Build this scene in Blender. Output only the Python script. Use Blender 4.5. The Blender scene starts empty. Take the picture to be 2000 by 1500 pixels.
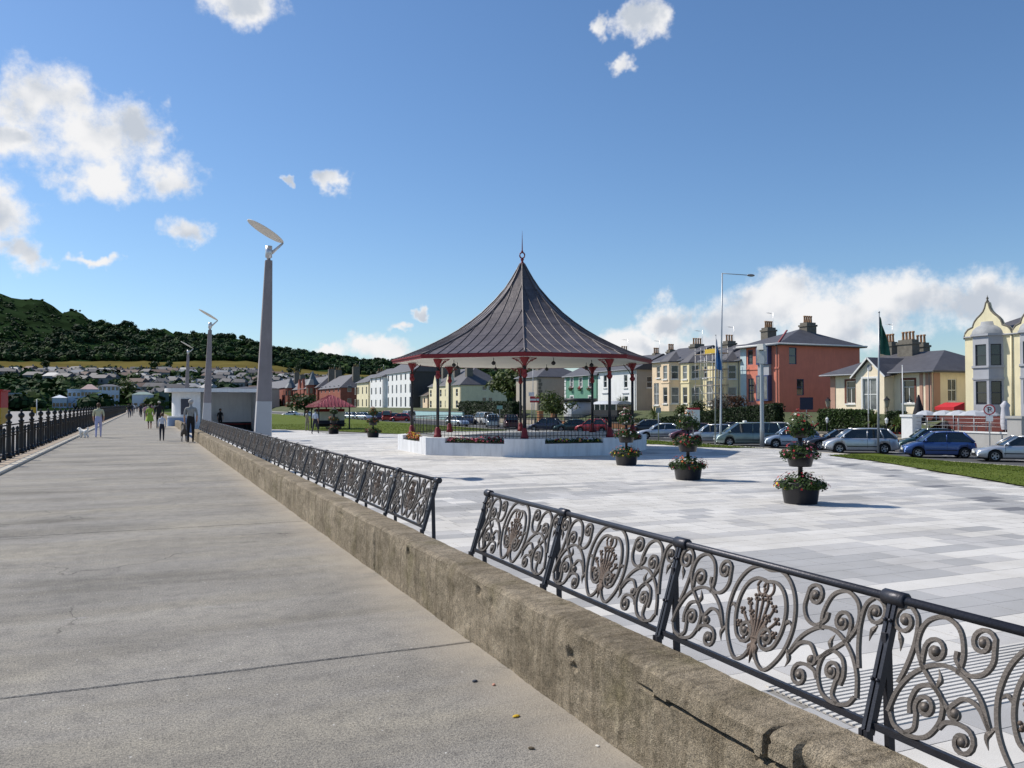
import bpy, math, random
from math import sin, cos, pi, sqrt, atan2, hypot, radians as R
from mathutils import Vector, Matrix, noise
random.seed(7)
sc = bpy.context.scene
col = sc.collection

# ------------------------------------------------------------------ camera
EYE = 1.62            # metres above the promenade
YAW = 23.6            # the lens looks this far to the right of the promenade's line
cam_d = bpy.data.cameras.new('camera'); cam = bpy.data.objects.new('camera', cam_d); col.objects.link(cam)
cam_d.sensor_width = 36; cam_d.lens = 36*1640/2000
cam_d.clip_start = .05; cam_d.clip_end = 20000
cam.location = (0, 0, EYE); cam.rotation_euler = (R(90+1.4), 0, R(-YAW)); sc.camera = cam

# ------------------------------------------------------------------ sun and sky
SUN_EL, SUN_AZ = 46., -43.          # degrees; azimuth clockwise from +Y
sv = Vector((sin(R(SUN_AZ))*cos(R(SUN_EL)), cos(R(SUN_AZ))*cos(R(SUN_EL)), sin(R(SUN_EL))))
sd = bpy.data.lights.new('sun', 'SUN'); sd.energy = 4.9; sd.angle = R(.53); sd.color = (1, .94, .85)
so = bpy.data.objects.new('sun', sd); col.objects.link(so)
so.rotation_euler = (-sv).to_track_quat('-Z', 'Y').to_euler(); so.location = (-30, 40, 60)

w = bpy.data.worlds.new('World'); sc.world = w; w.use_nodes = True
nt = w.node_tree; nt.nodes.clear(); NN = nt.nodes.new; LK = nt.links.new
def wmath(op, a, b=None, c=None, clamp=False):
    n = NN('ShaderNodeMath'); n.operation = op; n.use_clamp = clamp
    for i, x in enumerate((a, b, c)):
        if x is None: continue
        if isinstance(x, (int, float)): n.inputs[i].default_value = x
        else: LK(x, n.inputs[i])
    return n.outputs[0]
def wvec(op, a, b=None, c=None, out=0):
    n = NN('ShaderNodeVectorMath'); n.operation = op
    for i, x in enumerate((a, b, c)):
        if x is None: continue
        if isinstance(x, (tuple, list)): n.inputs[i].default_value = x
        else: LK(x, n.inputs[i])
    return n.outputs[out]
def wstep(x, a, b, lo=0., hi=1.):
    n = NN('ShaderNodeMapRange'); n.interpolation_type = 'SMOOTHSTEP'
    LK(x, n.inputs[0])
    for i, v in enumerate((a, b, lo, hi)): n.inputs[i+1].default_value = v
    return n.outputs[0]
def wnoise(vec, scale, detail, rough=.55):
    n = NN('ShaderNodeTexNoise'); LK(vec, n.inputs['Vector'])
    n.inputs['Scale'].default_value = scale; n.inputs['Detail'].default_value = detail; n.inputs['Roughness'].default_value = rough
    return n
sky = NN('ShaderNodeTexSky'); sky.sky_type = 'NISHITA'; sky.sun_disc = False
sky.sun_elevation = R(SUN_EL); sky.sun_rotation = R(SUN_AZ)
sky.air_density = 1.0; sky.dust_density = .35; sky.ozone_density = 2.2; sky.altitude = 0
hsv = NN('ShaderNodeHueSaturation'); hsv.inputs['Saturation'].default_value = 1.05
tint = NN('ShaderNodeVectorMath'); tint.operation = 'MULTIPLY'; LK(sky.outputs[0], tint.inputs[0]); tint.inputs[1].default_value = (.855, .975, 1.105); LK(tint.outputs[0], hsv.inputs['Color'])
tc = NN('ShaderNodeTexCoord'); D = tc.outputs['Generated']
sx = NN('ShaderNodeSeparateXYZ'); LK(D, sx.inputs[0])
az = wmath('ARCTAN2', sx.outputs[0], sx.outputs[1]); el = wmath('ARCSINE', sx.outputs[2])
cx = NN('ShaderNodeCombineXYZ'); LK(az, cx.inputs[0]); LK(el, cx.inputs[1])
warp = wnoise(D, 9, 2); warp2 = wnoise(D, 42, 3, .6)
wp = wvec('MULTIPLY_ADD', warp.outputs['Color'], (.07, .045, 0), cx.outputs[0])
wp = wvec('MULTIPLY_ADD', warp2.outputs['Color'], (.050, .034, 0), wp)
wp = wvec('ADD', wp, (-.060, -.0395, 0))
# cumulus clouds: azimuth, elevation, half width, half height (degrees)
CLOUDS = [(-6.4,17.4,3.5,2.2),(-3.8,15.6,4.4,2.1),(-.8,16.8,2.2,1.7),(1.5,14.3,2.5,1.5),(-2.8,13.4,2.2,1.2),(-7.6,14.9,1.8,1.0),
 (-8.0,10.6,3.1,2.2),(-6,8.8,1.5,1.0),(2.8,11,2.0,1.0),(-2.6,8.5,1.5,.45),(5.2,25.0,3.2,1.3),(11.2,14.7,1.3,.9),
 (32.4,24.5,1.6,.95),(30.2,24.5,.8,.8),(31.3,22.2,1.0,.7),(8.4,14.5,.6,.4),
 (32,4.0,3.6,1.0),(34.9,6.0,2.3,1.5),(41.3,6.6,3.2,2.2),(38.8,5.4,4,2.3),(48.3,6.4,3.6,2.2),(45,5.5,4,2.3),(52.3,6.0,3.6,1.9),(56.5,5.6,5,2.3),(45.5,4.3,3.6,1.0),(36,3.8,4,1.1),
 (14.4,3.9,2.1,1.0),(11.6,3.6,1.5,.5),(17.4,6.2,.7,.35),(15.6,5.4,1.2,.35),
 (68,6,6,2.2),(90,8,8,3),(128,11,9,4),(160,7,9,3),(-24,13,7,3.5),(-55,15,9,4),(-95,9,9,3),(-135,11,9,4),(60,34,6,2.5),(-70,40,7,3)]
dmin = None
for (a, e, sa, se) in CLOUDS:
    v = wvec('MULTIPLY_ADD', wp, (1/R(sa), 1/R(se), 0), (-R(a)/R(sa), -R(e)/R(se), 0))
    l = wvec('LENGTH', v, out=1)
    dmin = l if dmin is None else wmath('SMOOTH_MIN', dmin, l, .3)
f1 = wnoise(D, 17, 7, .66)
f2 = wnoise(wvec('ADD', D, (.3, .1, .2)), 11, 3, .5)
dens = wmath('ADD', wmath('SUBTRACT', 1.0, dmin), wmath('MULTIPLY', wmath('SUBTRACT', f1.outputs[0], .5), 2.3))
mask = wstep(dens, -.22, .64)
core = wmath('MULTIPLY', wstep(wmath('SUBTRACT', 1.0, dmin), .0, .75), wstep(f2.outputs[0], .37, .60))
lum = wmath('ADD', wmath('SUBTRACT', .95, wmath('MULTIPLY', core, .44)), wmath('MULTIPLY', wmath('SUBTRACT', f1.outputs[0], .5), .5))
lum = wmath('MINIMUM', wmath('MAXIMUM', lum, .48), 1.02)
cc = NN('ShaderNodeMix'); cc.data_type = 'RGBA'; LK(wstep(lum, .5, .95), cc.inputs[0])
cc.inputs[6].default_value = (.60, .655, .74, 1); cc.inputs[7].default_value = (.99, .99, 1.0, 1)
mx = NN('ShaderNodeMix'); mx.data_type = 'RGBA'; LK(mask, mx.inputs[0])
SKY_STR = .115
bst = wvec('SCALE', cc.outputs[2]); bst.node.inputs['Scale'].default_value = .92/SKY_STR
LK(hsv.outputs[0], mx.inputs[6]); LK(bst, mx.inputs[7])
bg = NN('ShaderNodeBackground'); LK(mx.outputs[2], bg.inputs[0]); bg.inputs[1].default_value = SKY_STR
wo = NN('ShaderNodeOutputWorld'); LK(bg.outputs[0], wo.inputs[0])

vs_ = sc.view_settings; vs_.view_transform = 'Standard'; vs_.look = 'None'; vs_.gamma = 1; vs_.use_curve_mapping = False; vs_.exposure = 0
sc.cycles.max_bounces = 6; sc.cycles.transparent_max_bounces = 6; sc.cycles.use_denoising = True

# ------------------------------------------------------------------ helpers
CA, SA = cos(R(YAW)), sin(R(YAW))
def kk(u): return (u-1000)/1640
def yp(u, X): k = kk(u); return X*(CA-k*SA)/(k*CA+SA)            # the line of sight u meets the plane at X
def zp(u, v, X): k = kk(u); return EYE-(v-790)/1640*X/(k*CA+SA)
def S(r, g, b):
    f = lambda c: c/12.92 if c <= .04045 else ((c+.055)/1.055)**2.4
    return (f(r/255), f(g/255), f(b/255))
def lerp(a, b, t): return a+(b-a)*t
def interp(t, tab):
    if t <= tab[0][0]: return tab[0][1]
    for (a, x), (b, y) in zip(tab, tab[1:]):
        if t <= b: return x+(y-x)*(t-a)/(b-a)
    return tab[-1][1]

class MB:
    def __init__(s): s.v = []; s.f = []; s.m = []; s.s = []
    def add(s, vs, fs, m=0, sm=False):
        o = len(s.v); s.v += [tuple(v) for v in vs]
        for f in fs: s.f.append(tuple(i+o for i in f)); s.m.append(m); s.s.append(sm)
        return s
    def quad(s, a, b, c, d, m=0): return s.add([a, b, c, d], [(0, 1, 2, 3)], m)
    def box(s, x0, x1, y0, y1, z0, z1, m=0):
        return s.add([(x0,y0,z0),(x1,y0,z0),(x1,y1,z0),(x0,y1,z0),(x0,y0,z1),(x1,y0,z1),(x1,y1,z1),(x0,y1,z1)],
                     [(0,3,2,1),(4,5,6,7),(0,1,5,4),(1,2,6,5),(2,3,7,6),(3,0,4,7)], m)
    def obox(s, c, sz, rz=0, m=0, taper=1.):
        a, b = cos(rz), sin(rz); vs = []
        for dz in (-.5, .5):
            t = taper if dz > 0 else 1
            for dx, dy in ((-.5,-.5),(.5,-.5),(.5,.5),(-.5,.5)):
                x, y = dx*sz[0]*t, dy*sz[1]*t
                vs.append((c[0]+x*a-y*b, c[1]+x*b+y*a, c[2]+dz*sz[2]))
        return s.add(vs, [(0,3,2,1),(4,5,6,7),(0,1,5,4),(1,2,6,5),(2,3,7,6),(3,0,4,7)], m)
    def bar(s, p, q, w, d=None, m=0, up=(0,0,1)):
        p = Vector(p); q = Vector(q); d = d or w; t = (q-p).normalized(); u = Vector(up)
        if abs(t.dot(u)) > .98: u = Vector((1,0,0))
        a = t.cross(u).normalized()*w/2; b = a.cross(t).normalized()*d/2
        vs = [c+i*a+j*b for c in (p, q) for i, j in ((-1,-1),(1,-1),(1,1),(-1,1))]
        return s.add(vs, [(0,3,2,1),(4,5,6,7),(0,1,5,4),(1,2,6,5),(2,3,7,6),(3,0,4,7)], m)
    def tube(s, path, r, n=6, m=0, sm=True, cap=True, up=(0,0,1), flat=1., ph=0.):
        path = [Vector(p) for p in path]; N = len(path); o = len(s.v); pb = None
        for i, p in enumerate(path):
            t = (path[min(i+1,N-1)]-path[max(i-1,0)])
            t = t.normalized() if t.length > 1e-9 else Vector((0,0,1))
            u = Vector(up)
            if abs(t.dot(u)) > .97: u = Vector((1,0,0)) if abs(t.x) < .9 else Vector((0,1,0))
            a = t.cross(u).normalized(); b = a.cross(t).normalized()
            rr = r[i] if isinstance(r, (list, tuple)) else r
            for k in range(n):
                an = 2*pi*k/n+ph
                s.v.append(tuple(p+a*cos(an)*rr+b*sin(an)*rr*flat))
        for i in range(N-1):
            for k in range(n):
                k2 = (k+1) % n
                s.f.append((o+i*n+k, o+i*n+k2, o+(i+1)*n+k2, o+(i+1)*n+k)); s.m.append(m); s.s.append(sm)
        if cap:
            s.f.append(tuple(o+k for k in range(n))[::-1]); s.m.append(m); s.s.append(False)
            s.f.append(tuple(o+(N-1)*n+k for k in range(n))); s.m.append(m); s.s.append(False)
        return s
    def lathe(s, prof, n=12, c=(0,0,0), m=0, sm=True, a0=0., sx=1., sy=1., cap=True):
        o = len(s.v); N = len(prof)
        for r, z in prof:
            for k in range(n):
                an = a0+2*pi*k/n; s.v.append((c[0]+r*cos(an)*sx, c[1]+r*sin(an)*sy, c[2]+z))
        for i in range(N-1):
            for k in range(n):
                k2 = (k+1) % n
                s.f.append((o+i*n+k, o+i*n+k2, o+(i+1)*n+k2, o+(i+1)*n+k)); s.m.append(m); s.s.append(sm)
        if cap and prof[0][0] > 1e-6: s.f.append(tuple(o+k for k in range(n))[::-1]); s.m.append(m); s.s.append(False)
        if cap and prof[-1][0] > 1e-6: s.f.append(tuple(o+(N-1)*n+k for k in range(n))); s.m.append(m); s.s.append(False)
        return s
    def ball(s, c, r, n=8, h=6, m=0, sc3=(1,1,1), sm=True):
        o = len(s.v)
        for i in range(h+1):
            t = pi*i/h
            for k in range(n):
                a = 2*pi*k/n
                s.v.append((c[0]+r*sin(t)*cos(a)*sc3[0], c[1]+r*sin(t)*sin(a)*sc3[1], c[2]-r*cos(t)*sc3[2]))
        for i in range(h):
            for k in range(n):
                k2 = (k+1) % n
                s.f.append((o+i*n+k, o+i*n+k2, o+(i+1)*n+k2, o+(i+1)*n+k)); s.m.append(m); s.s.append(sm)
        return s
    def prism(s, poly, z0, z1, m=0):
        n = len(poly)
        vs = [(x,y,z0) for x, y in poly]+[(x,y,z1) for x, y in poly]
        fs = [tuple(range(n))[::-1], tuple(range(n, 2*n))]+[(i,(i+1)%n,n+(i+1)%n,n+i) for i in range(n)]
        return s.add(vs, fs, m)
    def slab(s, pts, n, th, m=0):
        """a planar polygon pts (3D, counter-clockwise seen along -n) thickened backwards by th"""
        n = Vector(n).normalized()*th; k = len(pts); vs = [Vector(p) for p in pts]; vs += [p-n for p in vs]
        return s.add(vs, [tuple(range(k)), tuple(range(k, 2*k))[::-1]]+[(i, k+i, k+(i+1)%k, (i+1)%k) for i in range(k)], m)
    def xf(s, M4):
        s.v = [tuple(M4 @ Vector(v)) for v in s.v]; return s
    def mesh(s, name, mats, off=(0,0,0)):
        me = bpy.data.meshes.new(name)
        if off != (0,0,0): vv = [(a-off[0], b-off[1], c-off[2]) for a, b, c in s.v]
        else: vv = s.v
        me.from_pydata(vv, [], s.f)
        mats = mats if isinstance(mats, (list, tuple)) else [mats]
        for x in mats: me.materials.append(x)
        me.polygons.foreach_set('material_index', s.m); me.polygons.foreach_set('use_smooth', s.s); me.update()
        return me
    def build(s, name, mats, parent=None, off=(0,0,0)):
        return put(name, s.mesh(name, mats, tuple(off)), parent)
def put(name, me, parent=None, loc=None, rz=None):
    o = bpy.data.objects.new(name, me); col.objects.link(o)
    if parent: o.parent = parent
    if loc: o.location = loc
    if rz: o.rotation_euler = (0, 0, rz)
    return o
def tag(o, label=None, cat=None, group=None, kind=None):
    if label: o['label'] = label
    if cat: o['category'] = cat
    if group: o['group'] = group
    if kind: o['kind'] = kind
    return o
def thing(name, label, cat, loc=(0,0,0), rz=0, group=None):
    return tag(put(name, None, None, loc, rz), label, cat, group)
def struct(o): o['kind'] = 'structure'; return o
def clone(o, parent=None):
    c = o.copy(); col.objects.link(c); c.parent = parent
    for ch in list(o.children): clone(ch, c)
    return c
def copy_of(o, label, loc, rz=None, group=None):
    c = clone(o); c['label'] = label; c.location = loc
    if rz is not None: c.rotation_euler = (0, 0, rz)
    if group: c['group'] = group
    return c

# ------------------------------------------------------------------ materials
def nodes_of(name):
    m = bpy.data.materials.new(name); m.use_nodes = True; t = m.node_tree
    return m, t, t.nodes['Principled BSDF'], t.nodes.new, t.links.new
def setp(p, **kw):
    for k, v in kw.items():
        p.inputs[k.replace('_', ' ')].default_value = v
def ramp(t, fac, stops):
    n = t.nodes.new('ShaderNodeValToRGB'); t.links.new(fac, n.inputs[0]); e = n.color_ramp.elements
    while len(e) < len(stops): e.new(.5)
    for el_, (p, c) in zip(e, stops): el_.position = p; el_.color = (c[0], c[1], c[2], 1)
    return n.outputs[0]
def tnoise(t, vec, scale, detail=4, rough=.55, dist=0):
    n = t.nodes.new('ShaderNodeTexNoise'); t.links.new(vec, n.inputs['Vector'])
    n.inputs['Scale'].default_value = scale; n.inputs['Detail'].default_value = detail
    n.inputs['Roughness'].default_value = rough; n.inputs['Distortion'].default_value = dist
    return n.outputs[0]
def tmap(t, vec, sc3):
    n = t.nodes.new('ShaderNodeMapping'); t.links.new(vec, n.inputs[0]); n.inputs['Scale'].default_value = sc3; return n.outputs[0]
def tmix(t, fac, a, b, mode='MIX'):
    n = t.nodes.new('ShaderNodeMix'); n.data_type = 'RGBA'; n.blend_type = mode
    for i, x in ((0, fac), (6, a), (7, b)):
        if hasattr(x, 'node'): t.links.new(x, n.inputs[i])
        elif i == 0: n.inputs[0].default_value = x
        else: n.inputs[i].default_value = (x[0], x[1], x[2], 1)
    return n.outputs[2]
def tbump(t, p, h, strength, dist=.01):
    n = t.nodes.new('ShaderNodeBump'); n.inputs['Strength'].default_value = strength; n.inputs['Distance'].default_value = dist
    t.links.new(h, n.inputs['Height']); t.links.new(n.outputs[0], p.inputs['Normal'])
_mc = {}
def M(name, c, rough=.7, var=.14, scale=2.5, bump=0., bscale=60., metal=0., spec=.4, coat=0., world=False, grime=0.):
    if name in _mc: return _mc[name]
    m, t, p, N, L = nodes_of(name)
    setp(p, Roughness=rough, Metallic=metal, Specular_IOR_Level=spec, Coat_Weight=coat, Coat_Roughness=.06)
    tc = N('ShaderNodeTexCoord').outputs['Object']
    if world: tc = N('ShaderNodeNewGeometry').outputs['Position']
    if var:
        f = tnoise(t, tc, scale, 6, .6)
        o = ramp(t, f, [(.28, [x*(1-var) for x in c]), (.5, c), (.74, [min(1, x*(1+var)) for x in c])])
        if grime:
            g = tnoise(t, tmap(t, tc, (2.2, 2.2, .35)), 1.6, 6, .65)
            o = tmix(t, ramp(t, g, [(.45, (0,0,0)), (.75, (grime,)*3)]), o, [x*.45 for x in c])
        L(o, p.inputs['Base Color'])
    else: p.inputs['Base Color'].default_value = (*c, 1)
    if bump: tbump(t, p, tnoise(t, tc, bscale, 4), bump)
    _mc[name] = m; return m
def leafmat(name, c1, c2, scale=2., trans=.25, spec=.3):
    if name in _mc: return _mc[name]
    m, t, p, N, L = nodes_of(name)
    g = N('ShaderNodeNewGeometry'); f = tnoise(t, g.outputs['Position'], scale, 3)
    rnd = g.outputs['Random Per Island']
    a = tmix(t, f, c1, c2); mm = N('ShaderNodeMapRange'); L(rnd, mm.inputs[0]); mm.inputs[3].default_value = .55; mm.inputs[4].default_value = 1.35
    v = N('ShaderNodeVectorMath'); v.operation = 'SCALE'; L(a, v.inputs[0]); L(mm.outputs[0], v.inputs['Scale'])
    L(v.outputs[0], p.inputs['Base Color']); setp(p, Roughness=.6, Specular_IOR_Level=spec)
    if trans:
        tr = N('ShaderNodeBsdfTranslucent'); L(v.outputs[0], tr.inputs[0]); ms = N('ShaderNodeMixShader'); ms.inputs[0].default_value = trans
        L(p.outputs[0], ms.inputs[1]); L(tr.outputs[0], ms.inputs[2]); L(ms.outputs[0], t.nodes['Material Output'].inputs[0])
    _mc[name] = m; return m
# ================================================================== ground, promenade, wall, plaza
def concrete():
    m, t, p, N, L = nodes_of('promenade_concrete')
    P = N('ShaderNodeNewGeometry').outputs['Position']
    big = tnoise(t, tmap(t, P, (.35, .6, 1)), 1.1, 7, .62, .4)
    c = ramp(t, big, [(.30, S(114,110,102)), (.48, S(137,132,123)), (.60, S(151,145,133)), (.78, S(165,157,143))])
    streak = tnoise(t, tmap(t, P, (.22, 1.5, 1)), .9, 6, .6, .6)
    c = tmix(t, ramp(t, streak, [(.42, (0,0,0)), (.62, (.5,)*3)]), c, S(158,154,148))
    fine = tnoise(t, P, 55, 4, .75)
    c = tmix(t, 1., c, ramp(t, fine, [(.30, (.50,.50,.52)), (.5, (1,1,1)), (.70, (1.32,1.3,1.27))]), 'MULTIPLY')
    grit = tnoise(t, P, 120, 2, .7)
    c = tmix(t, 1., c, ramp(t, grit, [(.32, (.45,.45,.46)), (.48, (1,1,1)), (.68, (1.35,1.34,1.3))]), 'MULTIPLY')
    blot = tnoise(t, P, 6, 6, .7)
    c = tmix(t, 1., c, ramp(t, blot, [(.32, (.80,.80,.81)), (.5, (1,1,1)), (.68, (1.12,1.11,1.09))]), 'MULTIPLY')
    vo = N('ShaderNodeTexVoronoi'); L(P, vo.inputs['Vector']); vo.inputs['Scale'].default_value = 9; vo.inputs['Randomness'].default_value = 1
    c = tmix(t, ramp(t, vo.outputs['Distance'], [(.035, (.85,)*3), (.06, (0,0,0))]), c, S(225,222,215))
    # pale sandy rim along the foot of the wall, and washed-out splashes near it
    sx_ = N('ShaderNodeSeparateXYZ'); L(P, sx_.inputs[0])
    mr = N('ShaderNodeMapRange'); L(sx_.outputs[0], mr.inputs[0]); mr.inputs[1].default_value = 1.55; mr.inputs[2].default_value = 2.06
    sp = tnoise(t, tmap(t, P, (.8, 1.6, 1)), 1.7, 6, .6)
    mm = N('ShaderNodeMath'); mm.operation = 'MULTIPLY'; L(mr.outputs[0], mm.inputs[0]); L(ramp(t, sp, [(.3, (.25,)*3), (.65, (1,1,1))]), mm.inputs[1])
    c = tmix(t, mm.outputs[0], c, S(168,158,143))
    # the same for a hairline of pale mortar scraped over the surface
    sp2 = tnoise(t, tmap(t, P, (.7, 1.9, 1)), 1.15, 8, .66)
    c = tmix(t, ramp(t, sp2, [(.66, (0,0,0)), (.72, (.6,)*3)]), c, S(176,174,170))
    vc = N('ShaderNodeTexVoronoi'); vc.feature = 'DISTANCE_TO_EDGE'; vc.inputs['Scale'].default_value = .33
    wob = N('ShaderNodeTexNoise'); L(P, wob.inputs['Vector']); wob.inputs['Scale'].default_value = 2.2; wob.inputs['Detail'].default_value = 5
    vm = N('ShaderNodeVectorMath'); vm.operation = 'MULTIPLY_ADD'; L(wob.outputs['Color'], vm.inputs[0]); vm.inputs[1].default_value = (.7,.7,0); L(P, vm.inputs[2]); L(vm.outputs[0], vc.inputs['Vector'])
    ck = tmix(t, 1., ramp(t, vc.outputs['Distance'], [(.0, (1,1,1)), (.0022, (0,0,0))]), ramp(t, tnoise(t, P, .5, 2), [(.52, (0,0,0)), (.56, (.7,)*3)]), 'MULTIPLY')
    c = tmix(t, ck, c, S(70,67,62))
    L(c, p.inputs['Base Color']); setp(p, Roughness=.88, Specular_IOR_Level=.25)
    add = N('ShaderNodeMath'); add.operation = 'ADD'; L(fine, add.inputs[0]); L(grit, add.inputs[1])
    tbump(t, p, add.outputs[0], .8, .008)
    return m
MAT_PROM = concrete()
MAT_SOIL = M('joint_earth', (.055,.048,.038), .95, .3, 20)
MAT_GRASS = None

# base ground sheet reaching the horizon
gb = MB().quad((-4.5,-300,-1.75),(6000,-300,-1.75),(6000,9000,-1.75),(-4.5,9000,-1.75))
gb.quad((-6000,700,-1.75),(-4.5,700,-1.75),(-4.5,9000,-1.75),(-6000,9000,-1.75))
struct(gb.build('ground', M('rough_ground', (.075,.085,.035), .95, .4, .03, world=True)))
# shingle beach beyond the railing, and the sea beside it
bm_ = MB(); xs = [-4.05,-7,-12,-20,-32,-50,-75,-110,-150,-200]; ys = [-60+i*20 for i in range(40)]
for i in range(len(ys)):
    for x in xs:
        bm_.v.append((x, ys[i], -.95-(abs(x)-4)*.009-.12*noise.noise((x*.12, ys[i]*.05, 0))))
k = len(xs)
for i in range(len(ys)-1):
    for j in range(k-1): bm_.f.append((i*k+j+1, i*k+j, (i+1)*k+j, (i+1)*k+j+1)); bm_.m.append(0); bm_.s.append(True)
struct(bm_.build('beach', M('shingle', S(150,146,142), .95, .28, 1.4, .6, 14, world=True)))
mw, t_, p_, N_, L_ = nodes_of('sea_water'); setp(p_, Base_Color=(.02,.06,.09,1), Roughness=.12)
tbump(t_, p_, tnoise(t_, N_('ShaderNodeNewGeometry').outputs['Position'], .5, 5), .5, .3)
struct(MB().quad((-6000,-400,-2.35),(-130,-400,-2.35),(-130,700,-2.35),(-6000,700,-2.35)).build('sea', mw))

# ---- promenade: concrete slabs with open joints
prom = struct(MB().box(-3.0, 2.05, -6, 620, -1.6, -.035).build('promenade', MAT_SOIL))
JY = [-7.6,-1.1,5.4,11.9,18.4,24.9,31.4,37.9,44.4,51,60,70,82,96,112,130,150,175,200,240,300,400,600]
XL, XR = -3.02, 2.075
def jag(x, y): return .012*noise.noise((x*2.2, y, 3.1))+.006*noise.noise((x*9, y, .7))
for a, b in zip(JY, JY[1:]):
    n = 90 if b < 30 else 24 if b < 60 else 2
    lo = [(lerp(XL,XR,i/n), a+jag(lerp(XL,XR,i/n), a)+.011+.006*noise.noise((i*.9,a,9))) for i in range(n+1)]
    hi = [(lerp(XL,XR,i/n), b+jag(lerp(XL,XR,i/n), b)-.008) for i in range(n+1)]
    mb = MB(); vs = []
    for i in range(n+1): vs += [(*lo[i],-.05), (*lo[i],-.006), (lo[i][0],lo[i][1]+.008,0), (hi[i][0],hi[i][1]-.008,0), (*hi[i],-.006), (*hi[i],-.05)]
    fs = [(i*6+j, (i+1)*6+j, (i+1)*6+j+1, i*6+j+1) for i in range(n) for j in range(5)]
    mb.add(vs, fs); mb.build('concrete_slab', MAT_PROM, prom)
# bits lying on the promenade by the wall
def crumb(name, label, x, y, r, c, flat=.35):
    mb = MB(); mb.ball((0,0,0), r, 7, 4, 0, (1,.7,flat), False)
    mb.v = [(vx*(1+.35*noise.noise((vx*90+x*7,vy*90,y))), vy*(1+.3*noise.noise((vy*80,x,vz*70))), vz+r*flat*.8) for vx, vy, vz in mb.v]
    o = mb.build(name, M('litter_'+label.split()[0], c, .8, .25, 60)); o.location = (x, y, .001); o.rotation_euler = (0,0,x*9)
    tag(o, label, 'leaf' if 'leaf' in name else 'litter')
crumb('fallen_leaf', 'yellow fallen leaf lying on the concrete by the wall foot', 1.78, 4.02, .022, S(196,160,40), .25)
crumb('paper_scrap', 'pinkish paper scrap by the wall foot behind the yellow leaf', 1.86, 4.52, .015, S(190,140,120))
crumb('plastic_scrap', 'dark grey scrap of litter behind the pinkish paper scrap', 1.78, 4.62, .018, S(70,75,85))
crumb('paper_scrap', 'white cigarette end lying at the wall foot nearest the camera', 1.98, 3.52, .012, S(225,220,210))
crumb('leaf_litter', 'brown dead leaf on the concrete nearest the camera', 1.68, 3.62, .018, S(90,78,60), .3)

# ---- kerb and stone plinth under the railing
kerb = struct(MB().box(-4.05, -3.28, 10, 330, -2.2, .03).build('kerb', M('plinth_stone', S(168,152,132), .9, .18, 1.5, .4, 40, world=True)))
MK = M('kerb_granite', S(184,176,160), .85, .16, 4, .3, 60, world=True)
ks = MB().box(-.125,.125,-.6,.6,-.12,.05).mesh('kerb_stone', MK)
y = 11.
for i in range(90):
    put('kerb_stone', ks, kerb, (-3.15, y, .0)); y += 1.212
kl = MB().box(-3.275,-3.025,y-.6,330,-.12,.05).build('kerb_stone', MK, kerb)

# ---- the low seat wall: weathered concrete with chips, a fallen-away lip and cracks
def wallmat():
    m, t, p, N, L = nodes_of('wall_concrete')
    P = N('ShaderNodeNewGeometry').outputs['Position']
    sz = N('ShaderNodeSeparateXYZ'); L(P, sz.inputs[0])
    b = tnoise(t, tmap(t, P, (1.2, 1.2, 2.)), 1.6, 8, .66, .3)
    c = ramp(t, b, [(.28, S(108,98,82)), (.45, S(137,126,108)), (.58, S(154,142,123)), (.75, S(174,163,145))])
    moss = tnoise(t, P, 2.3, 6, .6)
    c = tmix(t, ramp(t, moss, [(.54, (0,0,0)), (.70, (.55,)*3)]), c, S(104,98,66))
    run = tnoise(t, tmap(t, P, (1, 9, .5)), 1.7, 5, .6)
    c = tmix(t, ramp(t, run, [(.48, (0,0,0)), (.72, (.7,)*3)]), c, S(92,82,66))
    pale = tnoise(t, tmap(t, P, (3, 5, .9)), 2.1, 6, .7)
    c = tmix(t, ramp(t, pale, [(.60, (0,0,0)), (.76, (.6,)*3)]), c, S(188,176,152))
    fine = tnoise(t, P, 70, 4, .75); grit = tnoise(t, P, 26, 5, .7)
    c = tmix(t, 1., c, ramp(t, fine, [(.28, (.5,.5,.5)), (.5, (1,1,1)), (.75, (1.35,1.33,1.3))]), 'MULTIPLY')
    c = tmix(t, 1., c, ramp(t, grit, [(.25, (.55,.55,.52)), (.5, (1,1,1)), (.78, (1.2,1.18,1.15))]), 'MULTIPLY')
    peb = tnoise(t, P, 165, 2, .7)
    c = tmix(t, 1., c, ramp(t, peb, [(.32, (.5,.5,.5)), (.5, (1,1,1)), (.68, (1.4,1.38,1.35))]), 'MULTIPLY')
    L(c, p.inputs['Base Color']); setp(p, Roughness=.93, Specular_IOR_Level=.2)
    add = N('ShaderNodeMath'); add.operation = 'ADD'; L(peb, add.inputs[0]); L(grit, add.inputs[1])
    tbump(t, p, add.outputs[0], .8, .012)
    return m
MAT_WALL = wallmat()
WX0, WX1, WH = 2.055, 2.335, .455
def crackz(y):      # the open joint under the coping, nearest the camera
    return .345+.012*noise.noise((y*5, 0, 0))+.006*noise.noise((y*19, 1, 0))
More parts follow.
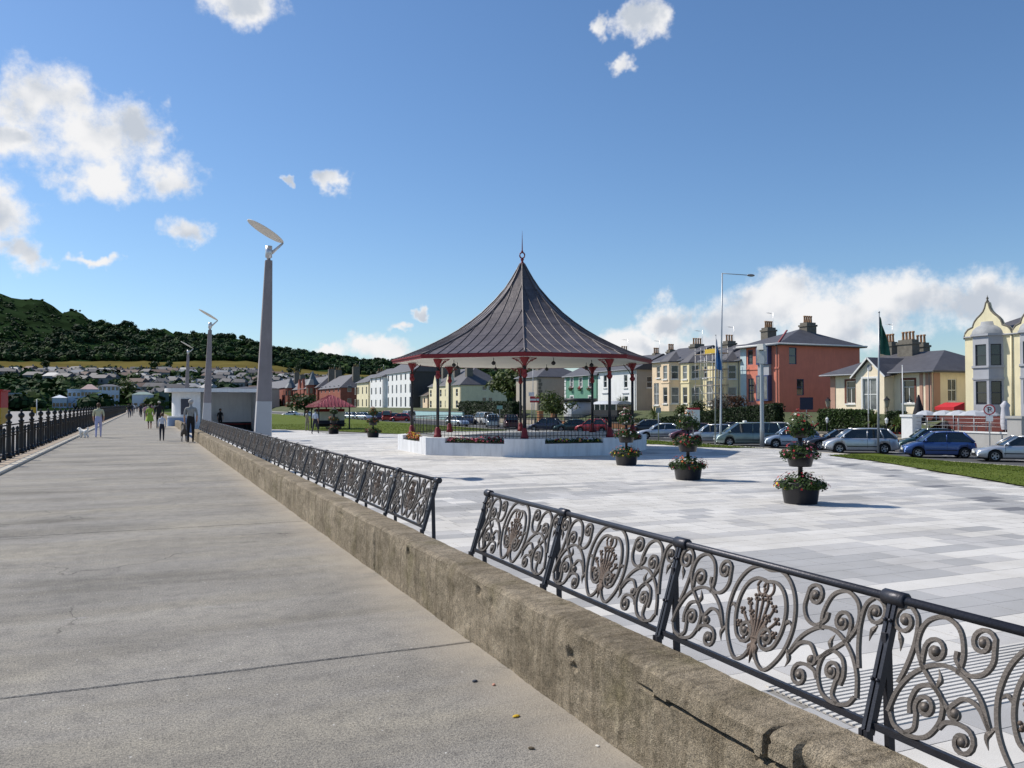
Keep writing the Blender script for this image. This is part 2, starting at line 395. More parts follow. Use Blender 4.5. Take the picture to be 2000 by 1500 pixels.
def wall_dent(y, z):
    """how far the sea-side face is eaten back at (y, z)"""
    d = .014*noise.noise((y*1.1, z*3, 1))+.010*noise.noise((y*5, z*7, 2))+.005*noise.noise((y*17, z*19, 5))
    e = WH-z                                  # broken lip: upper 6 cm crumbles unevenly
    chip = max(0, noise.noise((y*2.3, 0, 7))+.12)*.055+max(0, noise.noise((y*8.5, 2, 7)))*.022
    if e < .10: d += chip*max(0, 1-e/.10)
    for py, pz, pr, pd in ((3.94,.315,.045,.035),(3.90,.26,.035,.03),(5.27,.37,.05,.03),(5.05,.34,.05,.02),(4.6,.33,.06,.015),(6.9,.38,.05,.03),(9.6,.36,.06,.03),(13.4,.35,.07,.03),(17,.3,.06,.03)):
        q = hypot((y-py), (z-pz)*1.3)/pr+.3*noise.noise((y*30, z*30, 4))
        if q < 1: d += pd*(1-q*q)
    if 2.42 < y < 3.32:
        q = abs(z-crackz(y))/.0075
        if q < 1: d += .06*min(1, (3.32-y)*4)
        if z > crackz(y): d -= .012*min(1, (3.32-y)*2)
    if 1.3 < y < 2.42:
        zc = .37+.03*noise.noise((y*4, 9, 0))-(2.42-y)*.06
        if abs(z-zc) < .008: d += .06
        if z > zc and abs(y-2.18-.02*noise.noise((z*30,0,0))) < .10: d += .03+.02*noise.noise((y*20,z*20,1))
    if abs(y-2.42-.012*noise.noise((z*25, 3, 0))) < .008 and z > crackz(2.42)-.01: d += .06
    for jy in (8.05, 11.3, 14.6, 17.9, 21.2, 24.5, 27.8):     # cast joints between pours
        if abs(y-jy-.01*noise.noise((z*12, jy, 0))) < .012: d += .016
    return d
def seat_wall(name, label, y0, y1, fine_to, x0=WX0, x1=WX1, h=WH):
    ysl = []; y = y0
    while y < y1:
        ysl.append(y); y += .012 if y < 4.6 else .03 if y < 9 else .09 if y < fine_to else .6
    ysl.append(y1); mb = MB(); nz = 34 if y0 < 10 else 6
    ring = None
    for y in ysl:
        top = h+.006*noise.noise((y*1.6, 0, 3))
        pts = []
        for j in range(nz+1):
            z = -.04+(top-.022+.04)*j/nz
            pts.append((x0+wall_dent(y, z), y, z))
        d = wall_dent(y, top-.02)
        for j in range(1, 9):
            tt = j/8; xx = lerp(x0+max(d, 0)+.004, x1-.02, tt**1.4)
            zz = top-.022*(1-min(1, tt*3.2))**2+.004*noise.noise((xx*9, y*6, 1))+.0025*noise.noise((xx*30, y*25, 1))
            pts.append((xx, y, zz))
        pts.append((x1, y, top-.02)); pts.append((x1, y, -.6))
        mb.v += pts; ring = len(pts)
    for i in range(len(ysl)-1):
        for j in range(ring-1):
            mb.f.append((i*ring+j, i*ring+j+1, (i+1)*ring+j+1, (i+1)*ring+j)); mb.m.append(0); mb.s.append(False)
    for o in (0, (len(ysl)-1)*ring):
        mb.f.append(tuple(o+j for j in range(ring))); mb.m.append(0); mb.s.append(False)
    return tag(mb.build(name, MAT_WALL), label, 'wall')
seat_wall('seat_wall', 'long low weathered concrete wall with cracked chipped lip beside the promenade', .2, 42.6, 24)
seat_wall('seat_wall', 'far low concrete wall running on in front of the white shelter', 55.5, 130, 56)

# ---- plaza
def g(X):            # the plaza falls gently to the road
    return -.5 if X < 25 else -.5-(X-25)*.9/14 if X < 39 else -1.4
def gpx(u, v):       # ground point seen at a place in the plaza
    k = kk(u); lo, hi = 1., 400.
    for _ in range(60):
        zc = (lo+hi)/2; X = zc*(k*CA+SA)
        if EYE-(v-790)/1640*zc > g(X): lo = zc
        else: hi = zc
    return (zc*(k*CA+SA), zc*(CA-k*SA))
LAWN_A = [gpx(*q) for q in ((497,834),(535,838.5),(640,841.5),(790,848.5),(900,855),(1100,861),(1262,867),(1350,872.5),(1420,875),(1456,874.5))]
LAWN_A = [(3.2,84)]+LAWN_A+[(38.6, LAWN_A[-1][1]+1.5),(38.6,240),(3.2,240)]
tip = gpx(1616,889.5)
LAWN_B = [tip]+[gpx(*q) for q in ((1680,898),(1750,908),(1850,925),(1930,938),(2000,951),(2120,975))]
LAWN_B += [(38.6, LAWN_B[-1][1]-6),(38.6,31)]+[gpx(1712,886.5), gpx(1660,887)]
def inside(p, poly):
    x, y = p; r = False
    for (x0, y0), (x1, y1) in zip(poly, poly[1:]+poly[:1]):
        if (y0 > y) != (y1 > y) and x < (x1-x0)*(y-y0)/(y1-y0)+x0: r = not r
    return r
BAND = [gpx(*q) for q in ((1560,893),(1650,906),(1750,924),(1850,949),(1930,972),(2000,994),(2120,1030))]
def dband(p):
    best = (1e9, 0)
    for a, b in zip(BAND, BAND[1:]):
        ax, ay = a; dx, dy = b[0]-ax, b[1]-ay; t = max(0, min(1, ((p[0]-ax)*dx+(p[1]-ay)*dy)/(dx*dx+dy*dy)))
        d = hypot(p[0]-ax-dx*t, p[1]-ay-dy*t); s = dx*(p[1]-ay)-dy*(p[0]-ax)
        if d < best[0]: best = (d, s)
    return best
def granite(name, c):
    m, t, p, N, L = nodes_of(name)
    g_ = N('ShaderNodeNewGeometry'); P = g_.outputs['Position']
    f = tnoise(t, P, 140, 3, .7); big = tnoise(t, P, .7, 5, .6)
    o = ramp(t, f, [(.3, [x*.74 for x in c]), (.5, c), (.7, [min(.92, x*1.16) for x in c])])
    o = tmix(t, 1., o, ramp(t, big, [(.3, (.84,.83,.81)), (.6, (1.03,1.03,1.03))]), 'MULTIPLY')
    gum = N('ShaderNodeTexVoronoi'); L(P, gum.inputs['Vector']); gum.inputs['Scale'].default_value = 2.6
    o = tmix(t, ramp(t, gum.outputs['Distance'], [(.035, (.6,)*3), (.055, (0,0,0))]), o, [x*.5 for x in c])
    dirt = tnoise(t, tmap(t, P, (.5, .5, 1)), .8, 7, .68, .5)
    o = tmix(t, ramp(t, dirt, [(.50, (0,0,0)), (.72, (.45,)*3)]), o, [c[0]*.70, c[1]*.68, c[2]*.64])
    mm = N('ShaderNodeMapRange'); L(g_.outputs['Random Per Island'], mm.inputs[0]); mm.inputs[3].default_value = .92; mm.inputs[4].default_value = 1.05
    v = N('ShaderNodeVectorMath'); v.operation = 'SCALE'; L(o, v.inputs[0]); L(mm.outputs[0], v.inputs['Scale'])
    L(v.outputs[0], p.inputs['Base Color']); setp(p, Roughness=.72, Specular_IOR_Level=.35)
    tbump(t, p, f, .25, .003); return m
GR = [granite('granite_pale', (.635,.61,.565)), granite('granite_mid', (.505,.49,.47)), granite('granite_grey', (.40,.393,.383)), granite('granite_dark', (.19,.19,.20))]
pb = MB(); xs = [2.3, 8, 16, 25, 28, 31, 34, 37, 39.2]
for a, b in zip(xs, xs[1:]): pb.quad((a,-8,g(a)-.012),(b,-8,g(b)-.012),(b,110,g(b)-.012),(a,110,g(a)-.012))
plaza = struct(pb.build('plaza', M('plaza_bed', (.24,.23,.21), .95, .15, 5)))
RP, GAP = .40, .008
near = []; rest = MB(); rng = random.Random(3)
y = -3.; row = 0
while y < 95:
    x = 2.36+rng.random()*.3
    while x < 39:
        L_ = rng.choice((.4, .6, .6, .8)) if y < 45 else 1.2
        c_ = (x+L_/2, y+RP/2)
        vis = c_[1] > .2 and atan2(c_[0], c_[1]) < R(57) and (y < 60 or x < 12)
        if vis and not inside(c_, LAWN_A) and not inside(c_, LAWN_B) and not (4.3 < c_[0] < 9.6 and 4.1 < c_[1] < 5.1):
            n1 = noise.noise((x*.24, row*.62, 1.7)); n2 = noise.noise((x*.11, y*.13, 8)); h_ = rng.random()
            db, sd_ = dband(c_)
            if db < .55 and c_[0] > 12: tone = 3 if h_ < .25 else 2
            elif c_[0] > 12 and sd_ > 0 and db < 12: tone = 0 if h_ < .85 else 1
            else:
                q = n1*1.2+n2*.7+(h_-.5)*.7+.16-.34*max(0, min(1, (17-c_[1])/9))
                tone = 0 if q > 0 else 1 if q > -.34 else 2
            near.append((hypot(*c_), x, y, L_, tone))
        x += L_
    y += RP; row += 1
near.sort()
shared = {}
for i, (d_, x, y, L_, tone) in enumerate(near):
    if i < 300:
        k_ = (L_, tone)
        if k_ not in shared: shared[k_] = MB().box(GAP/2, L_-GAP/2, GAP/2, RP-GAP/2, -.03, 0).mesh('paving_slab', GR[tone])
        put('paving_slab', shared[k_], plaza, (x, y, g(x)+.0015*noise.noise((x*7,y*7,0))))
    else:
        a, b, c0, d0 = x+GAP/2, x+L_-GAP/2, y+GAP/2, y+RP-GAP/2; za, zb = g(x), g(x+L_)
        rest.add([(a,c0,za),(b,c0,zb),(b,d0,zb),(a,d0,za),(a,c0,za-.02),(b,c0,zb-.02)], [(0,1,2,3),(4,5,1,0)], tone)
tag(rest.build('paving_slabs', GR, plaza), kind='stuff')
# ribbed tactile strip
tac = struct(MB().box(4.3, 9.6, 4.1, 5.1, -.53, -.502).build('tactile_paving', GR[2]))
rib = MB().box(0, 5.3, -.016, .016, -.01, .010).mesh('rib', GR[0])
for i in range(17): put('rib', rib, tac, (4.3, 4.13+i*.058, -.5))

# ---- lawns
mg, t_, p_, N_, L_ = nodes_of('lawn_grass')
P_ = N_('ShaderNodeNewGeometry').outputs['Position']
f_ = tnoise(t_, P_, 1.1, 6, .65); f2_ = tnoise(t_, P_, 30, 3, .7)
c_ = ramp(t_, f_, [(.3, (.088,.125,.018)), (.55, (.125,.16,.025)), (.75, (.165,.185,.04))])
c_ = tmix(t_, 1., c_, ramp(t_, f2_, [(.3, (.6,.62,.5)), (.55, (1,1,1)), (.75, (1.25,1.2,1.1))]), 'MULTIPLY')
L_(c_, p_.inputs['Base Color']); setp(p_, Roughness=.9, Specular_IOR_Level=.1); tbump(t_, p_, f2_, .9, .05)
MAT_GRASS = mg
def lawn(name, poly):
    import bmesh
    bm = bmesh.new(); f = bm.faces.new([bm.verts.new((x, y, 0)) for x, y in poly])
    for cx_ in (25, 27, 29, 31, 33, 35, 37, 38.5):
        bmesh.ops.bisect_plane(bm, geom=bm.verts[:]+bm.edges[:]+bm.faces[:], plane_co=(cx_,0,0), plane_no=(1,0,0))
    for v in bm.verts: v.co.z = g(v.co.x)+.03
    bmesh.ops.recalc_face_normals(bm, faces=bm.faces)
    if bm.faces[:][0].normal.z < 0: bmesh.ops.reverse_faces(bm, faces=bm.faces)
    me = bpy.data.meshes.new(name); bm.to_mesh(me); bm.free(); me.materials.append(MAT_GRASS)
    return struct(put(name, me))
lawn('lawn', LAWN_A); lawn('lawn', LAWN_B)
gr = MB(); rng = random.Random(5)
def tufts(poly, n, xmax, ymax, h):
    xs_ = [p[0] for p in poly]; ys_ = [p[1] for p in poly]
    for _ in range(n):
        x = rng.uniform(min(xs_), min(max(xs_), xmax)); y = rng.uniform(min(ys_), min(max(ys_), ymax))
        if not inside((x, y), poly): continue
        a = rng.random()*pi; dx, dy = cos(a)*.02, sin(a)*.02; z = g(x)+.025; hh = h*rng.uniform(.6, 1.3)
        gr.add([(x-dx,y-dy,z),(x+dx,y+dy,z),(x+rng.uniform(-.03,.03),y+rng.uniform(-.03,.03),z+hh)], [(0,1,2)])
tufts(LAWN_B, 34000, 38.6, 60, .035); tufts(LAWN_A, 30000, 38.6, 90, .07)
tag(gr.build('grass', leafmat('grass_blade', (.10,.145,.022), (.16,.19,.04), 1.5, .25, .05)), 'short green grass blades growing over the lawns', 'grass', kind='stuff')

# ---- road, kerbs, far pavement, gardens behind
mr_, t_, p_, N_, L_ = nodes_of('asphalt'); P_ = N_('ShaderNodeNewGeometry').outputs['Position']
f_ = tnoise(t_, P_, .5, 6, .6); f2_ = tnoise(t_, P_, 50, 3)
L_(tmix(t_, .5, ramp(t_, f_, [(.3,(.06,.06,.062)),(.7,(.095,.094,.092))]), ramp(t_, f2_, [(.3,(.04,.04,.04)),(.7,(.13,.13,.13))])), p_.inputs['Base Color'])
setp(p_, Roughness=.85); tbump(t_, p_, f2_, .4, .01)
struct(MB().quad((39.2,-60,-1.5),(50.5,-60,-1.5),(50.5,420,-1.5),(39.2,420,-1.5)).build('road', mr_))
kb = struct(MB().box(38.75, 39.0, -60, 420, -1.7, -1.38).build('road_kerb', MK))
for i in range(60):
    MB().box(38.99, 39.22, 20+i*1.6, 21.59+i*1.6, -1.7, -1.372).build('kerb_stone', MK, kb)
lines = struct(MB().quad((44.8,20,-1.496),(44.95,20,-1.496),(44.95,22,-1.496),(44.8,22,-1.496)).build('road_marking', M('road_paint', (.7,.7,.68), .7, .15, 8)))
for i in range(1, 30): put('road_marking_dash', lines.data, lines, (0, i*5., 0))
struct(MB().box(50.4, 53.2, -60, 420, -1.7, -1.37).build('pavement', M('pavement_concrete', (.33,.325,.31), .9, .15, 1, world=True)))
gd = MB(); prof = [(53.0,-1.36),(54.4,-.9),(57,.2),(60,.75),(62,.8),(120,1.2),(240,3)]
YT_ = yp(1768, 53.4)
for (a, za), (b, zb) in zip(prof, prof[1:]): gd.quad((a,YT_,za),(b,YT_,zb),(b,430,zb),(a,430,za))
prof = [(53.0,-1.39),(60.4,-1.385),(60.6,.75),(62,.8),(120,1.2),(240,3)]
for (a, za), (b, zb) in zip(prof, prof[1:]): gd.quad((a,-60,za),(b,-60,zb),(b,YT_,zb),(a,YT_,za))
struct(gd.build('garden_ground', M('garden_earth', (.07,.085,.035), .95, .35, .6, world=True)))
# ================================================================== cast-iron bench backs on the seat wall
IRON = M('scroll_iron', S(97,89,82), .5, .24, 7, .25, 120, .3, .5)
IRON_B = M('post_iron', S(58,58,64), .42, .2, 9, .15, 90, .5, .5)
RUST = M('rusted_iron', S(104,90,80), .7, .25, 12, .3, 120, .2)
def catmull(pts, n=6):
    pts = [Vector(p) for p in pts]; P = [pts[0]*2-pts[1]]+pts+[pts[-1]*2-pts[-2]]; out = []
    for i in range(1, len(P)-2):
        a, b, c, d = P[i-1:i+3]
        for j in range(n):
            t = j/n
            out.append(.5*((2*b)+(c-a)*t+(2*a-5*b+4*c-d)*t*t+(3*b-a-3*c+d)*t*t*t))
    out.append(pts[-1]); return out
def spir(c, r0, r1, a0, turns, n=22):
    return [(c[0]+cos(a0+2*pi*turns*i/n)*lerp(r0,r1,i/n), c[1]+sin(a0+2*pi*turns*i/n)*lerp(r0,r1,i/n)) for i in range(n+1)]
LEAN = .31
HALF = [  # (kind, main path, spiral it ends in or None)
 ('scroll', [(0,.40),(.07,.407),(.135,.377),(.185,.31),(.205,.22),(.19,.13),(.15,.06),(.095,.012),(.045,.03),(.012,.075)], None),
 ('scroll', [(.0,.352),(.06,.357),(.115,.325),(.147,.26),(.147,.18),(.118,.112),(.078,.088)], ((.068,.135),.048,.010,-1.4,-1.35)),
 ('scroll', [(.37,.305),(.365,.275),(.32,.245),(.27,.258),(.242,.30),(.245,.35)], ((.287,.352),.046,.010,3.1,-1.4)),
 ('scroll', [(.352,.235),(.345,.30),(.375,.372),(.44,.398),(.503,.368),(.523,.30),(.492,.235),(.43,.18),(.36,.125)], None),
 ('scroll', [(.49,.225),(.492,.262)], ((.448,.285),.045,.009,-.3,1.35)),
 ('scroll', [(.212,.11),(.262,.19),(.345,.243),(.43,.246),(.51,.20),(.562,.13),(.585,.05)], None),
 ('scroll', [(.212,.11),(.262,.163),(.315,.172),(.352,.14)], ((.335,.12),.025,.008,.8,-.7)),
 ('scroll', [(.575,.05),(.545,.015),(.48,.004),(.42,.022),(.383,.08),(.388,.142),(.43,.176),(.485,.16),(.505,.11),(.498,.07)], None),
 ('scroll', [(.505,.006),(.472,.03),(.474,.075)], ((.446,.105),.040,.009,-.8,1.4)),
 ('scroll', [(.383,.06),(.362,.085),(.32,.095)], ((.293,.048),.046,.010,1.2,1.4)),
 ('scroll', [(.567,.15),(.545,.22),(.532,.30),(.54,.37),(.575,.405)], ((.590,.352),.05,.010,1.7,-1.35)),
 ('leaf', [(.607,.31),(.59,.285),(.585,.25)], None),
 ('leaf', [(.147,.2),(.175,.225),(.20,.205)], None),
 ('leaf', [(.42,.175),(.41,.205),(.425,.235)], None),
 ('leaf', [(.19,.13),(.218,.09),(.205,.055)], None),
]
def to3(p): return (p[1]*LEAN, p[0], p[1])
def scroll_mb(el_, sgn, n=6, st=5, fat=1.):
    kind, path, sp = el_; pts = [tuple(v) for v in catmull([(a*sgn, b) for a, b in path], st)]
    if sp: pts += [(a*sgn, b) for a, b in spir(*sp, n=4*st)[1:]]
    r = [.0098*fat]*len(pts)
    if kind == 'leaf': r = [.0105*fat*(1-.75*abs(2*i/(len(pts)-1)-.8)) for i in range(len(pts))]
    mb = MB().tube([to3(p) for p in pts], [q*1.02 for q in r], 4, 0, False, up=(1,0,-LEAN), ph=pi/4)
    if sp: c = to3((sp[0][0]*sgn, sp[0][1])); mb.ball(c, .0175*fat, 7 if n > 4 else 5, 5 if n > 4 else 3)
    return mb
def bouquet(mb, n=5):
    for a, b in ((0,.285),(.038,.28),(-.038,.28),(.078,.255),(-.078,.255),(.108,.21),(-.108,.21),(.112,.155),(-.112,.155),(.05,.21),(-.05,.21)):
        p = catmull([(0,.075),(a*.25,.13),(a*.8,b*.8+.02),(a,b)], 4); mb.tube([to3(q) for q in p], .0072, n, 0, True, up=(1,0,-LEAN))
        q = to3((a,b))
        for i in range(4): mb.ball((q[0], q[1]+.013*cos(i*1.57+.6), q[2]+.013*sin(i*1.57+.6)), .0085, 5, 4)
        mb.ball((q[0]-.006, q[1], q[2]), .007, 5, 4)
        q = to3((a*.62, b*.68)); mb.ball(q, .009, 5, 4)
    for i in range(5): mb.ball(to3((.012*(i-2)/2, .118)), .010, 5, 4)
    for a, b in ((0,.015),(.02,.035),(-.02,.035),(.03,.06),(-.03,.06)):
        mb.tube([to3((0,.1)), to3((a*.8,(b+.1)/2)), to3((a,b))], [.007,.011,.002], n, 0, True)
    for s_ in (-1, 1): mb.tube([to3(p) for p in spir((.02*s_,.325),.034,.028,0,1,14)], .0065, n, 0, True, up=(1,0,-LEAN))
    return mb
pieces = [(e[0], scroll_mb(e, s_).mesh(e[0], IRON)) for e in HALF for s_ in (1, -1)]
bq = bouquet(MB()).mesh('bouquet', RUST)
far_mb = MB()
for e in HALF:
    for s_ in (1, -1):
        m_ = scroll_mb(e, s_, 4, 3, 1.1); far_mb.add(m_.v, m_.f)
b_ = bouquet(MB(), 4)
far_panel = far_mb.add(b_.v, b_.f, 1).mesh('scroll_panel', [IRON, RUST])
XB, ZB, PT = 2.372, .50, .405
def post_mb():
    mb = MB()
    for d in (-.0115, .0115):
        mb.bar((-.045*LEAN, d, -.045), (.395*LEAN, d, .395), .015, .028, 0, (1,0,0))
        mb.bar((-.030, d, -.99), (-.022, d, -.03), .016, .03, 0, (1,0,0))
    for t in (.14, .345):
        for d in (-.0115, .0115): mb.ball((t*LEAN-.020, d, t), .0075, 6, 4)
    return mb
post_m = post_mb().mesh('post', IRON_B)
strut_m = MB().bar((.082,0,.30),(.115,0,-.99),.03,.02,0,(0,1,0)).mesh('strut', IRON_B)
collar_m = MB().tube([(0,-.05,0),(0,-.046,0),(0,.046,0),(0,.05,0)], [.024,.029,.029,.024], 12, 0).mesh('collar', IRON_B)
def bench_back(label, posts, detailed):
    y0, y1 = posts[0], posts[-1]
    t = thing('bench_backrest', label, 'bench back', (XB, (y0+y1)/2, ZB)); o = (XB, (y0+y1)/2, ZB)
    MB().tube([(XB+(PT+.012)*LEAN, y0-.02, ZB+PT+.012),(XB+(PT+.012)*LEAN, y1+.02, ZB+PT+.012)], .0165, 12).build('top_rail', IRON_B, t, o)
    MB().box(XB-.008, XB+.010, y0, y1, ZB-.026, ZB-.002).build('bottom_rail', IRON_B, t, o)
    for y in posts:
        q = (0, y-o[1], 0)
        put('post', post_m, t, q); put('strut', strut_m, t, q); put('collar', collar_m, t, ((PT+.012)*LEAN, q[1], PT+.012))
    for a, b in zip(posts, posts[1:]):
        q = (0, (a+b)/2-o[1], 0)
        if detailed:
            p = put('panel', None, t, q)
            for nm, me in pieces: put(nm, me, p)
            put('bouquet', bq, p)
        else: put('panel', far_panel, t, q)
bench_back('dark iron scrollwork bench back nearest the camera on the low wall', [.95, 2.25, 3.57, 4.88, 6.18], True)
bench_back('long row of dark iron scrollwork bench backs running into the distance', [7.45+1.305*i for i in range(28)], False)

# ================================================================== promenade railing
BLK = M('black_railing_paint', (.008,.008,.010), .42, .2, 6, .1, 40, 0, .4, 0)
rl = thing('promenade_railing', 'black cast-iron railing with ball-topped posts along the sea side', 'railing', (-3.69, 26, .03))
post2 = MB().lathe([(.11,0),(.11,.10),(.075,.13),(.074,.2),(.066,.6),(.066,1.02),(.09,1.05),(.09,1.08),(.05,1.10),(.045,1.15),(.085,1.19),(.098,1.24),(.085,1.29),(.035,1.33),(.03,1.35),(.045,1.37),(.02,1.41),(0,1.43)], 9).mesh('post', BLK)
pick = MB().lathe([(.075,0),(.075,.06),(.05,.09),(.044,.4),(.044,.72),(.06,.74),(.06,.76),(.035,.78),(.052,.82),(.055,.85),(.04,.89),(.012,.92),(0,.93)], 7).mesh('picket', BLK)
N_P = 62
for i in range(N_P):
    put('post', post2, rl, (0, i*2.75, 0))
    if i < 40:
        for q in (1, 2): put('picket', pick, rl, (0, i*2.75+q*.917, 0))
    else:
        for q in range(1, 4): put('picket', pick, rl, (0, i*2.75+q*.69, 0))
for z, r in ((.98,.024),(.66,.02),(.14,.02)):
    MB().tube([(0,-3,z),(0,N_P*2.75,z)], r, 6).build('rail', BLK, rl)

# ================================================================== leaning lamp columns
CONC_L = M('lamp_concrete', S(142,134,134), .8, .12, 2, .2, 60, grime=.35)
PALE = M('lamp_paint', S(186,184,184), .6, .06, 1.5, .1, 40)
STEEL = M('brushed_steel', (.62,.62,.63), .35, .08, 6, 0, 1, .6)
DISC = M('lamp_disc_white', (.74,.70,.64), .5, .05, 2)
def lamp(label, X, Y, base=-.5):
    t = thing('promenade_lamp', label, 'lamp', (X, Y, base), 0, 'leaning disc lamps along the promenade')
    h = 6.75; zb = 2.22
    def ring(z):
        f = z/h; x0 = lerp(-.31, .04, f); x1 = .26; d = lerp(.24, .10, f); c = .03
        return [(x0+c,-d,z),(x1-c,-d,z),(x1,-d+c,z),(x1,d-c,z),(x1-c,d,z),(x0+c,d,z),(x0,d-c,z),(x0,-d+c,z)]
    def shaft(z0, z1):
        return MB().add(ring(z0)+ring(z1), [tuple(range(8))[::-1], tuple(range(8,16))]+[(i,(i+1)%8,8+(i+1)%8,8+i) for i in range(8)])
    shaft(zb+.004, h).build('shaft', CONC_L, t); shaft(0, zb).build('base', PALE, t)
    hd = MB().lathe([(.06,h),(.06,h+.08),(.105,h+.1),(.11,h+.47),(.0,h+.475)], 12, (.15,0,0)).build('head', STEEL, t)
    hd2 = MB().tube([(.24,0,h+.25),(.60,0,h+.60)], [.055,.03], 8).build('arm', STEEL, t)
    d1 = Vector((cos(R(30)),0,-sin(R(30)))); d2 = Vector((0,1,0)); nn = d1.cross(d2); c = Vector((.60,0,h+.62))-d1*.64
    dm = MB(); n = 28
    for k, (r, q) in enumerate(((.0,-.035),(.45,-.03),(.64,-.008),(.655,0),(.64,.012),(.4,.03),(0,.035))):
        for i in range(n): a = 2*pi*i/n; dm.v.append(tuple(c+d1*cos(a)*r+d2*sin(a)*r*.82-nn*q))
        if k:
            for i in range(n): dm.f.append(((k-1)*n+i,(k-1)*n+(i+1)%n,k*n+(i+1)%n,k*n+i)); dm.m.append(0); dm.s.append(True)
    dm.build('disc', DISC, t)
lamp('tall tapering concrete lamp column nearest the camera with tilted white disc', 3.45, 27.8)
lamp('second tapering concrete lamp column in front of the white shelter', 3.5, 55.2)
lamp('third and smallest tapering lamp column rising behind the white shelter', 3.5, 84)

# ================================================================== foliage helper
LEAF = leafmat('planter_leaves', (.022,.048,.010), (.055,.095,.018), 9)
def leaves(mb, c, r, n, size, rng, m=0, droop=0., shell=.5):
    for _ in range(n):
        while True:
            p = Vector((rng.uniform(-1,1), rng.uniform(-1,1), rng.uniform(-1,1)))
            if shell < p.length < 1: break
        d = p.normalized(); q = Vector((c[0]+p.x*r[0], c[1]+p.y*r[1], c[2]+p.z*r[2]-droop*(p.x*p.x+p.y*p.y)))
        nrm = (d+Vector((rng.uniform(-.7,.7), rng.uniform(-.7,.7), rng.uniform(-.2,.9)))).normalized()
        a = nrm.orthogonal().normalized(); a = (a*cos(7*p.x*9)+nrm.cross(a)*sin(7*p.x*9)).normalized(); b = nrm.cross(a)
        s = size*rng.uniform(.6, 1.35)
        mb.add([q-a*s, q-b*s*.45, q+a*s, q+b*s*.45], [(0,1,2,3)], m)
def blooms(mb, c, r, n, size, rng, mats, up=.15):
    for _ in range(n):
        a = rng.random()*2*pi; e = rng.uniform(-.35, 1); q = sqrt(max(0, 1-e*e))*rng.uniform(.85, 1.1)
        p = Vector((c[0]+cos(a)*q*r[0], c[1]+sin(a)*q*r[1], c[2]+e*r[2]*1.05)); m = rng.choice(mats); s = size*rng.uniform(.7, 1.3)
        nn = Vector((cos(a)*q, sin(a)*q, e+.3)).normalized(); u = nn.orthogonal().normalized(); v = nn.cross(u)
        for k in range(5):
            t = 2*pi*k/5; d = u*cos(t)+v*sin(t); e2 = nn.cross(d)
            mb.add([p, p+d*s*.8-e2*s*.5, p+d*s*1.3+nn*s*.3, p+d*s*.8+e2*s*.5], [(0,1,2,3)], m)
FL = [M('bloom_red', (.40,.008,.012), .6, .2, 20), M('bloom_crimson', (.24,.006,.03), .6, .2, 20), M('bloom_pink', (.55,.12,.17), .6, .2, 20),
      M('bloom_white', (.75,.72,.62), .6, .1, 20), M('bloom_yellow', (.72,.55,.03), .6, .1, 20), M('bloom_orange', (.68,.16,.025), .6, .2, 20)]
# ================================================================== three-tier flower planters
TUB = M('planter_tub', (.014,.014,.018), .38, .2, 5, .1, 30, 0, .5)
def planter(label, X, Y, seed, sets, k=1.):
    rng = random.Random(seed)
    t = thing('flower_planter', label, 'planter', (X, Y, g(X)), rng.random()*6, 'tiered flower planters on the plaza')
    MB().lathe([(.05,.3),(.05,1.72)], 8).build('pole', TUB, t)
    for (z, r0, r1, h), fl, nf in zip(((0,.345,.41,.46),(.79,.235,.305,.31),(1.40,.15,.22,.22)), sets, (62,50,38)):
        MB().lathe([(0,z),(r0*.97,z),(r0,z+.02),(r1,z+h-.03),(r1+.018,z+h-.03),(r1+.018,z+h),(r1-.02,z+h),(r1-.03,z+h-.05),(0,z+h-.05)], 26).build('tub', TUB, t)
        f = MB(); top = 1.25 if z > 1 else .75
        leaves(f, (0,0,z+h+.05), (r1*1.32, r1*1.32, .22*top), 900 if z < .5 else 600, .040, rng, droop=.34*r1, shell=.2)
        for _ in range(11):
            a = rng.random()*6.28; leaves(f, (cos(a)*r1*1.15, sin(a)*r1*1.15, z+h-rng.uniform(.0,.10)), (.10,.10,.11), 46, .034, rng)
        f.build('foliage', LEAF, t)
        b = MB(); blooms(b, (0,0,z+h+.04-.2*r1), (r1*1.35, r1*1.35, .25*top+.2*r1), nf, .022, rng, fl)
        if z > 1:
            blooms(b, (.02,.02,z+h+.2), (.14,.14,.2), 18, .026, rng, fl)
        b.build('flowers', FL, t)
planter('largest black three-tier flower planter standing nearest, on the right of the plaza', *gpx(1562,982), 1, ((0,1,0,4),(0,1,2),(0,0,3)))
planter('black three-tier flower planter in the middle of three right of the bandstand', *gpx(1343,936), 2, ((0,5,1),(0,2,1),(3,3,5)))
planter('black three-tier planter with white top flowers in front of the bandstand corner', *gpx(1223,908), 3, ((5,0,4),(0,3,1),(3,3,2)))
planter('dark three-tier planter on the left, nearer the bandstand', *gpx(729,854), 4, ((1,0),(5,1),(5,0)))
planter('dark three-tier planter on the left, in front of the red-roofed shelter', *gpx(652,847), 5, ((1,0),(1,5),(2,3)))

# ================================================================== bandstand
BC = Vector((16.3, 36.1, 0)); A0 = atan2(-BC.y, -BC.x)+R(1)
bs = thing('bandstand', 'octagonal white-walled bandstand with curved dark grey roof and red columns', 'bandstand', (BC.x, BC.y, -.5)); BO = (BC.x, BC.y, -.5)
def bv(r, i, z): a = A0+i*pi/4; return (BC.x+r*cos(a), BC.y+r*sin(a), z)
WHT = M('bandstand_whitewash', (.70,.71,.72), .8, .1, 1.3, .2, 30, grime=.55, world=True)
REDP = M('bandstand_red_paint', S(116,21,29), .6, .12, 5, 0, 1, 0, .5)
DRKP = M('bandstand_dark_paint', (.016,.017,.022), .4, .15, 5)
CEIL = M('bandstand_ceiling', (.74,.71,.64), .7, .05, 1)
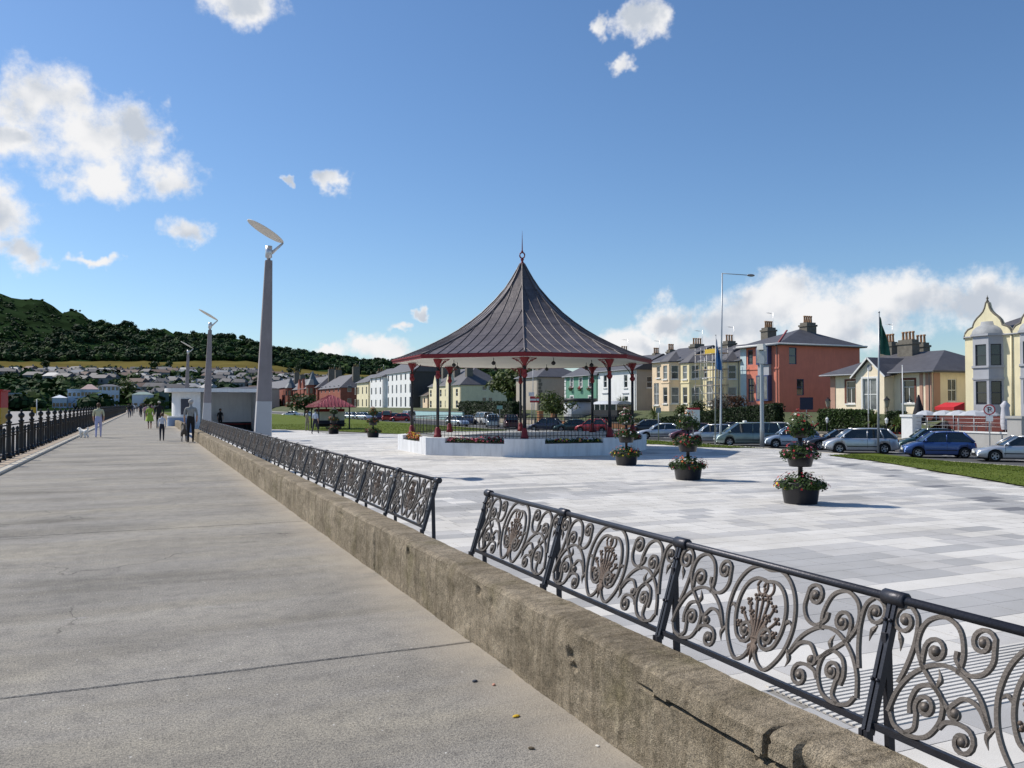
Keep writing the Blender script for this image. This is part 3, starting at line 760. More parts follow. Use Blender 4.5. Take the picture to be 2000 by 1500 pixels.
# lead sheet roof
ml, t_, p_, N_, L_ = nodes_of('lead_roof'); tcq = N_('ShaderNodeTexCoord').outputs['Object']
f_ = tnoise(t_, tcq, 1.2, 6, .6); f2_ = tnoise(t_, tmap(t_, tcq, (2,2,.6)), 3.5, 5, .65)
c_ = ramp(t_, f_, [(.3, (.078,.064,.066)), (.5, (.112,.094,.095)), (.72, (.16,.138,.137))])
c_ = tmix(t_, 1., c_, ramp(t_, f2_, [(.3,(.75,.75,.75)),(.55,(1,1,1)),(.75,(1.3,1.28,1.25))]), 'MULTIPLY')
wv = N_('ShaderNodeTexWave'); wv.bands_direction = 'Z'; L_(tcq, wv.inputs[0]); wv.inputs['Scale'].default_value = .55; wv.inputs['Distortion'].default_value = 1.2
c_ = tmix(t_, ramp(t_, wv.outputs[0], [(.0,(.5,)*3),(.025,(0,0,0))]), c_, (.03,.028,.03))
L_(c_, p_.inputs['Base Color']); setp(p_, Roughness=.46, Metallic=.15, Specular_IOR_Level=.5); tbump(t_, p_, f2_, .35, .03)
ROOF = [(.10,8.26),(.28,7.93),(.50,7.55),(.80,7.10),(1.30,6.52),(1.92,5.92),(2.45,5.50),(3.0,5.12),(3.55,4.80),(4.15,4.50),(4.8,4.20),(5.45,3.94),(6.10,3.72)]
MB().prism([bv(5.45,i,0)[:2] for i in range(8)], -.5, .20).build('floor', M('bandstand_floor', (.42,.42,.41), .8, .1, 2), bs, BO)
for i in range(8):
    w_ = MB(); ro, ri = 5.86, 5.44
    def sec(t, r, z):
        a = Vector(bv(r,i,z)); b = Vector(bv(r,i+1,z)); return a.lerp(b, t)
    def blk(t0, t1, z0, z1, r0=ro, r1=ri, m=0):
        vs = [sec(t,r,z) for z in (z0,z1) for t, r in ((t0,r0),(t1,r0),(t1,r1),(t0,r1))]
        w_.add(vs, [(0,3,2,1),(4,5,6,7),(0,1,5,4),(1,2,6,5),(2,3,7,6),(3,0,4,7)], m)
    blk(0,1,-.5,.02); blk(0,.2,.021,.225); blk(.8,1,.021,.225); blk(.2,.8,.021,.225,5.54,ri-.02); blk(.2,.8,.022,.07,5.82,5.542,1)
    w_.build('base_wall', [WHT, MAT_SOIL], bs, BO)
    # roof panel with its standing seams
    rp = MB(); n = len(ROOF)
    for k in (0, 1):
        rp.v += [bv(r, i+k, z) for r, z in ROOF]
    rp.f += [(j+1, j, n+j, n+j+1) for j in range(n-1)]; rp.m += [0]*(n-1); rp.s += [False]*(n-1)
    p = rp.build('roof_panel', ml, bs, BO)
    am = A0+(i+.5)*pi/4; rad = Vector((cos(am), sin(am), 0)); tan = Vector((-sin(am), cos(am), 0)); ap = cos(pi/8); hw = sin(pi/8)
    for q in range(-5, 5):
        s_ = (q+.5)*.46; path = []; rmin = abs(s_)/hw
        for k in range(41):
            r = lerp(max(rmin, .3), 6.10, k/40); z = interp(r, ROOF)
            path.append(BC+rad*r*ap+tan*s_+Vector((0,0,z+.012)))
        MB().tube(path, .020, 5, 0, True).build('seam', ml, p, BO)
    MB().tube([Vector(bv(r,i,z+.02)) for r, z in ROOF], .042, 6, 0, True).build('hip_roll', ml, bs, BO)
    fa = MB()
    for r0, r1, z0, z1 in ((6.06,6.12,3.56,3.735),(6.08,6.17,3.66,3.70)):
        vs = [bv(r,i+k,z) for z in (z0,z1) for k, r in ((0,r0),(1,r0),(1,r1),(0,r1))]
        fa.add(vs, [(0,1,2,3),(4,7,6,5),(0,4,5,1),(1,5,6,2),(2,6,7,3),(3,7,4,0)])
    fa.build('fascia', REDP, bs, BO)
    MB().add([bv(6.05,i,3.575),bv(6.05,i+1,3.575),(BC.x,BC.y,3.80)], [(2,1,0)]).build('ceiling_panel', CEIL, bs, BO)
    # column
    cx_, cy_, _ = bv(5.20, i, 0); cpos = (cx_-BC.x, cy_-BC.y, .5); cp = put('column', None, bs, cpos)
    a = A0+i*pi/4
    MB().lathe([(.17,.2),(.17,.32),(.135,.36),(.12,.55),(.085,.62),(.078,.66)], 8, a0=a).build('base', REDP, cp)
    MB().lathe([(.074,.66),(.066,1.6),(.062,3.5)], 10).build('shaft', DRKP, cp)
    MB().lathe([(.07,2.72),(.12,2.80),(.13,2.86),(.085,2.92),(.078,3.02),(.11,3.06)], 10).build('collar', REDP, cp)
    MB().lathe([(.065,3.22),(.09,3.3),(.17,3.46),(.2,3.55),(.2,3.57)], 8, a0=a).build('capital', REDP, cp)
    for s_ in (1, -1):
        d = Vector((cos(a+s_*R(112.5)), sin(a+s_*R(112.5)), 0)); br = MB()
        pth = [Vector((0,0,3.12))+d*.06, Vector((0,0,3.30))+d*.14, Vector((0,0,3.44))+d*.32, Vector((0,0,3.52))+d*.52]
        br.tube(catmull(pth, 5), .020, 5)
        for cc_, rr in ((.20,.06),(.34,.045),(.12,.05)):
            z_ = 3.50-rr; ctr = Vector((0,0,z_))+d*cc_
            br.tube([ctr+d*cos(k*pi/6)*rr+Vector((0,0,sin(k*pi/6)*rr)) for k in range(13)], .012, 4)
        br.tube([Vector((0,0,3.54)), Vector((0,0,3.54))+d*.56], .018, 5)
        br.build('bracket', REDP, cp)
    d = Vector((-cos(a), -sin(a), 0))
    MB().tube(catmull([Vector((0,0,2.95))+d*.05, Vector((0,0,3.2))+d*.16, Vector((0,0,3.5))+d*.42], 5), .022, 5).build('bracket', DRKP, cp)
    # railing between this column and the next
    ra = put('railing', None, bs, (0,0,.5)); A_ = Vector(bv(5.20,i,0))-BC; B_ = Vector(bv(5.20,i+1,0))-BC
    for z in (1.08, .32):
        MB().tube([A_+Vector((0,0,z)), B_+Vector((0,0,z))], .016, 5).build('rail', DRKP, ra)
    if i == 0: bal = MB().tube([(0,0,.2),(0,0,1.10)], .0105, 5).mesh('baluster', DRKP)
    for q in range(1, 24): put('baluster', bal, ra, tuple(A_.lerp(B_, q/24)))
MB().lathe([(.13,8.2),(.14,8.28),(.06,8.36),(.05,8.42),(.09,8.48),(.05,8.54)], 10, BC).build('finial_base', REDP, bs, BO)
fi = MB().tube([BC+Vector((cos(A0+pi/2)*.115*cos(k*pi/9), sin(A0+pi/2)*.115*cos(k*pi/9), 8.68+.135*sin(k*pi/9))) for k in range(19)], .034, 7)
fi.lathe([(.035,8.80),(.06,8.86),(.03,8.92),(.022,9.2),(.004,9.85),(0,9.86)], 8, BC).build('finial', REDP, bs, BO)
for i in range(8):
    a = A0+(i+.5)*pi/4; q = BC+Vector((cos(a)*3.4, sin(a)*3.4, 0))
    MB().tube([q+Vector((0,0,3.69)), q+Vector((0,0,3.5))], .015, 5).lathe([(.02,3.52),(.09,3.46),(.10,3.40),(.05,3.34),(0,3.33)], 10, q).build('ceiling_light', DRKP, bs, BO)
for i, lab, fl in ((7,'crimson flowers with dark leaves in the trough left of the bandstand corner',(1,1,2,1)),(0,'sparse dark leafy plants in the trough right of the bandstand corner',(1,4,2)),
                   (6,'bright orange and yellow flowers in the trough on the bandstand side wall',(5,5,0,4)),(1,'red flowers in the far right trough of the bandstand',(0,1))):
    rng = random.Random(40+i); A_ = Vector(bv(5.68,i,.10)); B_ = Vector(bv(5.68,i+1,.10))
    t = thing('trough_flowers', lab, 'flowers', A_.lerp(B_, .5)); f = MB(); b = MB()
    for q in range(20):
        c_ = A_.lerp(B_, .22+.56*q/19); k_ = rng.uniform(.4, 1.1) if i != 0 else rng.uniform(.15, .7)
        if i == 6: c_ = A_.lerp(B_, .3+.35*q/19)
        leaves(f, c_, (.17,.17,.20*k_+.05), 60, .045, rng, shell=.2)
        if rng.random() < .75 and (i != 0 or rng.random() < .35): blooms(b, c_+Vector((0,0,.05)), (.15,.15,.22*k_), 9 if i != 6 else 16, .035, rng, fl)
    f.build('foliage', LEAF, t, tuple(t.location)); b.build('flowers', FL, t, tuple(t.location))

# ================================================================== white promenade shelter
SHW = M('shelter_white', (.74,.745,.75), .7, .07, .8, .1, 20, grime=.25, world=True); SHB = M('shelter_blue_grey', S(140,158,186), .7, .1, 1)
SHD = M('shelter_dark_dado', (.012,.014,.026), .6, .2, 1); SHR = M('shelter_red_band', S(120,30,28), .7, .1, 2)
sx0, sx1, sy0, sy1 = 1.75, 8.3, 68.5, 73.
sh = thing('promenade_shelter', 'long white flat-roofed shelter with rounded end and dark recess', 'shelter', (5, 70, -.5)); so_ = (5,70,-.5)
def rounded(x0, x1, y0, y1, r):
    return [(x1,y0),(x1,y1)]+[(x0+r-r*sin(t*pi/16), y1-r+r*cos(t*pi/16)) for t in range(9)]+[(x0+r-r*cos(t*pi/16), y0+r-r*sin(t*pi/16)) for t in range(9)]
MB().prism(rounded(sx0-.35, sx1+.15, sy0-.4, sy1+.3, 1.2), 2.58, 2.86).build('roof', SHW, sh, so_)
MB().prism(rounded(sx0+.2, 3.9, sy0+.3, sy1, .9), -.5, 2.579).build('kiosk_block', SHW, sh, so_)
MB().box(sx0+.75, sx0+1.45, sy0+.24, sy0+.29, .85, 2.05).build('window', M('shelter_window', (.03,.035,.06), .15, .1, 3), sh, so_)
MB().box(sx0+.65, sx0+1.55, sy0+.18, sy0+.29, .76, .84).build('window_sill', SHW, sh, so_)
MB().prism(rounded(sx0-.2, 3.3, sy0-.7, sy0+.29, .45), -.5, .62).build('planter_wall', SHB, sh, so_)
MB().prism(rounded(sx0-.22, 3.32, sy0-.72, sy0+.31, .47), .621, .74).build('planter_coping', SHW, sh, so_)
MB().box(3.91, sx1, sy1-.25, sy1, .18, 2.579).build('back_wall', SHW, sh, so_)
MB().box(3.91, sx1, sy1-.27, sy1, -.5, .179).build('dado', SHD, sh, so_)
MB().box(3.91, sx1, sy0+.2, sy1-.271, -.5, -.44).build('floor', SHD, sh, so_)
MB().box(sx1-.2, sx1, sy0+.3, sy1-.26, -.43, 2.578).build('end_wall', SHW, sh, so_)
MB().box(4.0, sx1-.25, sy1-.8, sy1-.28, -.02, .06).build('seat', SHR, sh, so_)
for x in (4.6, 6.2, 7.7): MB().box(x-.06, x+.06, sy1-.75, sy1-.3, -.43, -.021).build('seat_leg', SHD, sh, so_)

# ================================================================== red-roofed park shelter
ps = thing('park_shelter', 'small open park shelter with red hipped roof on the lawn', 'shelter', (14.7, 73, -.47)); po = (14.7,73,-.47)
RR = M('shelter_red_tiles', S(150,70,78), .6, .15, 4, .3, 20); c0 = Vector((14.7,73,0)); hx, hy = 1.75, 2.2; ze, zr = 1.42, 2.42
cor = [c0+Vector((-hx,-hy,ze)), c0+Vector((hx,-hy,ze)), c0+Vector((hx,hy,ze)), c0+Vector((-hx,hy,ze))]; r0 = c0+Vector((0,-.8,zr)); r1 = c0+Vector((0,.8,zr))
for pts in ([cor[0],cor[1],r0],[cor[1],cor[2],r1,r0],[cor[2],cor[3],r1],[cor[3],cor[0],r0,r1]):
    q = MB().slab(pts, (pts[1]-pts[0]).cross(pts[2]-pts[0]), .06).build('roof_slope', RR, ps, po)
    e0, e1 = pts[0], pts[1]; tp = pts[2] if len(pts) == 3 else None; nn_ = (pts[1]-pts[0]).cross(pts[2]-pts[0]).normalized()*.015
    for k in range(1, 12):
        a_ = e0.lerp(e1, k/12); 
        if len(pts) == 3: b_ = (e0.lerp(tp, k/6) if k < 6 else tp.lerp(e1, (k-6)/6))
        else: b_ = pts[3].lerp(pts[2], max(0, min(1, ((k/12)*4.4-1.4)/1.6))); b_ = b_ if 1.4/4.4 <= k/12 <= 3/4.4 else (e0.lerp(pts[3], (k/12)*4.4/1.4) if k/12 < .4 else e1.lerp(pts[2], (1-k/12)*4.4/1.4))
        MB().tube([a_+nn_, b_+nn_], .022, 4).build('rib', RR, q, po)
for dx in (-1.3, 0, 1.3):
    for dy in (-1.7, 1.7): MB().box(c0.x+dx-.05, c0.x+dx+.05, c0.y+dy-.05, c0.y+dy+.05, -.47, ze).build('post', SHD, ps, po)
MB().box(c0.x-1.25, c0.x+1.25, c0.y-.05, c0.y+.05, .25, 1.0).build('screen_pane', M('shelter_cream', (.55,.55,.47), .6, .1, 2), ps, po)
MB().box(c0.x-1.25, c0.x+1.25, c0.y-.055, c0.y+.055, -.3, .249).build('screen_panel', SHD, ps, po)
MB().box(c0.x-1.25, c0.x+1.25, c0.y-.055, c0.y+.055, 1.001, 1.25).build('screen_panel', SHR, ps, po)
for s_ in (-1, 1): MB().box(c0.x-1.2, c0.x+1.2, c0.y+s_*.45-.3, c0.y+s_*.45+.3, -.05, .02).build('seat', SHD, ps, po)
# ================================================================== hill, woods and the town beyond
SKY = [(-900,640),(-500,600),(-150,574),(0,572),(22,576),(34,582),(70,583),(95,593),(125,604),(135,607),(150,611),(165,620),(185,632),(240,640),(330,648),(400,656),(450,664),(500,672),(560,686),(620,694),(700,705),(760,708),(850,714),(985,724),(1100,737),(1300,748),(1560,744),(1640,710),(1660,706),(1700,716),(1800,747),(2400,752)]
LOW = [(400,-9),(470,-1),(520,10),(600,32),(750,54),(880,63),(1060,86)]
def terr(u, r):      # height of the land r metres away along the sight line u
    sp = 790-interp(u, SKY); f = min(1, sp/122)
    if r <= 1060: pxv = interp(r, LOW)*f
    else:
        t = min(1, (r-1060)/440); pxv = lerp(86*f, sp, t)
    if r > 1500: return terr(u, 1500)-(r-1500)*.25
    k = kk(u); zc = r/sqrt(1+k*k)
    return EYE+pxv/1640*zc+(.6+.004*max(0, r-500))*noise.noise((u*.03, r*.02, 0))*(3 if r > 1100 else .9)-1
def polar(u, r):
    k = kk(u); zc = r/sqrt(1+k*k); return (zc*(k*CA+SA), zc*(CA-k*SA))
hm = MB(); US = [-900+i*20 for i in range(166)]; RS = [400,430,470,520,580,640,700,760,820,880,930,960,1000,1040,1060,1090,1130,1180,1240,1300,1360,1420,1470,1500,1560,1700,2000]
for r in RS:
    for u in US: hm.v.append((*polar(u, r), terr(u, r)-(3 if r == 400 else 0)))
n = len(US)
def field(u, r):
    if u < -300 or u > 760: return False
    return 905+18*noise.noise((u*.012,0,0)) < r < 1062 and noise.noise((u*.011, 4, r*.004)) > -.42
for i in range(len(RS)-1):
    for j in range(n-1):
        rm = (RS[i]+RS[i+1])/2; um = US[j]+10
        m = 1 if field(um, rm) else 2 if rm > 1250 and um < 230 and noise.noise((um*.02, rm*.01, 2)) > -.25 else 0
        hm.f.append((i*n+j, i*n+j+1, (i+1)*n+j+1, (i+1)*n+j)); hm.m.append(m); hm.s.append(True)
H0 = M('hill_scrub', (.019,.038,.014), .95, .5, .018, .5, .2, 0, 0, world=True); H1 = M('hill_field_dry', (.135,.11,.036), .95, .28, .02, 0, 1, 0, 0, world=True)
H2 = M('hill_heather', (.019,.034,.014), .95, .6, .02, .6, .15, 0, 0, world=True)
struct(hm.build('hill', [H0, H1, H2]))
# the wood on the hill: too many crowns to count, one mass
ICO = None
def ico():
    import bmesh
    bm = bmesh.new(); bmesh.ops.create_icosphere(bm, subdivisions=1, radius=.8)
    v = [tuple(x.co) for x in bm.verts]; f = [tuple(q.index for q in p.verts) for p in bm.faces]; bm.free(); return v, f
ICO = ico()
def crown(mb, c, r, h, seed, m=0, rough=.5):
    o = len(mb.v)
    for x, y, z in ICO[0]:
        d = 1+rough*noise.noise((x*1.7+seed, y*1.7, z*1.7+seed*.3))+.4*rough*noise.noise((x*5+seed, y*5, z*5))
        mb.v.append((c[0]+x*r*d, c[1]+y*r*d, c[2]+h*.5+z*h*.55*d))
    for f in ICO[1]: mb.f.append(tuple(i+o for i in f)); mb.m.append(m); mb.s.append(False)
    cr_ = random.Random(int(seed*1000))
    for _ in range(26):
        z_ = cr_.uniform(-.75, 1); a_ = cr_.random()*6.283; q_ = sqrt(1-z_*z_)*cr_.uniform(.8, 1.12); n_ = Vector((cos(a_)*q_, sin(a_)*q_, z_+.25)).normalized()
        p_ = Vector((c[0]+cos(a_)*q_*r, c[1]+sin(a_)*q_*r, c[2]+h*.5+z_*h*.5)); n_ = (n_+Vector((cr_.uniform(-.6,.6), cr_.uniform(-.6,.6), cr_.uniform(-.4,.6)))).normalized()
        u_ = n_.orthogonal().normalized(); v_ = n_.cross(u_); s_ = r*cr_.uniform(.22, .42)
        mb.add([p_-u_*s_, p_-v_*s_*.7, p_+u_*s_, p_+v_*s_*.7], [(0,1,2,3)], m)
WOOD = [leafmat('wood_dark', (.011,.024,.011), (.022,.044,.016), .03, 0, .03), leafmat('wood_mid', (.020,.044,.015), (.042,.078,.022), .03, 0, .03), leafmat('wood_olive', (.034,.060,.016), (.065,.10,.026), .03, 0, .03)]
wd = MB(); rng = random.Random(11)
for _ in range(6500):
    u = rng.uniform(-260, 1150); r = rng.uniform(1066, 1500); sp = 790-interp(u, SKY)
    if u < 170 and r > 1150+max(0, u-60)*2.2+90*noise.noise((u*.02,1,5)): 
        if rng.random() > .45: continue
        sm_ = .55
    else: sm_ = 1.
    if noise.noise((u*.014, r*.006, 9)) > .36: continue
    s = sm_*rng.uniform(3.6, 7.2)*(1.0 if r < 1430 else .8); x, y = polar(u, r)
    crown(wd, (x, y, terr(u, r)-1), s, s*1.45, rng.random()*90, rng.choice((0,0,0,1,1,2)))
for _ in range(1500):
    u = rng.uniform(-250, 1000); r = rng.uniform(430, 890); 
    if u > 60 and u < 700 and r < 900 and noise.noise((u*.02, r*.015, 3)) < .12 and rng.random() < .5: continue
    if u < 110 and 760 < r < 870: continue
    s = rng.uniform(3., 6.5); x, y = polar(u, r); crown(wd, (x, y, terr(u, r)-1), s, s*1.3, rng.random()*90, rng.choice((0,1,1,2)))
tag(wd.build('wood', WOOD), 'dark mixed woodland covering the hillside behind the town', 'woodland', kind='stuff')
BARK = M('bark', (.07,.055,.04), .9, .3, 6, .5, 30)
def tree(name, label, X, Y, z, r, h, seed, pal, n=900, size=.5, group=None):
    t = thing(name, label, 'tree', (X, Y, z), 0, group); rng = random.Random(seed)
    tr = MB().tube([(0,0,-.3),(.02*h,0,h*.3),(-.01*h,.02*h,h*.62)], [h*.035, h*.028, h*.012], 7)
    for a in range(5):
        t_ = a*1.26+rng.random(); tr.tube([(0,0,h*(.28+.05*a)),(cos(t_)*r*.35,sin(t_)*r*.35,h*(.45+.05*a)),(cos(t_)*r*.6,sin(t_)*r*.6,h*(.58+.05*a))], [h*.016,h*.01,h*.004], 5)
    tr.build('trunk', BARK, t); f = MB()
    for k in range(14):
        a = rng.random()*6.28; q = rng.uniform(0, .68); zz = rng.uniform(.38, .86); w_ = 1-.55*abs(zz-.55)*2
        leaves(f, (cos(a)*r*q*w_, sin(a)*r*q*w_, h*zz), (r*.42, r*.42, h*.15), n//14, size, rng, shell=.35)
    f.build('crown', pal, t); return t
LF = [leafmat('tree_leaf_dark', (.022,.045,.012), (.05,.08,.02), .6), leafmat('tree_leaf_olive', (.05,.075,.015), (.10,.13,.03), .6)]
for i, (u, r, s) in enumerate(((88,925,9),(301,930,9),(330,930,8),(566,935,8),(582,930,10),(667,950,11),(728,955,9),(695,900,6))):
    x, y = polar(u, r)
    tree('field_tree', ('lone dark tree in the dry field left of the lamps','dark round tree in the dry hill field, left of a pair','dark tree in the dry hill field beside the distant lamp',
         'small dark tree at the field edge left of a taller one','tall dark tree at the field edge above the brick turrets','dark block-shaped tree in the upper dry field','dark tree at the right end of the dry field','small tree below the dry field')[i], x, y, terr(u, r)-1, s*.6, s*1.3, 50+i, LF[0], 420, 1.1, 'trees standing in the dry field')
# houses scattered on the slope
HW = [M('slope_house_white', (.38,.38,.37), .8, .1, .1), M('slope_house_grey', (.24,.235,.225), .8, .1, .1), M('slope_house_cream', (.29,.25,.2), .8, .1, .1), M('slope_house_teal', (.22,.32,.33), .8, .1, .1)]
HR = [M('slope_roof_slate', (.10,.095,.10), .7, .2, .3), M('slope_roof_brown', (.13,.085,.07), .8, .2, .3), M('slope_roof_pale', (.30,.30,.30), .6, .1, .3)]
HNAME = ('white','grey','cream','teal'); RNAME = ('slate grey','brown','pale grey')
hs_cache = {}
def slope_house(wi, ri, w, d, h, rh):
    k_ = (wi, ri, w)
    if k_ not in hs_cache:
        a = MB().box(-w/2,w/2,-d/2,d/2,-3,h).mesh('wall', HW[wi]); b = MB()
        b.add([(-w/2-.4,-d/2-.4,h),(w/2+.4,-d/2-.4,h),(w/2+.4,d/2+.4,h),(-w/2-.4,d/2+.4,h),(-w/2+.6,0,h+rh),(w/2-.6,0,h+rh)], [(0,1,5,4),(1,2,5),(2,3,4,5),(3,0,4),(3,2,1,0)])
        c = MB()
        for x in (-w*.3, 0, w*.3): c.box(x-.6, x+.6, -d/2-.06, -d/2-.02, h*.35, h*.75)
        e = MB().box(w*.3-.5, w*.3+.5, -.4, .4, h+rh*.5, h+rh+1.2)
        hs_cache[k_] = (a, b.mesh('roof', HR[ri]), c.mesh('windows', M('far_glass', (.03,.035,.045), .3, 0)), e.mesh('chimney', HW[1]))
    return hs_cache[k_]
rng = random.Random(21); placed = []
for row_r in (520, 570, 620, 670, 715, 760, 800, 840):
    u = rng.uniform(-140, -60)
    while u < 720:
        u += rng.uniform(16, 40); r = row_r+rng.uniform(-14, 14)
        if u < 60 and r < 760: continue
        if row_r < 640 and u < 250: continue
        if noise.noise((u*.012, row_r*.01, 6)) < -.28: continue
        wi = rng.choice((0,1,1,1,2,2,3) if rng.random() < .5 else (1,1,2)); ri = rng.choice((0,0,0,1,2)); w_ = rng.choice((9, 12, 15)); x, y = polar(u, r)
        t = thing('hillside_house', '%s walled house with %s roof, one of the small houses on the hillside' % (HNAME[wi], RNAME[ri]), 'house', (x, y, terr(u, r)-.5), -R(YAW)+rng.uniform(-.5,.5), 'small %s hillside houses with %s roofs' % (HNAME[wi], RNAME[ri]))
        for nm, me in zip(('wall','roof','window','chimney'), slope_house(wi, ri, w_, 8, 4.6, 2.6)): put(nm, me, t)

# ================================================================== buildings along the road
GLASS = M('window_glass', (.018,.022,.028), .06, .3, 3, 0, 1, 0, .8); GLASS2 = M('window_glass_curtained', (.16,.17,.175), .12, .45, 2, 0, 1, 0, .8)
TRIM = M('white_joinery', (.74,.74,.72), .55, .06, 4); SLATE = M('slate_roof', (.082,.080,.090), .62, .2, 1.4, .5, 9, 0, .45, grime=.3)
STONE = M('chimney_stone', (.16,.145,.12), .9, .25, 3, .4, 20); POT = M('clay_pot', (.36,.21,.12), .85, .2, 5); LEADG = M('lead_flashing', (.30,.31,.33), .5, .12, 3)
def xp(u, Y): k = kk(u); return Y*(k*CA+SA)/(CA-k*SA)
def zpy(u, v, Y): k = kk(u); return EYE-(v-790)/1640*Y/(CA-k*SA)
def face(mb, P0, U, W, H, N, ops, m=0, depth=.14):
    """wall face with real openings: ops = (u0, v0, w, h)"""
    P0 = Vector(P0); U = Vector(U); N = Vector(N); Z = Vector((0,0,1))
    ops = [(max(.02,a), max(.02,b), min(c, W-a-.02), min(d, H-b-.02)) for a, b, c, d in ops]
    us = sorted({0, W}|{round(x,4) for a, b, c, d in ops for x in (a, a+c)}); vs = sorted({0, H}|{round(x,4) for a, b, c, d in ops for x in (b, b+d)})
    for a, b in zip(us, us[1:]):
        for c, d in zip(vs, vs[1:]):
            mu, mv = (a+b)/2, (c+d)/2
            if any(x < mu < x+p and y < mv < y+q for x, y, p, q in ops): continue
            mb.quad(P0+U*a+Z*c, P0+U*b+Z*c, P0+U*b+Z*d, P0+U*a+Z*d, m)
    for x, y, p, q in ops:
        A, B, C, D_ = [P0+U*i+Z*j for i, j in ((x,y),(x+p,y),(x+p,y+q),(x,y+q))]; d = -N*depth
        for e, f in ((A,B),(B,C),(C,D_),(D_,A)): mb.quad(e, f, f+d, e+d, m)
def window(parent, off, P0, U, N, op, style='sash', fm=None, gm=None, sur=None, sill=None, depth=.12):
    P0 = Vector(P0); U = Vector(U); N = Vector(N); Z = Vector((0,0,1)); x, y, p, q = op; fm = fm or TRIM; fr = MB(); b = .07
    def strip(mb, u0, u1, v0, v1, back, front):
        vs = [P0+U*u+Z*v-N*dd for dd in (back, front) for u, v in ((u0,v0),(u1,v0),(u1,v1),(u0,v1))]
        mb.add(vs, [(0,1,2,3),(4,7,6,5),(0,4,5,1),(1,5,6,2),(2,6,7,3),(3,7,4,0)])
    e = .003
    strip(fr, x+e, x+b, y+e, y+q-e, depth, depth-.06); strip(fr, x+p-b, x+p-e, y+e, y+q-e, depth, depth-.06)
    strip(fr, x+b, x+p-b, y+e, y+b, depth, depth-.06); strip(fr, x+b, x+p-b, y+q-b, y+q-e, depth, depth-.06)
    if style in ('sash', 'cross', 'door'): strip(fr, x+b, x+p-b, y+q*.5-.035, y+q*.5+.035, depth, depth-.05)
    if style == 'cross' or style == 'door': strip(fr, x+p/2-.03, x+p/2+.03, y+b, y+q-b, depth-.001, depth-.045)
    if style == 'tall': strip(fr, x+b, x+p-b, y+q*.68, y+q*.68+.06, depth, depth-.05); strip(fr, x+p/2-.03, x+p/2+.03, y+b, y+q*.68, depth-.001, depth-.045)
    o = fr.build('door' if style == 'door' else 'window', fm, parent, off)
    g_ = MB().quad(*[P0+U*u+Z*v-N*(depth-.012) for u, v in ((x,y),(x+p,y),(x+p,y+q),(x,y+q))]); g_.build('pane', gm or GLASS, o, off)
    if sill: s_ = MB(); strip(s_, x-.1, x+p+.1, y-.14, y-.005, 0, -.12); s_.build('sill', sill, o, off)
    if sur:
        s_ = MB(); d = .18
        strip(s_, x-d, x-e, y-d*.2, y+q+d, 0, -.045); strip(s_, x+p+e, x+p+d, y-d*.2, y+q+d, 0, -.045); strip(s_, x-e, x+p+e, y+q+e, y+q+d, 0, -.045)
        s_.build('surround', sur, o, off)
    return o
def hiproof(mb, x0, x1, y0, y1, z, zr, o=.35, gable=False, inset=None):
    x0 -= o; x1 += o; y0 -= o; y1 += o; xm = (x0+x1)/2
    if gable: i = .0
    else: i = inset if inset is not None else min((x1-x0)/2, (y1-y0)/2-.05)
    a, b, c, d = (x0,y0,z),(x1,y0,z),(x1,y1,z),(x0,y1,z); e, f = (xm,y0+i,zr),(xm,y1-i,zr)
    lo = lambda p: (p[0], p[1], p[2]-.14)
    mb.add([a,b,c,d,e,f,lo(a),lo(b),lo(c),lo(d)], [(3,0,4,5),(1,2,5,4),(0,1,4),(2,3,5),(6,9,8,7),(0,6,7,1),(1,7,8,2),(2,8,9,3),(3,9,6,0)])
def chimney(parent, off, x, y, wx, wy, z0, z1, pots=3, mat=None):
    c = MB().box(x-wx/2,x+wx/2,y-wy/2,y+wy/2,z0,z1-.45).box(x-wx/2-.09,x+wx/2+.09,y-wy/2-.09,y+wy/2+.09,z1-.45,z1-.25).box(x-wx/2+.05,x+wx/2-.05,y-wy/2+.05,y+wy/2-.05,z1-.25,z1)
    o = c.build('chimney', mat or STONE, parent, off)
    for k in range(pots):
        f = (k+.5)/pots-.5; px_, py_ = (x+f*wx*.9, y) if wx > wy else (x, y+f*wy*.9)
        MB().lathe([(.15,z1),(.12,z1+.1),(.10,z1+.62),(.14,z1+.66),(.13,z1+.8),(.09,z1+.8)], 8, (px_, py_, 0)).build('chimney_pot', POT, o, off)
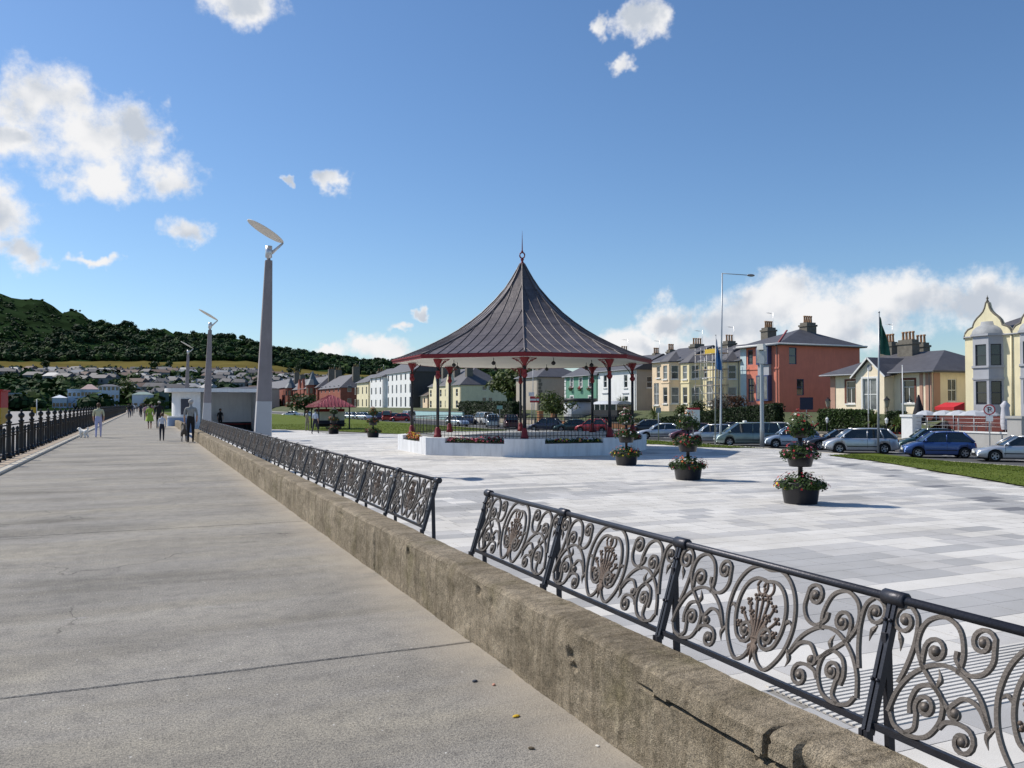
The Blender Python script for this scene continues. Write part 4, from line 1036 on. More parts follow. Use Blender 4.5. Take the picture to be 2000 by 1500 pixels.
def house(name, label, x0, x1, y0, y1, z0, ze, zr, wall, end=None, roofm=None, front=(), side=(), chim=(), gable=False, fm=None, sill=None, sur=None, over=.35, group=None, gmix=(0,), rinset=None):
    """front: openings on the -X face as (y centre, z bottom, w, h, style); side: openings on the -Y face as (x centre, z bottom, w, h, style)"""
    off = ((x0+x1)/2, (y0+y1)/2, z0); t = thing(name, label, 'house', off, 0, group); mb = MB(); W, D_, H = y1-y0, x1-x0, ze-z0
    fo = [(y1-yc-w/2, zb-z0, w, h) for yc, zb, w, h, st in front]; sdo = [(xc-x0-w/2, zb-z0, w, h) for xc, zb, w, h, st in side]
    face(mb, (x0,y1,z0), (0,-1,0), W, H, (-1,0,0), fo, 0); face(mb, (x0,y0,z0), (1,0,0), D_, H, (0,-1,0), sdo, 1)
    face(mb, (x1,y0,z0), (0,1,0), W, H, (1,0,0), [], 1); face(mb, (x1,y1,z0), (-1,0,0), D_, H, (0,1,0), [], 1)
    if gable:
        xm = (x0+x1)/2
        for yy in (y0, y1): mb.add([(x0,yy,ze),(x1,yy,ze),(xm,yy,zr-.06)], [(0,1,2)], 1)
    mb.build('wall', [wall, end or wall], t, off)
    r = MB(); hiproof(r, x0, x1, y0, y1, ze+.14, zr, over, gable, rinset); r.build('roof', roofm or SLATE, t, off)
    gs = (GLASS, GLASS2)
    for i, (op, f) in enumerate(zip(fo, front)): window(t, off, (x0,y1,z0), (0,-1,0), (-1,0,0), op, f[4], fm, gs[gmix[i % len(gmix)]], sur, sill)
    for i, (op, f) in enumerate(zip(sdo, side)): window(t, off, (x0,y0,z0), (1,0,0), (0,-1,0), op, f[4], fm, gs[gmix[i % len(gmix)]], None, sill)
    MB().tube([(x0-over-.05,y0-over,ze+.05),(x0-over-.05,y1+over,ze+.05)], .07, 6).build('gutter', LEADG, t, off)
    for x, y, wx, wy, zt, np_ in chim: chimney(t, off, x, y, wx, wy, ze, zt, np_)
    MB().tube([(x0-.07,y0+.25,z0),(x0-.07,y0+.25,ze-.1),(x0-over,y0+.25,ze+.03)], .045, 6).build('downpipe', LEADG, t, off)
    if chim:
        x, y, wx, wy, zt, np_ = chim[0]; ae = MB().tube([(x+wx/2+.05,y,zt-.8),(x+wx/2+.05,y,zt+1.9)], .02, 4).tube([(x-.5,y-.3,zt+1.75),(x+.7,y+.3,zt+1.75)], .014, 4)
        for k in range(5): ae.tube([(x-.4+k*.24-.1,y-.25+k*.12+.22,zt+1.75),(x-.4+k*.24+.1,y-.25+k*.12-.22,zt+1.75)], .009, 4)
        ae.build('aerial', STEEL, t, off)
    return t, off
def bay(t, off, X0, yc, w, d, z0, z1, wallm, rows, fm=None, roofm=None, zr=None, name='bay', split=.27, gl=(0,), sill=None):
    pts = [(X0, yc+w/2), (X0-d, yc+w*split), (X0-d, yc-w*split), (X0, yc-w/2)]
    mb = MB(); o = None; todo = []
    for (ax, ay), (bx, by) in zip(pts, pts[1:]):
        U = Vector((bx-ax, by-ay, 0)); W = U.length; U.normalize(); N = Vector((U.y, -U.x, 0))
        if N.x > 0: N = -N
        ops = [(W*.5-min(ww, W*.72)/2, zb-z0, min(ww, W*.72), hh) for zb, ww, hh in rows]
        face(mb, (ax,ay,z0), U, W, z1-z0, N, ops); todo += [((ax,ay,z0), U, N, op) for op in ops]
    o = mb.build(name, wallm, t, off)
    for i, (p0, U, N, op) in enumerate(todo):
        ww = window(t, off, p0, U, N, op, 'sash', fm, (GLASS, GLASS2)[gl[i % len(gl)]], None, sill)
    if zr:
        e = .15; q = [(X0,yc+w/2+e),(X0-d-e,yc+w*split+e*.5),(X0-d-e,yc-w*split-e*.5),(X0,yc-w/2-e)]
        r = MB().add([(x,y,z1) for x, y in q]+[(x,y,z1-.12) for x, y in q]+[(X0+.3,yc+w*.1,zr),(X0+.3,yc-w*.1,zr)], [(0,1,8),(1,2,9,8),(2,3,9),(4,7,6,5),(0,4,5,1),(1,5,6,2),(2,6,7,3)])
        r.build('bay_roof', roofm or SLATE, o, off)
    return o
def fw(us, v0, v1, w, X, st='sash', adj=0.):
    return [(yp(u, X), zp(u, v1, X)+adj, w, zp(u, v0, X)-zp(u, v1, X), st) for u in us]
def ew(us, v0, v1, w, Y, st='sash'):
    return [(xp(u, Y), zpy(u, v1, Y), w, zpy(u, v0, Y)-zpy(u, v1, Y), st) for u in us]
XF = 62.
def P_(name, c, var=.08, **k): return M(name, c, .82, var, .9, .15, 12, world=True, grime=.18, **k)
CREAM = P_('render_cream', (.86,.74,.55)); PEACH = P_('render_peach', (.82,.64,.44)); YEL = P_('render_yellow', (.82,.71,.44)); REDW = P_('render_red', (.62,.21,.145))
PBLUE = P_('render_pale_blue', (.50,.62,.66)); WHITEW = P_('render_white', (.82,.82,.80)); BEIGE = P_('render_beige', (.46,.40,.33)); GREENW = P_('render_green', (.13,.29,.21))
PALEY = P_('render_pale_yellow', (.78,.70,.47)); GREYW = P_('render_bay_grey', (.40,.41,.44)); DARKW = P_('render_dark', (.055,.055,.055)); BROWN = P_('trim_brown', (.16,.055,.04))
BRICK = M('red_brick', (.27,.085,.055), .9, .25, .8, .4, 12, world=True); BLUEW = M('blue_joinery', (.05,.07,.16), .5, .1, 3); BROWND = M('brown_door', (.19,.07,.04), .5, .15, 3)

# --- bungalow with porch gable
y1, y0 = yp(1622, XF), yp(1821, XF)
t, off = house('bungalow', 'cream single-storey house with three tall chimneys and a porch gable', XF, XF+10, y0, y1, .6, 4.40, 6.6, CREAM, CREAM,
    front=fw((1662,),744,788,1.15,XF,'tall')+fw((1775,),742,787,1.25,XF,'tall'), side=ew((1860,),740,784,1.1,y0,'cross'), sur=BROWN, sill=TRIM,
    chim=[(XF+5, yp(1737,XF+5), .9, 1.5, 7.75, 4), (XF+4.3, yp(1775,XF+4.3), .95, 1.7, 7.75, 4), (XF+7.5, yp(1800,XF+7.5), .9, 1.3, 7.65, 3)], over=.7, rinset=3.5)
yc = yp(1702, XF-1); pw = 3.3; pz = 4.5
pm = MB(); face(pm, (XF-1.2,yc+pw/2,.6), (0,-1,0), pw, 3.75, (-1,0,0), [(pw/2-.8,.5,1.6,2.9)])
pm.box(XF-1.19, XF-.002, yc-pw/2, yc-pw/2+.02, .6, 4.35).box(XF-1.19, XF-.002, yc+pw/2-.02, yc+pw/2, .6, 4.35)
pm.add([(XF-1.2,yc+pw/2,4.35),(XF-1.2,yc-pw/2,4.35),(XF-1.2,yc,5.75)], [(0,1,2)])
pm.build('porch', CREAM, t, off); window(t, off, (XF-1.2,yc+pw/2,.6), (0,-1,0), (-1,0,0), (pw/2-.8,.5,1.6,2.9), 'door', TRIM, GLASS2, TRIM)
pr = MB(); e = .35
for s_ in (1, -1):
    a = [Vector((XF-1.5,yc+s_*(pw/2+e),4.12)), Vector((XF-1.5,yc,5.95)), Vector((XF+3.2,yc,5.95)), Vector((XF+1.0,yc+s_*(pw/2+e),4.55))]
    nn = (a[1]-a[0]).cross(a[3]-a[0]); nn = nn if nn.z > 0 else -nn; pr.slab(a if s_ > 0 else a, nn, .12)
pr.build('porch_roof', SLATE, t, off)
bg_ = MB()
for s_ in (1, -1): bg_.bar((XF-1.53,yc+s_*(pw/2+e),4.1),(XF-1.53,yc,5.9),.14,.05,0,(1,0,0))
bg_.build('bargeboard', TRIM, t, off)
MB().tube([(XF-1.22,yc,5.0),(XF-1.26,yc,5.0)], .28, 14).build('medallion', LEADG, t, off)
for yy, w_ in ((y1-.35,.6),(y0+.35,.6),(y0+1.1,.3)): MB().box(XF-.06, XF-.003, yy-w_/2, yy+w_/2, .6, 4.35).build('pilaster', P_('render_pink_trim', (.46,.27,.20)), t, off)
MB().box(XF+.1, XF+.9, y0-.06, y0-.003, .6, 4.35).build('pilaster', P_('render_pink_trim', (.46,.27,.20)), t, off)
for k in range(3): MB().box(XF-1.8-.35*k, XF-1.21, yc-1.1, yc+1.1, .55-.18*(k+1), .72-.18*(k+1)).build('step', STONE, t, off)

# --- gabled terrace house with grey bays at the right edge
X0 = 61.; ya = yp(1886, X0)
t, off = house('gabled_terrace', 'yellow terrace house with curved gables and grey two-storey bays at right edge', X0, X0+9, ya-13, ya, .2, 7.0, 9.4, PALEY, PALEY,
    chim=[(X0+4.5, ya-8.5, .9, 1.6, 11, 4)], over=.05)
for gi in range(3):
    yc = yp(1931, X0)-gi*(yp(1931,X0)-yp(2026,X0)); w_ = 4.1 if gi == 0 else 3.8; hw_ = w_/2
    zb = 6.9; zt = zp(1931, 590, X0); half = [(1,0),(1,.08),(.95,.18),(.84,.27),(.70,.31),(.62,.33),(.61,.38),(.55,.48),(.43,.58),(.29,.66),(.17,.75),(.10,.85),(.05,1)]
    out = [(yc+hw_*a, lerp(zb, zt, b)) for a, b in half]+[(yc-hw_*a, lerp(zb, zt, b)) for a, b in reversed(half)]
    MB().slab([(X0-.06,y,z) for y, z in out], (-1,0,0), .34).build('gable', PALEY, t, off)
    cp_ = MB().tube([(X0-.02,y,z) for y, z in out], .085, 6); cp_.build('gable_coping', STONE, t, off)
    MB().lathe([(.10,0),(.12,.1),(.05,.2),(.10,.32),(.03,.45),(0,.62)], 8, (X0,yc,zt)).build('gable_finial', STONE, t, off)
    yb = yc
    zb1 = zp(1931, 715, X0-1)
    bo = bay(t, off, X0, yb, 2.6, .85, .2, zp(1931,653,X0-.6), GREYW, [(zp(1931,790,X0-.6),.95,zp(1931,744,X0-.6)-zp(1931,790,X0-.6)), (zp(1931,714,X0-.6),.95,zp(1931,672,X0-.6)-zp(1931,714,X0-.6))], fm=M('bay_dark_joinery', (.05,.055,.065), .5, .1, 3), split=.26, gl=(0,0,0,0))
    for zz, dd in ((zp(1931,653,X0-.6)-.1,.16),(zp(1931,718,X0-.6),.10),(zp(1931,741,X0-.6),.06)):
        q = [(X0,yb+1.3+dd),(X0-.85-dd,yb+.68+dd*.5),(X0-.85-dd,yb-.68-dd*.5),(X0,yb-1.3-dd)]
        MB().prism(q[::-1], zz, zz+.16).build('bay_cornice', GREYW, t, off)
    dome = MB(); zq = zp(1931,653,X0-.6)+.07
    prof = [(1,0),(.97,.18),(.86,.42),(.66,.62),(.45,.74),(.40,1.05)]
    q = [(X0,yb+1.36),(X0-.95,yb+.72),(X0-.95,yb-.72),(X0,yb-1.36)]
    for s_, zz in prof: dome.v += [(X0-(X0-x)*s_, yb+(y-yb)*s_, zq+zz*.95) for x, y in q]
    for k in range(len(prof)-1):
        for j in range(3): dome.f.append((k*4+j,k*4+j+1,k*4+5+j,k*4+4+j)); dome.m.append(0); dome.s.append(True)
    dome.f.append(tuple(len(prof)*4-4+j for j in range(4))); dome.m.append(0); dome.s.append(False)
    dome.build('bay_dome', M('lead_dome', (.30,.31,.32), .65, .15, 3), t, off)
    MB().tube([(X0-.08, yc-hw_+.05, .3),(X0-.08, yc-hw_+.05, 6.9)], .06, 6).build('downpipe', PALEY, t, off)

# --- red house with hip roof
yR0, yR1 = yp(1522, XF), yp(1447, XF)
t, off = house('red_house', 'large brick-red rendered house with slate hip roof and two chimneys', XF, XF+11.5, yR0, yR1, .6, zp(1522,674,XF), zp(1530,651,XF+5.5)+.3, REDW, REDW,
    front=fw((1466,),683,712,.85,XF)+[(yp(1467,XF), zp(1467,785,XF), .95, 2.6, 'door')], side=[(XF+1.9, zpy(1541,711,yR0), 1.05, zpy(1541,678,yR0)-zpy(1541,711,yR0), 'sash'), (XF+2.9, zpy(1554,772,yR0), 1.0, zpy(1554,740,yR0)-zpy(1554,772,yR0), 'sash')], fm=BLUEW, sill=None,
    chim=[(XF+5.7, yp(1502,XF+5.7), 1.3, 1.2, zp(1502,640,XF+5.7), 4), (XF+7, yR0+3.2, 1.4, 1.2, zp(1560,636,XF+7)+.2, 4)], over=.55)
MB().box(XF-.05, XF-.003, yR1-1.0, yR1, .6, zp(1452,676,XF)).build('pale_blue_strip', PBLUE, t, off)
yb = yp(1496, XF)
for zz0, zz1 in ((zp(1496,783,XF),zp(1496,733,XF)), (zp(1496,712,XF),zp(1496,677,XF))):
    bb = MB().box(XF-.55, XF-.003, yb-.95, yb+.95, zz0, zz1); o = bb.build('bay_window', BLUEW, t, off)
    for q in (-.6, 0, .6): MB().box(XF-.57, XF-.552, yb+q-.22, yb+q+.22, zz0+.2, zz1-.15).build('pane', GLASS2 if q else GLASS, o, off)
MB().box(XF-.35, XF-.003, yb-.9, yb+.9, zp(1496,733,XF)+.002, zp(1496,712,XF)-.002).build('bay_panel', GREYW, t, off)
MB().box(XF-.07, XF-.003, yR0, yR1-1.01, zp(1500,721,XF), zp(1500,721,XF)+.16).build('string_course', REDW, t, off)
MB().tube([(XF-.6,yR1,zp(1522,674,XF)+.15),(XF-.6,yR0-.6,zp(1522,674,XF)+.15),(XF+12,yR0-.6,zp(1522,674,XF)+.15)], .085, 6).build('white_gutter', TRIM, t, off)
hz_ = zp(1522,674,XF)
MB().tube([(XF-.5,yR0-.5,hz_+.2),(XF+5.75,yR0+5.2,zp(1530,651,XF+5.5)+.32)], .11, 5).build('ridge_tiles', M('red_ridge', (.30,.07,.07), .7, .1, 3), t, off)

# --- yellow terrace of three houses
def terrace_house(label, ua, ub, wallm, ubay, uwin, udoor, zz=.5, chim=()):
    y1, y0 = yp(ua, XF), yp(ub, XF); ze = zp((ua+ub)/2, 707, XF)
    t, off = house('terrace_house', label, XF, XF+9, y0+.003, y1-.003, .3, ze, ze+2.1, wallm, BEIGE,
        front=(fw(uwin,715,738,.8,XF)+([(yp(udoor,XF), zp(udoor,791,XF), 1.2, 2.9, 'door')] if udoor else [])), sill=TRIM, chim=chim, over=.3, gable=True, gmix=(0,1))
    if ubay:
        zrow = [(zp(ubay,788,XF-1),.95,zp(ubay,756,XF-1)-zp(ubay,788,XF-1)), (zp(ubay,740,XF-1),.9,zp(ubay,713,XF-1)-zp(ubay,740,XF-1))]
        bay(t, off, XF, yp(ubay, XF), 3.5, 1.15, .3, ze, wallm, zrow, zr=ze+1.3, gl=(1,0,0,1), split=.25, sill=TRIM)
        zc_ = zp(ubay, 748, XF-1)
        q = [(XF,yp(ubay,XF)+1.8),(XF-1.22,yp(ubay,XF)+.92),(XF-1.22,yp(ubay,XF)-.92),(XF,yp(ubay,XF)-1.8)]
        MB().prism(q[::-1], zc_, zc_+.15).build('string_course', wallm, t, off)
    return t, off, y0, y1
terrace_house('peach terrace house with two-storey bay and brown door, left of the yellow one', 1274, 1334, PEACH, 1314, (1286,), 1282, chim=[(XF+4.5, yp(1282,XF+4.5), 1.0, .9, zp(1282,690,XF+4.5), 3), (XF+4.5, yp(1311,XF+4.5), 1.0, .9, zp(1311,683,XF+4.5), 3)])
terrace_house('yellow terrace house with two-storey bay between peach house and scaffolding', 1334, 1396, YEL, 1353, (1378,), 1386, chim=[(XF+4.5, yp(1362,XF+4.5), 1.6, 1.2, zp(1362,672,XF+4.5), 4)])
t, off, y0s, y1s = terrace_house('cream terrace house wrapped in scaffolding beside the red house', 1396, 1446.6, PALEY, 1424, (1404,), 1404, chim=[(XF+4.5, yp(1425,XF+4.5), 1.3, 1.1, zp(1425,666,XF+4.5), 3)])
scf = thing('scaffolding', 'builders scaffolding poles and boards around the cream terrace house', 'scaffolding', (XF-2, (y0s+y1s)/2, .6)); so2 = (XF-2, (y0s+y1s)/2, .6)
GALV = M('galvanised_pole', (.38,.38,.38), .45, .15, 8, 0, 1, .6); BOARD = M('scaffold_board', (.42,.30,.15), .85, .2, 4)
yy_ = [y0s+.2+i*(y1s-y0s-.4)/4 for i in range(5)]
for xx in (XF-2.9, XF-1.6):
    for y in yy_: MB().tube([(xx,y,.2),(xx,y,8.2)], .03, 5).build('standard', GALV, scf, so2)
    for z in (1.9,2.9,3.8,4.7,5.6,6.5,7.4,7.9): MB().tube([(xx-.05,y0s,z),(xx-.05,y1s,z)], .028, 5).build('ledger', GALV, scf, so2)
for z in (1.9,3.8,5.6,7.4):
    for b in range(5): MB().box(XF-2.85+b*.25, XF-2.63+b*.25, y0s, y1s, z+.04, z+.08).build('board', BOARD, scf, so2)
for y in yy_[::2]: MB().tube([(XF-2.9,y,1.9),(XF-2.9,min(y+1.6,y1s),3.8)], .025, 5).build('brace', GALV, scf, so2)
MB().box(XF-2.98, XF-2.94, y0s+.3, y0s+2.6, 7.45, 7.95).build('toe_board', M('yellow_board', (.62,.42,.05), .7, .1, 3), scf, so2)

# --- white house, green house, beige house
yW0, yW1 = yp(1243, XF), yp(1168, XF); ze = zp(1210, 724, XF)
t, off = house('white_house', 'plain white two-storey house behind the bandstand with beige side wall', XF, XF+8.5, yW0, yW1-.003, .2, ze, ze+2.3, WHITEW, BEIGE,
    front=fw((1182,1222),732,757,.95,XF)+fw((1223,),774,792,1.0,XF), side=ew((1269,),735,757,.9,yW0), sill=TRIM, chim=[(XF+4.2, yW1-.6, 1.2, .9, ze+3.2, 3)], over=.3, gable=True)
for u in (1182, 1222): MB().box(XF-.1, XF-.003, yp(u,XF)-.85, yp(u,XF)+.85, zp(u,769,XF), zp(u,769,XF)+.14).build('hood_mould', GREYW, t, off)
y0, y1 = yW1+.003, yp(1103, XF); ze = zp(1135, 735, XF)
t, off = house('green_house', 'sage green house with white quoins and red window boxes behind the bandstand', XF, XF+8.5, y0, y1, .2, ze, ze+2.2, GREENW, BEIGE,
    front=fw((1117,1134.5,1153),737,756,.85,XF)+fw((1117,1153),774,796,.95,XF), sill=TRIM, sur=TRIM, chim=[(XF+4.2, y1-.6, 1.3, .9, ze+3, 3)], over=.3, gable=True, gmix=(1,1,0))
for k in range(9): MB().box(XF-.05, XF-.003, y1-.55+(.15 if k%2 else 0), y1, .25+k*.62, .25+k*.62+.52).build('quoin', TRIM, t, off)
for u in (1117,1134.5,1153):
    rng = random.Random(int(u)); bx = thing('window_box', {1117:'red flower box under the left upper window of the green house',1134.5:'red flower box under the middle upper window of the green house',1153:'red flower box under the right upper window of the green house'}[u], 'flower box', (XF-.2, yp(u,XF), zp(u,759,XF))); f = MB(); b = MB()
    leaves(f, (-.05,0,-.1), (.25,.5,.35), 90, .1, rng, shell=.2); blooms(b, (-.05,0,.05), (.25,.45,.3), 16, .09, rng, (0,0,2))
    f.build('foliage', LEAF, bx); b.build('flowers', FL, bx)
yb0 = 126.; x0 = xp(1051, yb0)
t, off = house('beige_house', 'plain beige house end wall with brick chimneys left of the green house', x0, x0+9, yb0, yb0+9, .2, zpy(1060,737,yb0), zpy(1060,737,yb0)+2.6, BEIGE, BEIGE, chim=[(x0+2.6, yb0+5, .9, 1.2, zpy(1065,722,yb0+5)+.9, 0), (x0+6.4, yb0+5, .9, 1.2, zpy(1090,722,yb0+5)+.9, 0)], over=.25)
for k in range(9): MB().box(x0-.02, x0+(.75 if k%2 else .55), yb0-.05, yb0-.003, .4+k*.62, .92+k*.62).build('quoin', STONE, t, off)
# --- cream apartments
yA = 168.; x0, x1 = xp(900, yA), xp(990, yA); ze = zpy(900, 752, yA)
sidew = [(xp(u,yA), zpy(u,v+7,yA), .95, .85, 'plain') for u in (946,958) for v in (755,777)]
t, off = house('apartment_block', 'cream rendered apartment block with tall grey chimneys and plain side wall', x0, x1, yA, yp(838, x0), .2, ze, ze+4, PALEY, PALEY, front=[(yA+2.5+i*3.6, z, 1.3, 1.6, 'sash') for i in range(6) for z in (.9, 3.4)], side=sidew, gable=False,
    chim=[(x0+3, yA+3, 1.4, 1.2, ze+5.0, 0), (x0+3, yA+11, 1.4, 1.2, ze+5.0, 0), (x0+3, yA+19, 1.4, 1.2, ze+5.0, 0)], over=.2)
for k in range(2):
    yq = yA+7+k*9; MB().slab([(x0-.5,yq+1.4,.3),(x0-.5,yq-1.4,.3),(x0-.5,yq-1.4,ze+.4),(x0-.5,yq,ze+2.6),(x0-.5,yq+1.4,ze+.4)], (-1,0,0), 1.2).build('dormer_gable', PALEY, t, off)
# --- low yellow house, white tall terrace with dark gable wall, towered houses
y0 = yp(836, XF+2)
house('low_house', 'low brown-roofed peach house between white terrace and cream apartments', XF+2, XF+10, y0, yp(806, XF+2), .2, zp(820, 774, XF+2), zp(820,757,XF+2)+1, PEACH, BROWN, front=[(y0+3+i*4.5, 2.0, 1.2, 1.3, 'plain') for i in range(4)], roofm=M('brown_roof', (.10,.075,.06), .8, .2, 1), over=.3, gable=True)
y0 = yp(806, XF); y1 = yp(751, XF); ze = zp(806, 725, XF)
n_ = int((y1-y0)/4.2)
house('tall_terrace', 'tall white three-storey terrace with black end wall left of the bandstand', XF, XF+10, y0, y1, 0, ze, ze+3.2, WHITEW, DARKW, front=[(y0+2.2+i*(y1-y0-2)/n_, z, 1.3, h, 'plain') for i in range(n_) for z, h in ((1.0,2.6),(4.6,2.3),(8.0,1.7))], chim=[(XF+5, y0+.6, 2.2, 1.0, ze+4.6, 4), (XF+5, y0+12, 2.2, 1.0, ze+4.6, 4)], over=.25, gable=True, gmix=(0,1,0))
y0 = yp(750, XF-1)+1; y1 = yp(723, XF-1)
house('white_tower_house', 'white hip-roofed tower house left of the tall terrace', XF-1, XF+7, y0, y1, 0, zp(738,738,XF), zp(738,727,XF)+1, WHITEW, WHITEW, front=[(y0+3+i*5, z, 1.3, 2, 'plain') for i in range(3) for z in (1,4.5,8)], side=[(XF+2+i*2.4, z, 1.1, 1.8, 'plain') for i in range(2) for z in (1,4.5,8)], over=.4)
y0 = yp(722, XF-1)+1; y1 = yp(697, XF-1)
house('cream_tower_house', 'narrow cream house with dark hip roof left of the white tower house', XF-1, XF+6, y0, y1, 0, zp(710,748,XF), zp(710,738,XF)+1, PALEY, PALEY, front=[(y0+3+i*5, z, 1.3, 2.2, 'plain') for i in range(4) for z in (1,4.8)], chim=[(XF+3,y0+2,2,1.5,zp(710,733,XF)+1,3)], over=.4)
# --- red brick villas with turrets
for ub, ua, lab in ((668,622,'dark red brick villa block with slate roof right of the turrets'),(622,560,'red brick villa with two slate-spired turrets'),(558,500,'red brick villa with orange gable partly hidden by the nearest lamp')):
    y0 = yp(ub, XF)+2; y1 = yp(ua, XF)-2; ze = zp(ub, 757, XF)
    t, off = house('brick_villa', lab, XF, XF+12, y0, y1, 0, ze, ze+5, BRICK, BRICK, front=[(y0+4+i*(y1-y0-8)/4, z, 1.8, 2.6, 'plain') for i in range(5) for z in (1.5,6)], side=[(XF+3+i*5, z, 1.4, 2.2, 'plain') for i in range(2) for z in (1.5,6)], chim=[(XF+6, y0+3, 2.4, 1.5, ze+7.5, 3), (XF+6, y1-6, 2.4, 1.5, ze+7.5, 3)], over=.4)
    if ub == 622:
        for u, tp, ev, r in ((613,724,751,2.6),(570,736,757,2.4)):
            c = (XF-.5, yp(u,XF), 0); z1 = zp(u,ev,XF); z2 = zp(u,tp,XF)
            q = MB().lathe([(r,0),(r,z1),(0,z1)], 8, c, sm=False).build('turret', BRICK, t, off)
            MB().lathe([(r+.5,z1-.2),(r*.55,lerp(z1,z2,.4)),(.05,z2)], 8, c, sm=False).build('spire', M('spire_slate', (.12,.14,.15), .5, .2, 1), q, off)
            for k in range(8): MB().obox((c[0]+cos(k*pi/4+pi/8)*(r*.93), c[1]+sin(k*pi/4+pi/8)*(r*.93), z1-2.5), (.1,1.0,2.2), k*pi/4+pi/8).build('window', GLASS, q, off)
        for u in (592, 585):
            yg = yp(u,XF); MB().slab([(XF-.4,yg+3.5,ze-2),(XF-.4,yg-3.5,ze-2),(XF-.4,yg-3.5,ze),(XF-.4,yg,ze+4.5),(XF-.4,yg+3.5,ze)], (-1,0,0), 1).build('gable', BRICK, t, off)
    if ub == 558:
        yg = yp(506,XF); MB().slab([(XF-.4,yg+7,0),(XF-.4,yg-7,0),(XF-.4,yg-7,ze),(XF-.4,yg,ze+7),(XF-.4,yg+7,ze)], (-1,0,0), 1).build('gable', M('orange_brick', (.42,.18,.08), .9, .2, .8), t, off)
# cream low buildings glimpsed over the white shelter, and the seafront hotel beyond the beach
for i, (u, v, w_) in enumerate(((410,757,16),(440,756,20),(470,755,18))):
    x, y = polar(u, 420); house('low_seafront_house', ('pale flat house just right of the second lamp above the shelter roof','cream block with chimneys above the middle of the shelter roof','pale pitched house above the right end of the shelter roof')[i], x, x+w_, y, y+10, -1, zpy(u, v+4, y), zpy(u, v-2, y), (WHITEW,PALEY,BEIGE)[i], None, front=(), side=[(x+2+k*4, 3, 1.2, 1.6, 'plain') for k in range(int(w_/4))])
HT = P_('hotel_white', (.62,.66,.72)); HT2 = P_('hotel_blue_white', (.52,.60,.70))
def hotel(name, label, ua, ub, vt, vr, r, mat_, rows, cols, flat=False, roofm=None):
    xa, ya_ = polar(ua, r); xb, yb_ = polar(ub, r); w_ = hypot(xb-xa, yb_-ya_); zt = EYE+(790-vt)/1640*r*.89
    t = thing(name, label, 'building', ((xa+xb)/2, (ya_+yb_)/2, -1.5), atan2(yb_-ya_, xb-xa)); H = zt+1.5; mb = MB(); d = 12
    ops = [((c+.5)*w_/cols-.7, 2+rw*H/rows, 1.4, 1.9) for c in range(cols) for rw in range(rows) if 2+rw*H/rows+2 < H]
    face(mb, (-w_/2,0,0), (1,0,0), w_, H, (0,-1,0), ops); face(mb, (w_/2,0,0), (0,1,0), d, H, (1,0,0), []); face(mb, (w_/2,d,0), (-1,0,0), w_, H, (0,1,0), []); face(mb, (-w_/2,d,0), (0,-1,0), d, H, (-1,0,0), [])
    mb.build('wall', mat_, t)
    for op in ops: window(t, (0,0,0), (-w_/2,0,0), (1,0,0), (0,-1,0), op, 'plain', TRIM, GLASS)
    if flat: MB().box(-w_/2-.3,w_/2+.3,-.3,d+.3,H,H+.5).build('roof', roofm or mat_, t)
    else:
        q = MB(); zr = H+(vt-vr)/1640*r; q.add([(-w_/2-.4,-.4,H),(w_/2+.4,-.4,H),(w_/2+.4,d+.4,H),(-w_/2-.4,d+.4,H),(-w_/2+3,d/2,zr),(w_/2-3,d/2,zr)], [(0,1,5,4),(1,2,5),(2,3,4,5),(3,0,4),(3,2,1,0)]); q.build('roof', roofm or SLATE, t)
    return t
hotel('seafront_hotel', 'tall white seafront hotel block at the far end of the beach', 192, 233, 754, 750, 470, HT, 3, 5)
hotel('seafront_hotel', 'white hotel middle wing with pinkish roof', 158, 192, 760, 751, 470, HT2, 2, 5, roofm=M('pink_roof', (.42,.30,.28), .8, .1, .5))
hotel('seafront_hotel', 'lower flat-roofed white hotel wing on the left', 132, 158, 762, 760, 468, HT2, 2, 3, True)
hotel('seafront_cafe', 'low white building with curved roof left of the hotel', 102, 131, 777, 772, 462, HT, 1, 4, roofm=HT)
hotel('beach_huts', 'long low pale building under the trees at far left', 16, 62, 770, 766, 480, P_('hut_grey', (.34,.37,.42)), 2, 7, True)
hotel('seafront_pavilion', 'green-roofed pavilion with bright white front beside the shelter', 258, 300, 770, 765, 440, HT, 1, 3, roofm=M('green_roof', (.20,.27,.24), .7, .1, .5))
hotel('seafront_pavilion', 'dark green hall joined to the right of the pavilion', 301, 330, 766, 764, 445, P_('hall_green', (.14,.18,.16)), 1, 2, True)
tree('seafront_tree', 'round green tree on the seafront right of the white hotel', *polar(248, 500), 2, 8, 15, 71, LF[1], 500, .9)
tree('garden_tree', 'dark spreading tree behind the bandstand right of the cream apartments', xp(1003,150), 150, .5, 5.5, 9.6, 72, LF[1], 1100, .5)
tree('garden_tree', 'dark tree behind the beige house end wall', xp(1037,140), 140, .5, 4.5, 9, 73, LF[0], 900, .5)
tree('garden_shrub', 'broad green bush in front of the beige house behind bandstand railing', xp(1085,92), 92, -.9, 3.0, 4.4, 74, LF[1], 1100, .22)
tree('garden_shrub', 'dark rounded bush left of the red-roofed park shelter', xp(595,150), 150, -.8, 3.6, 4.6, 75, LF[0], 800, .3)
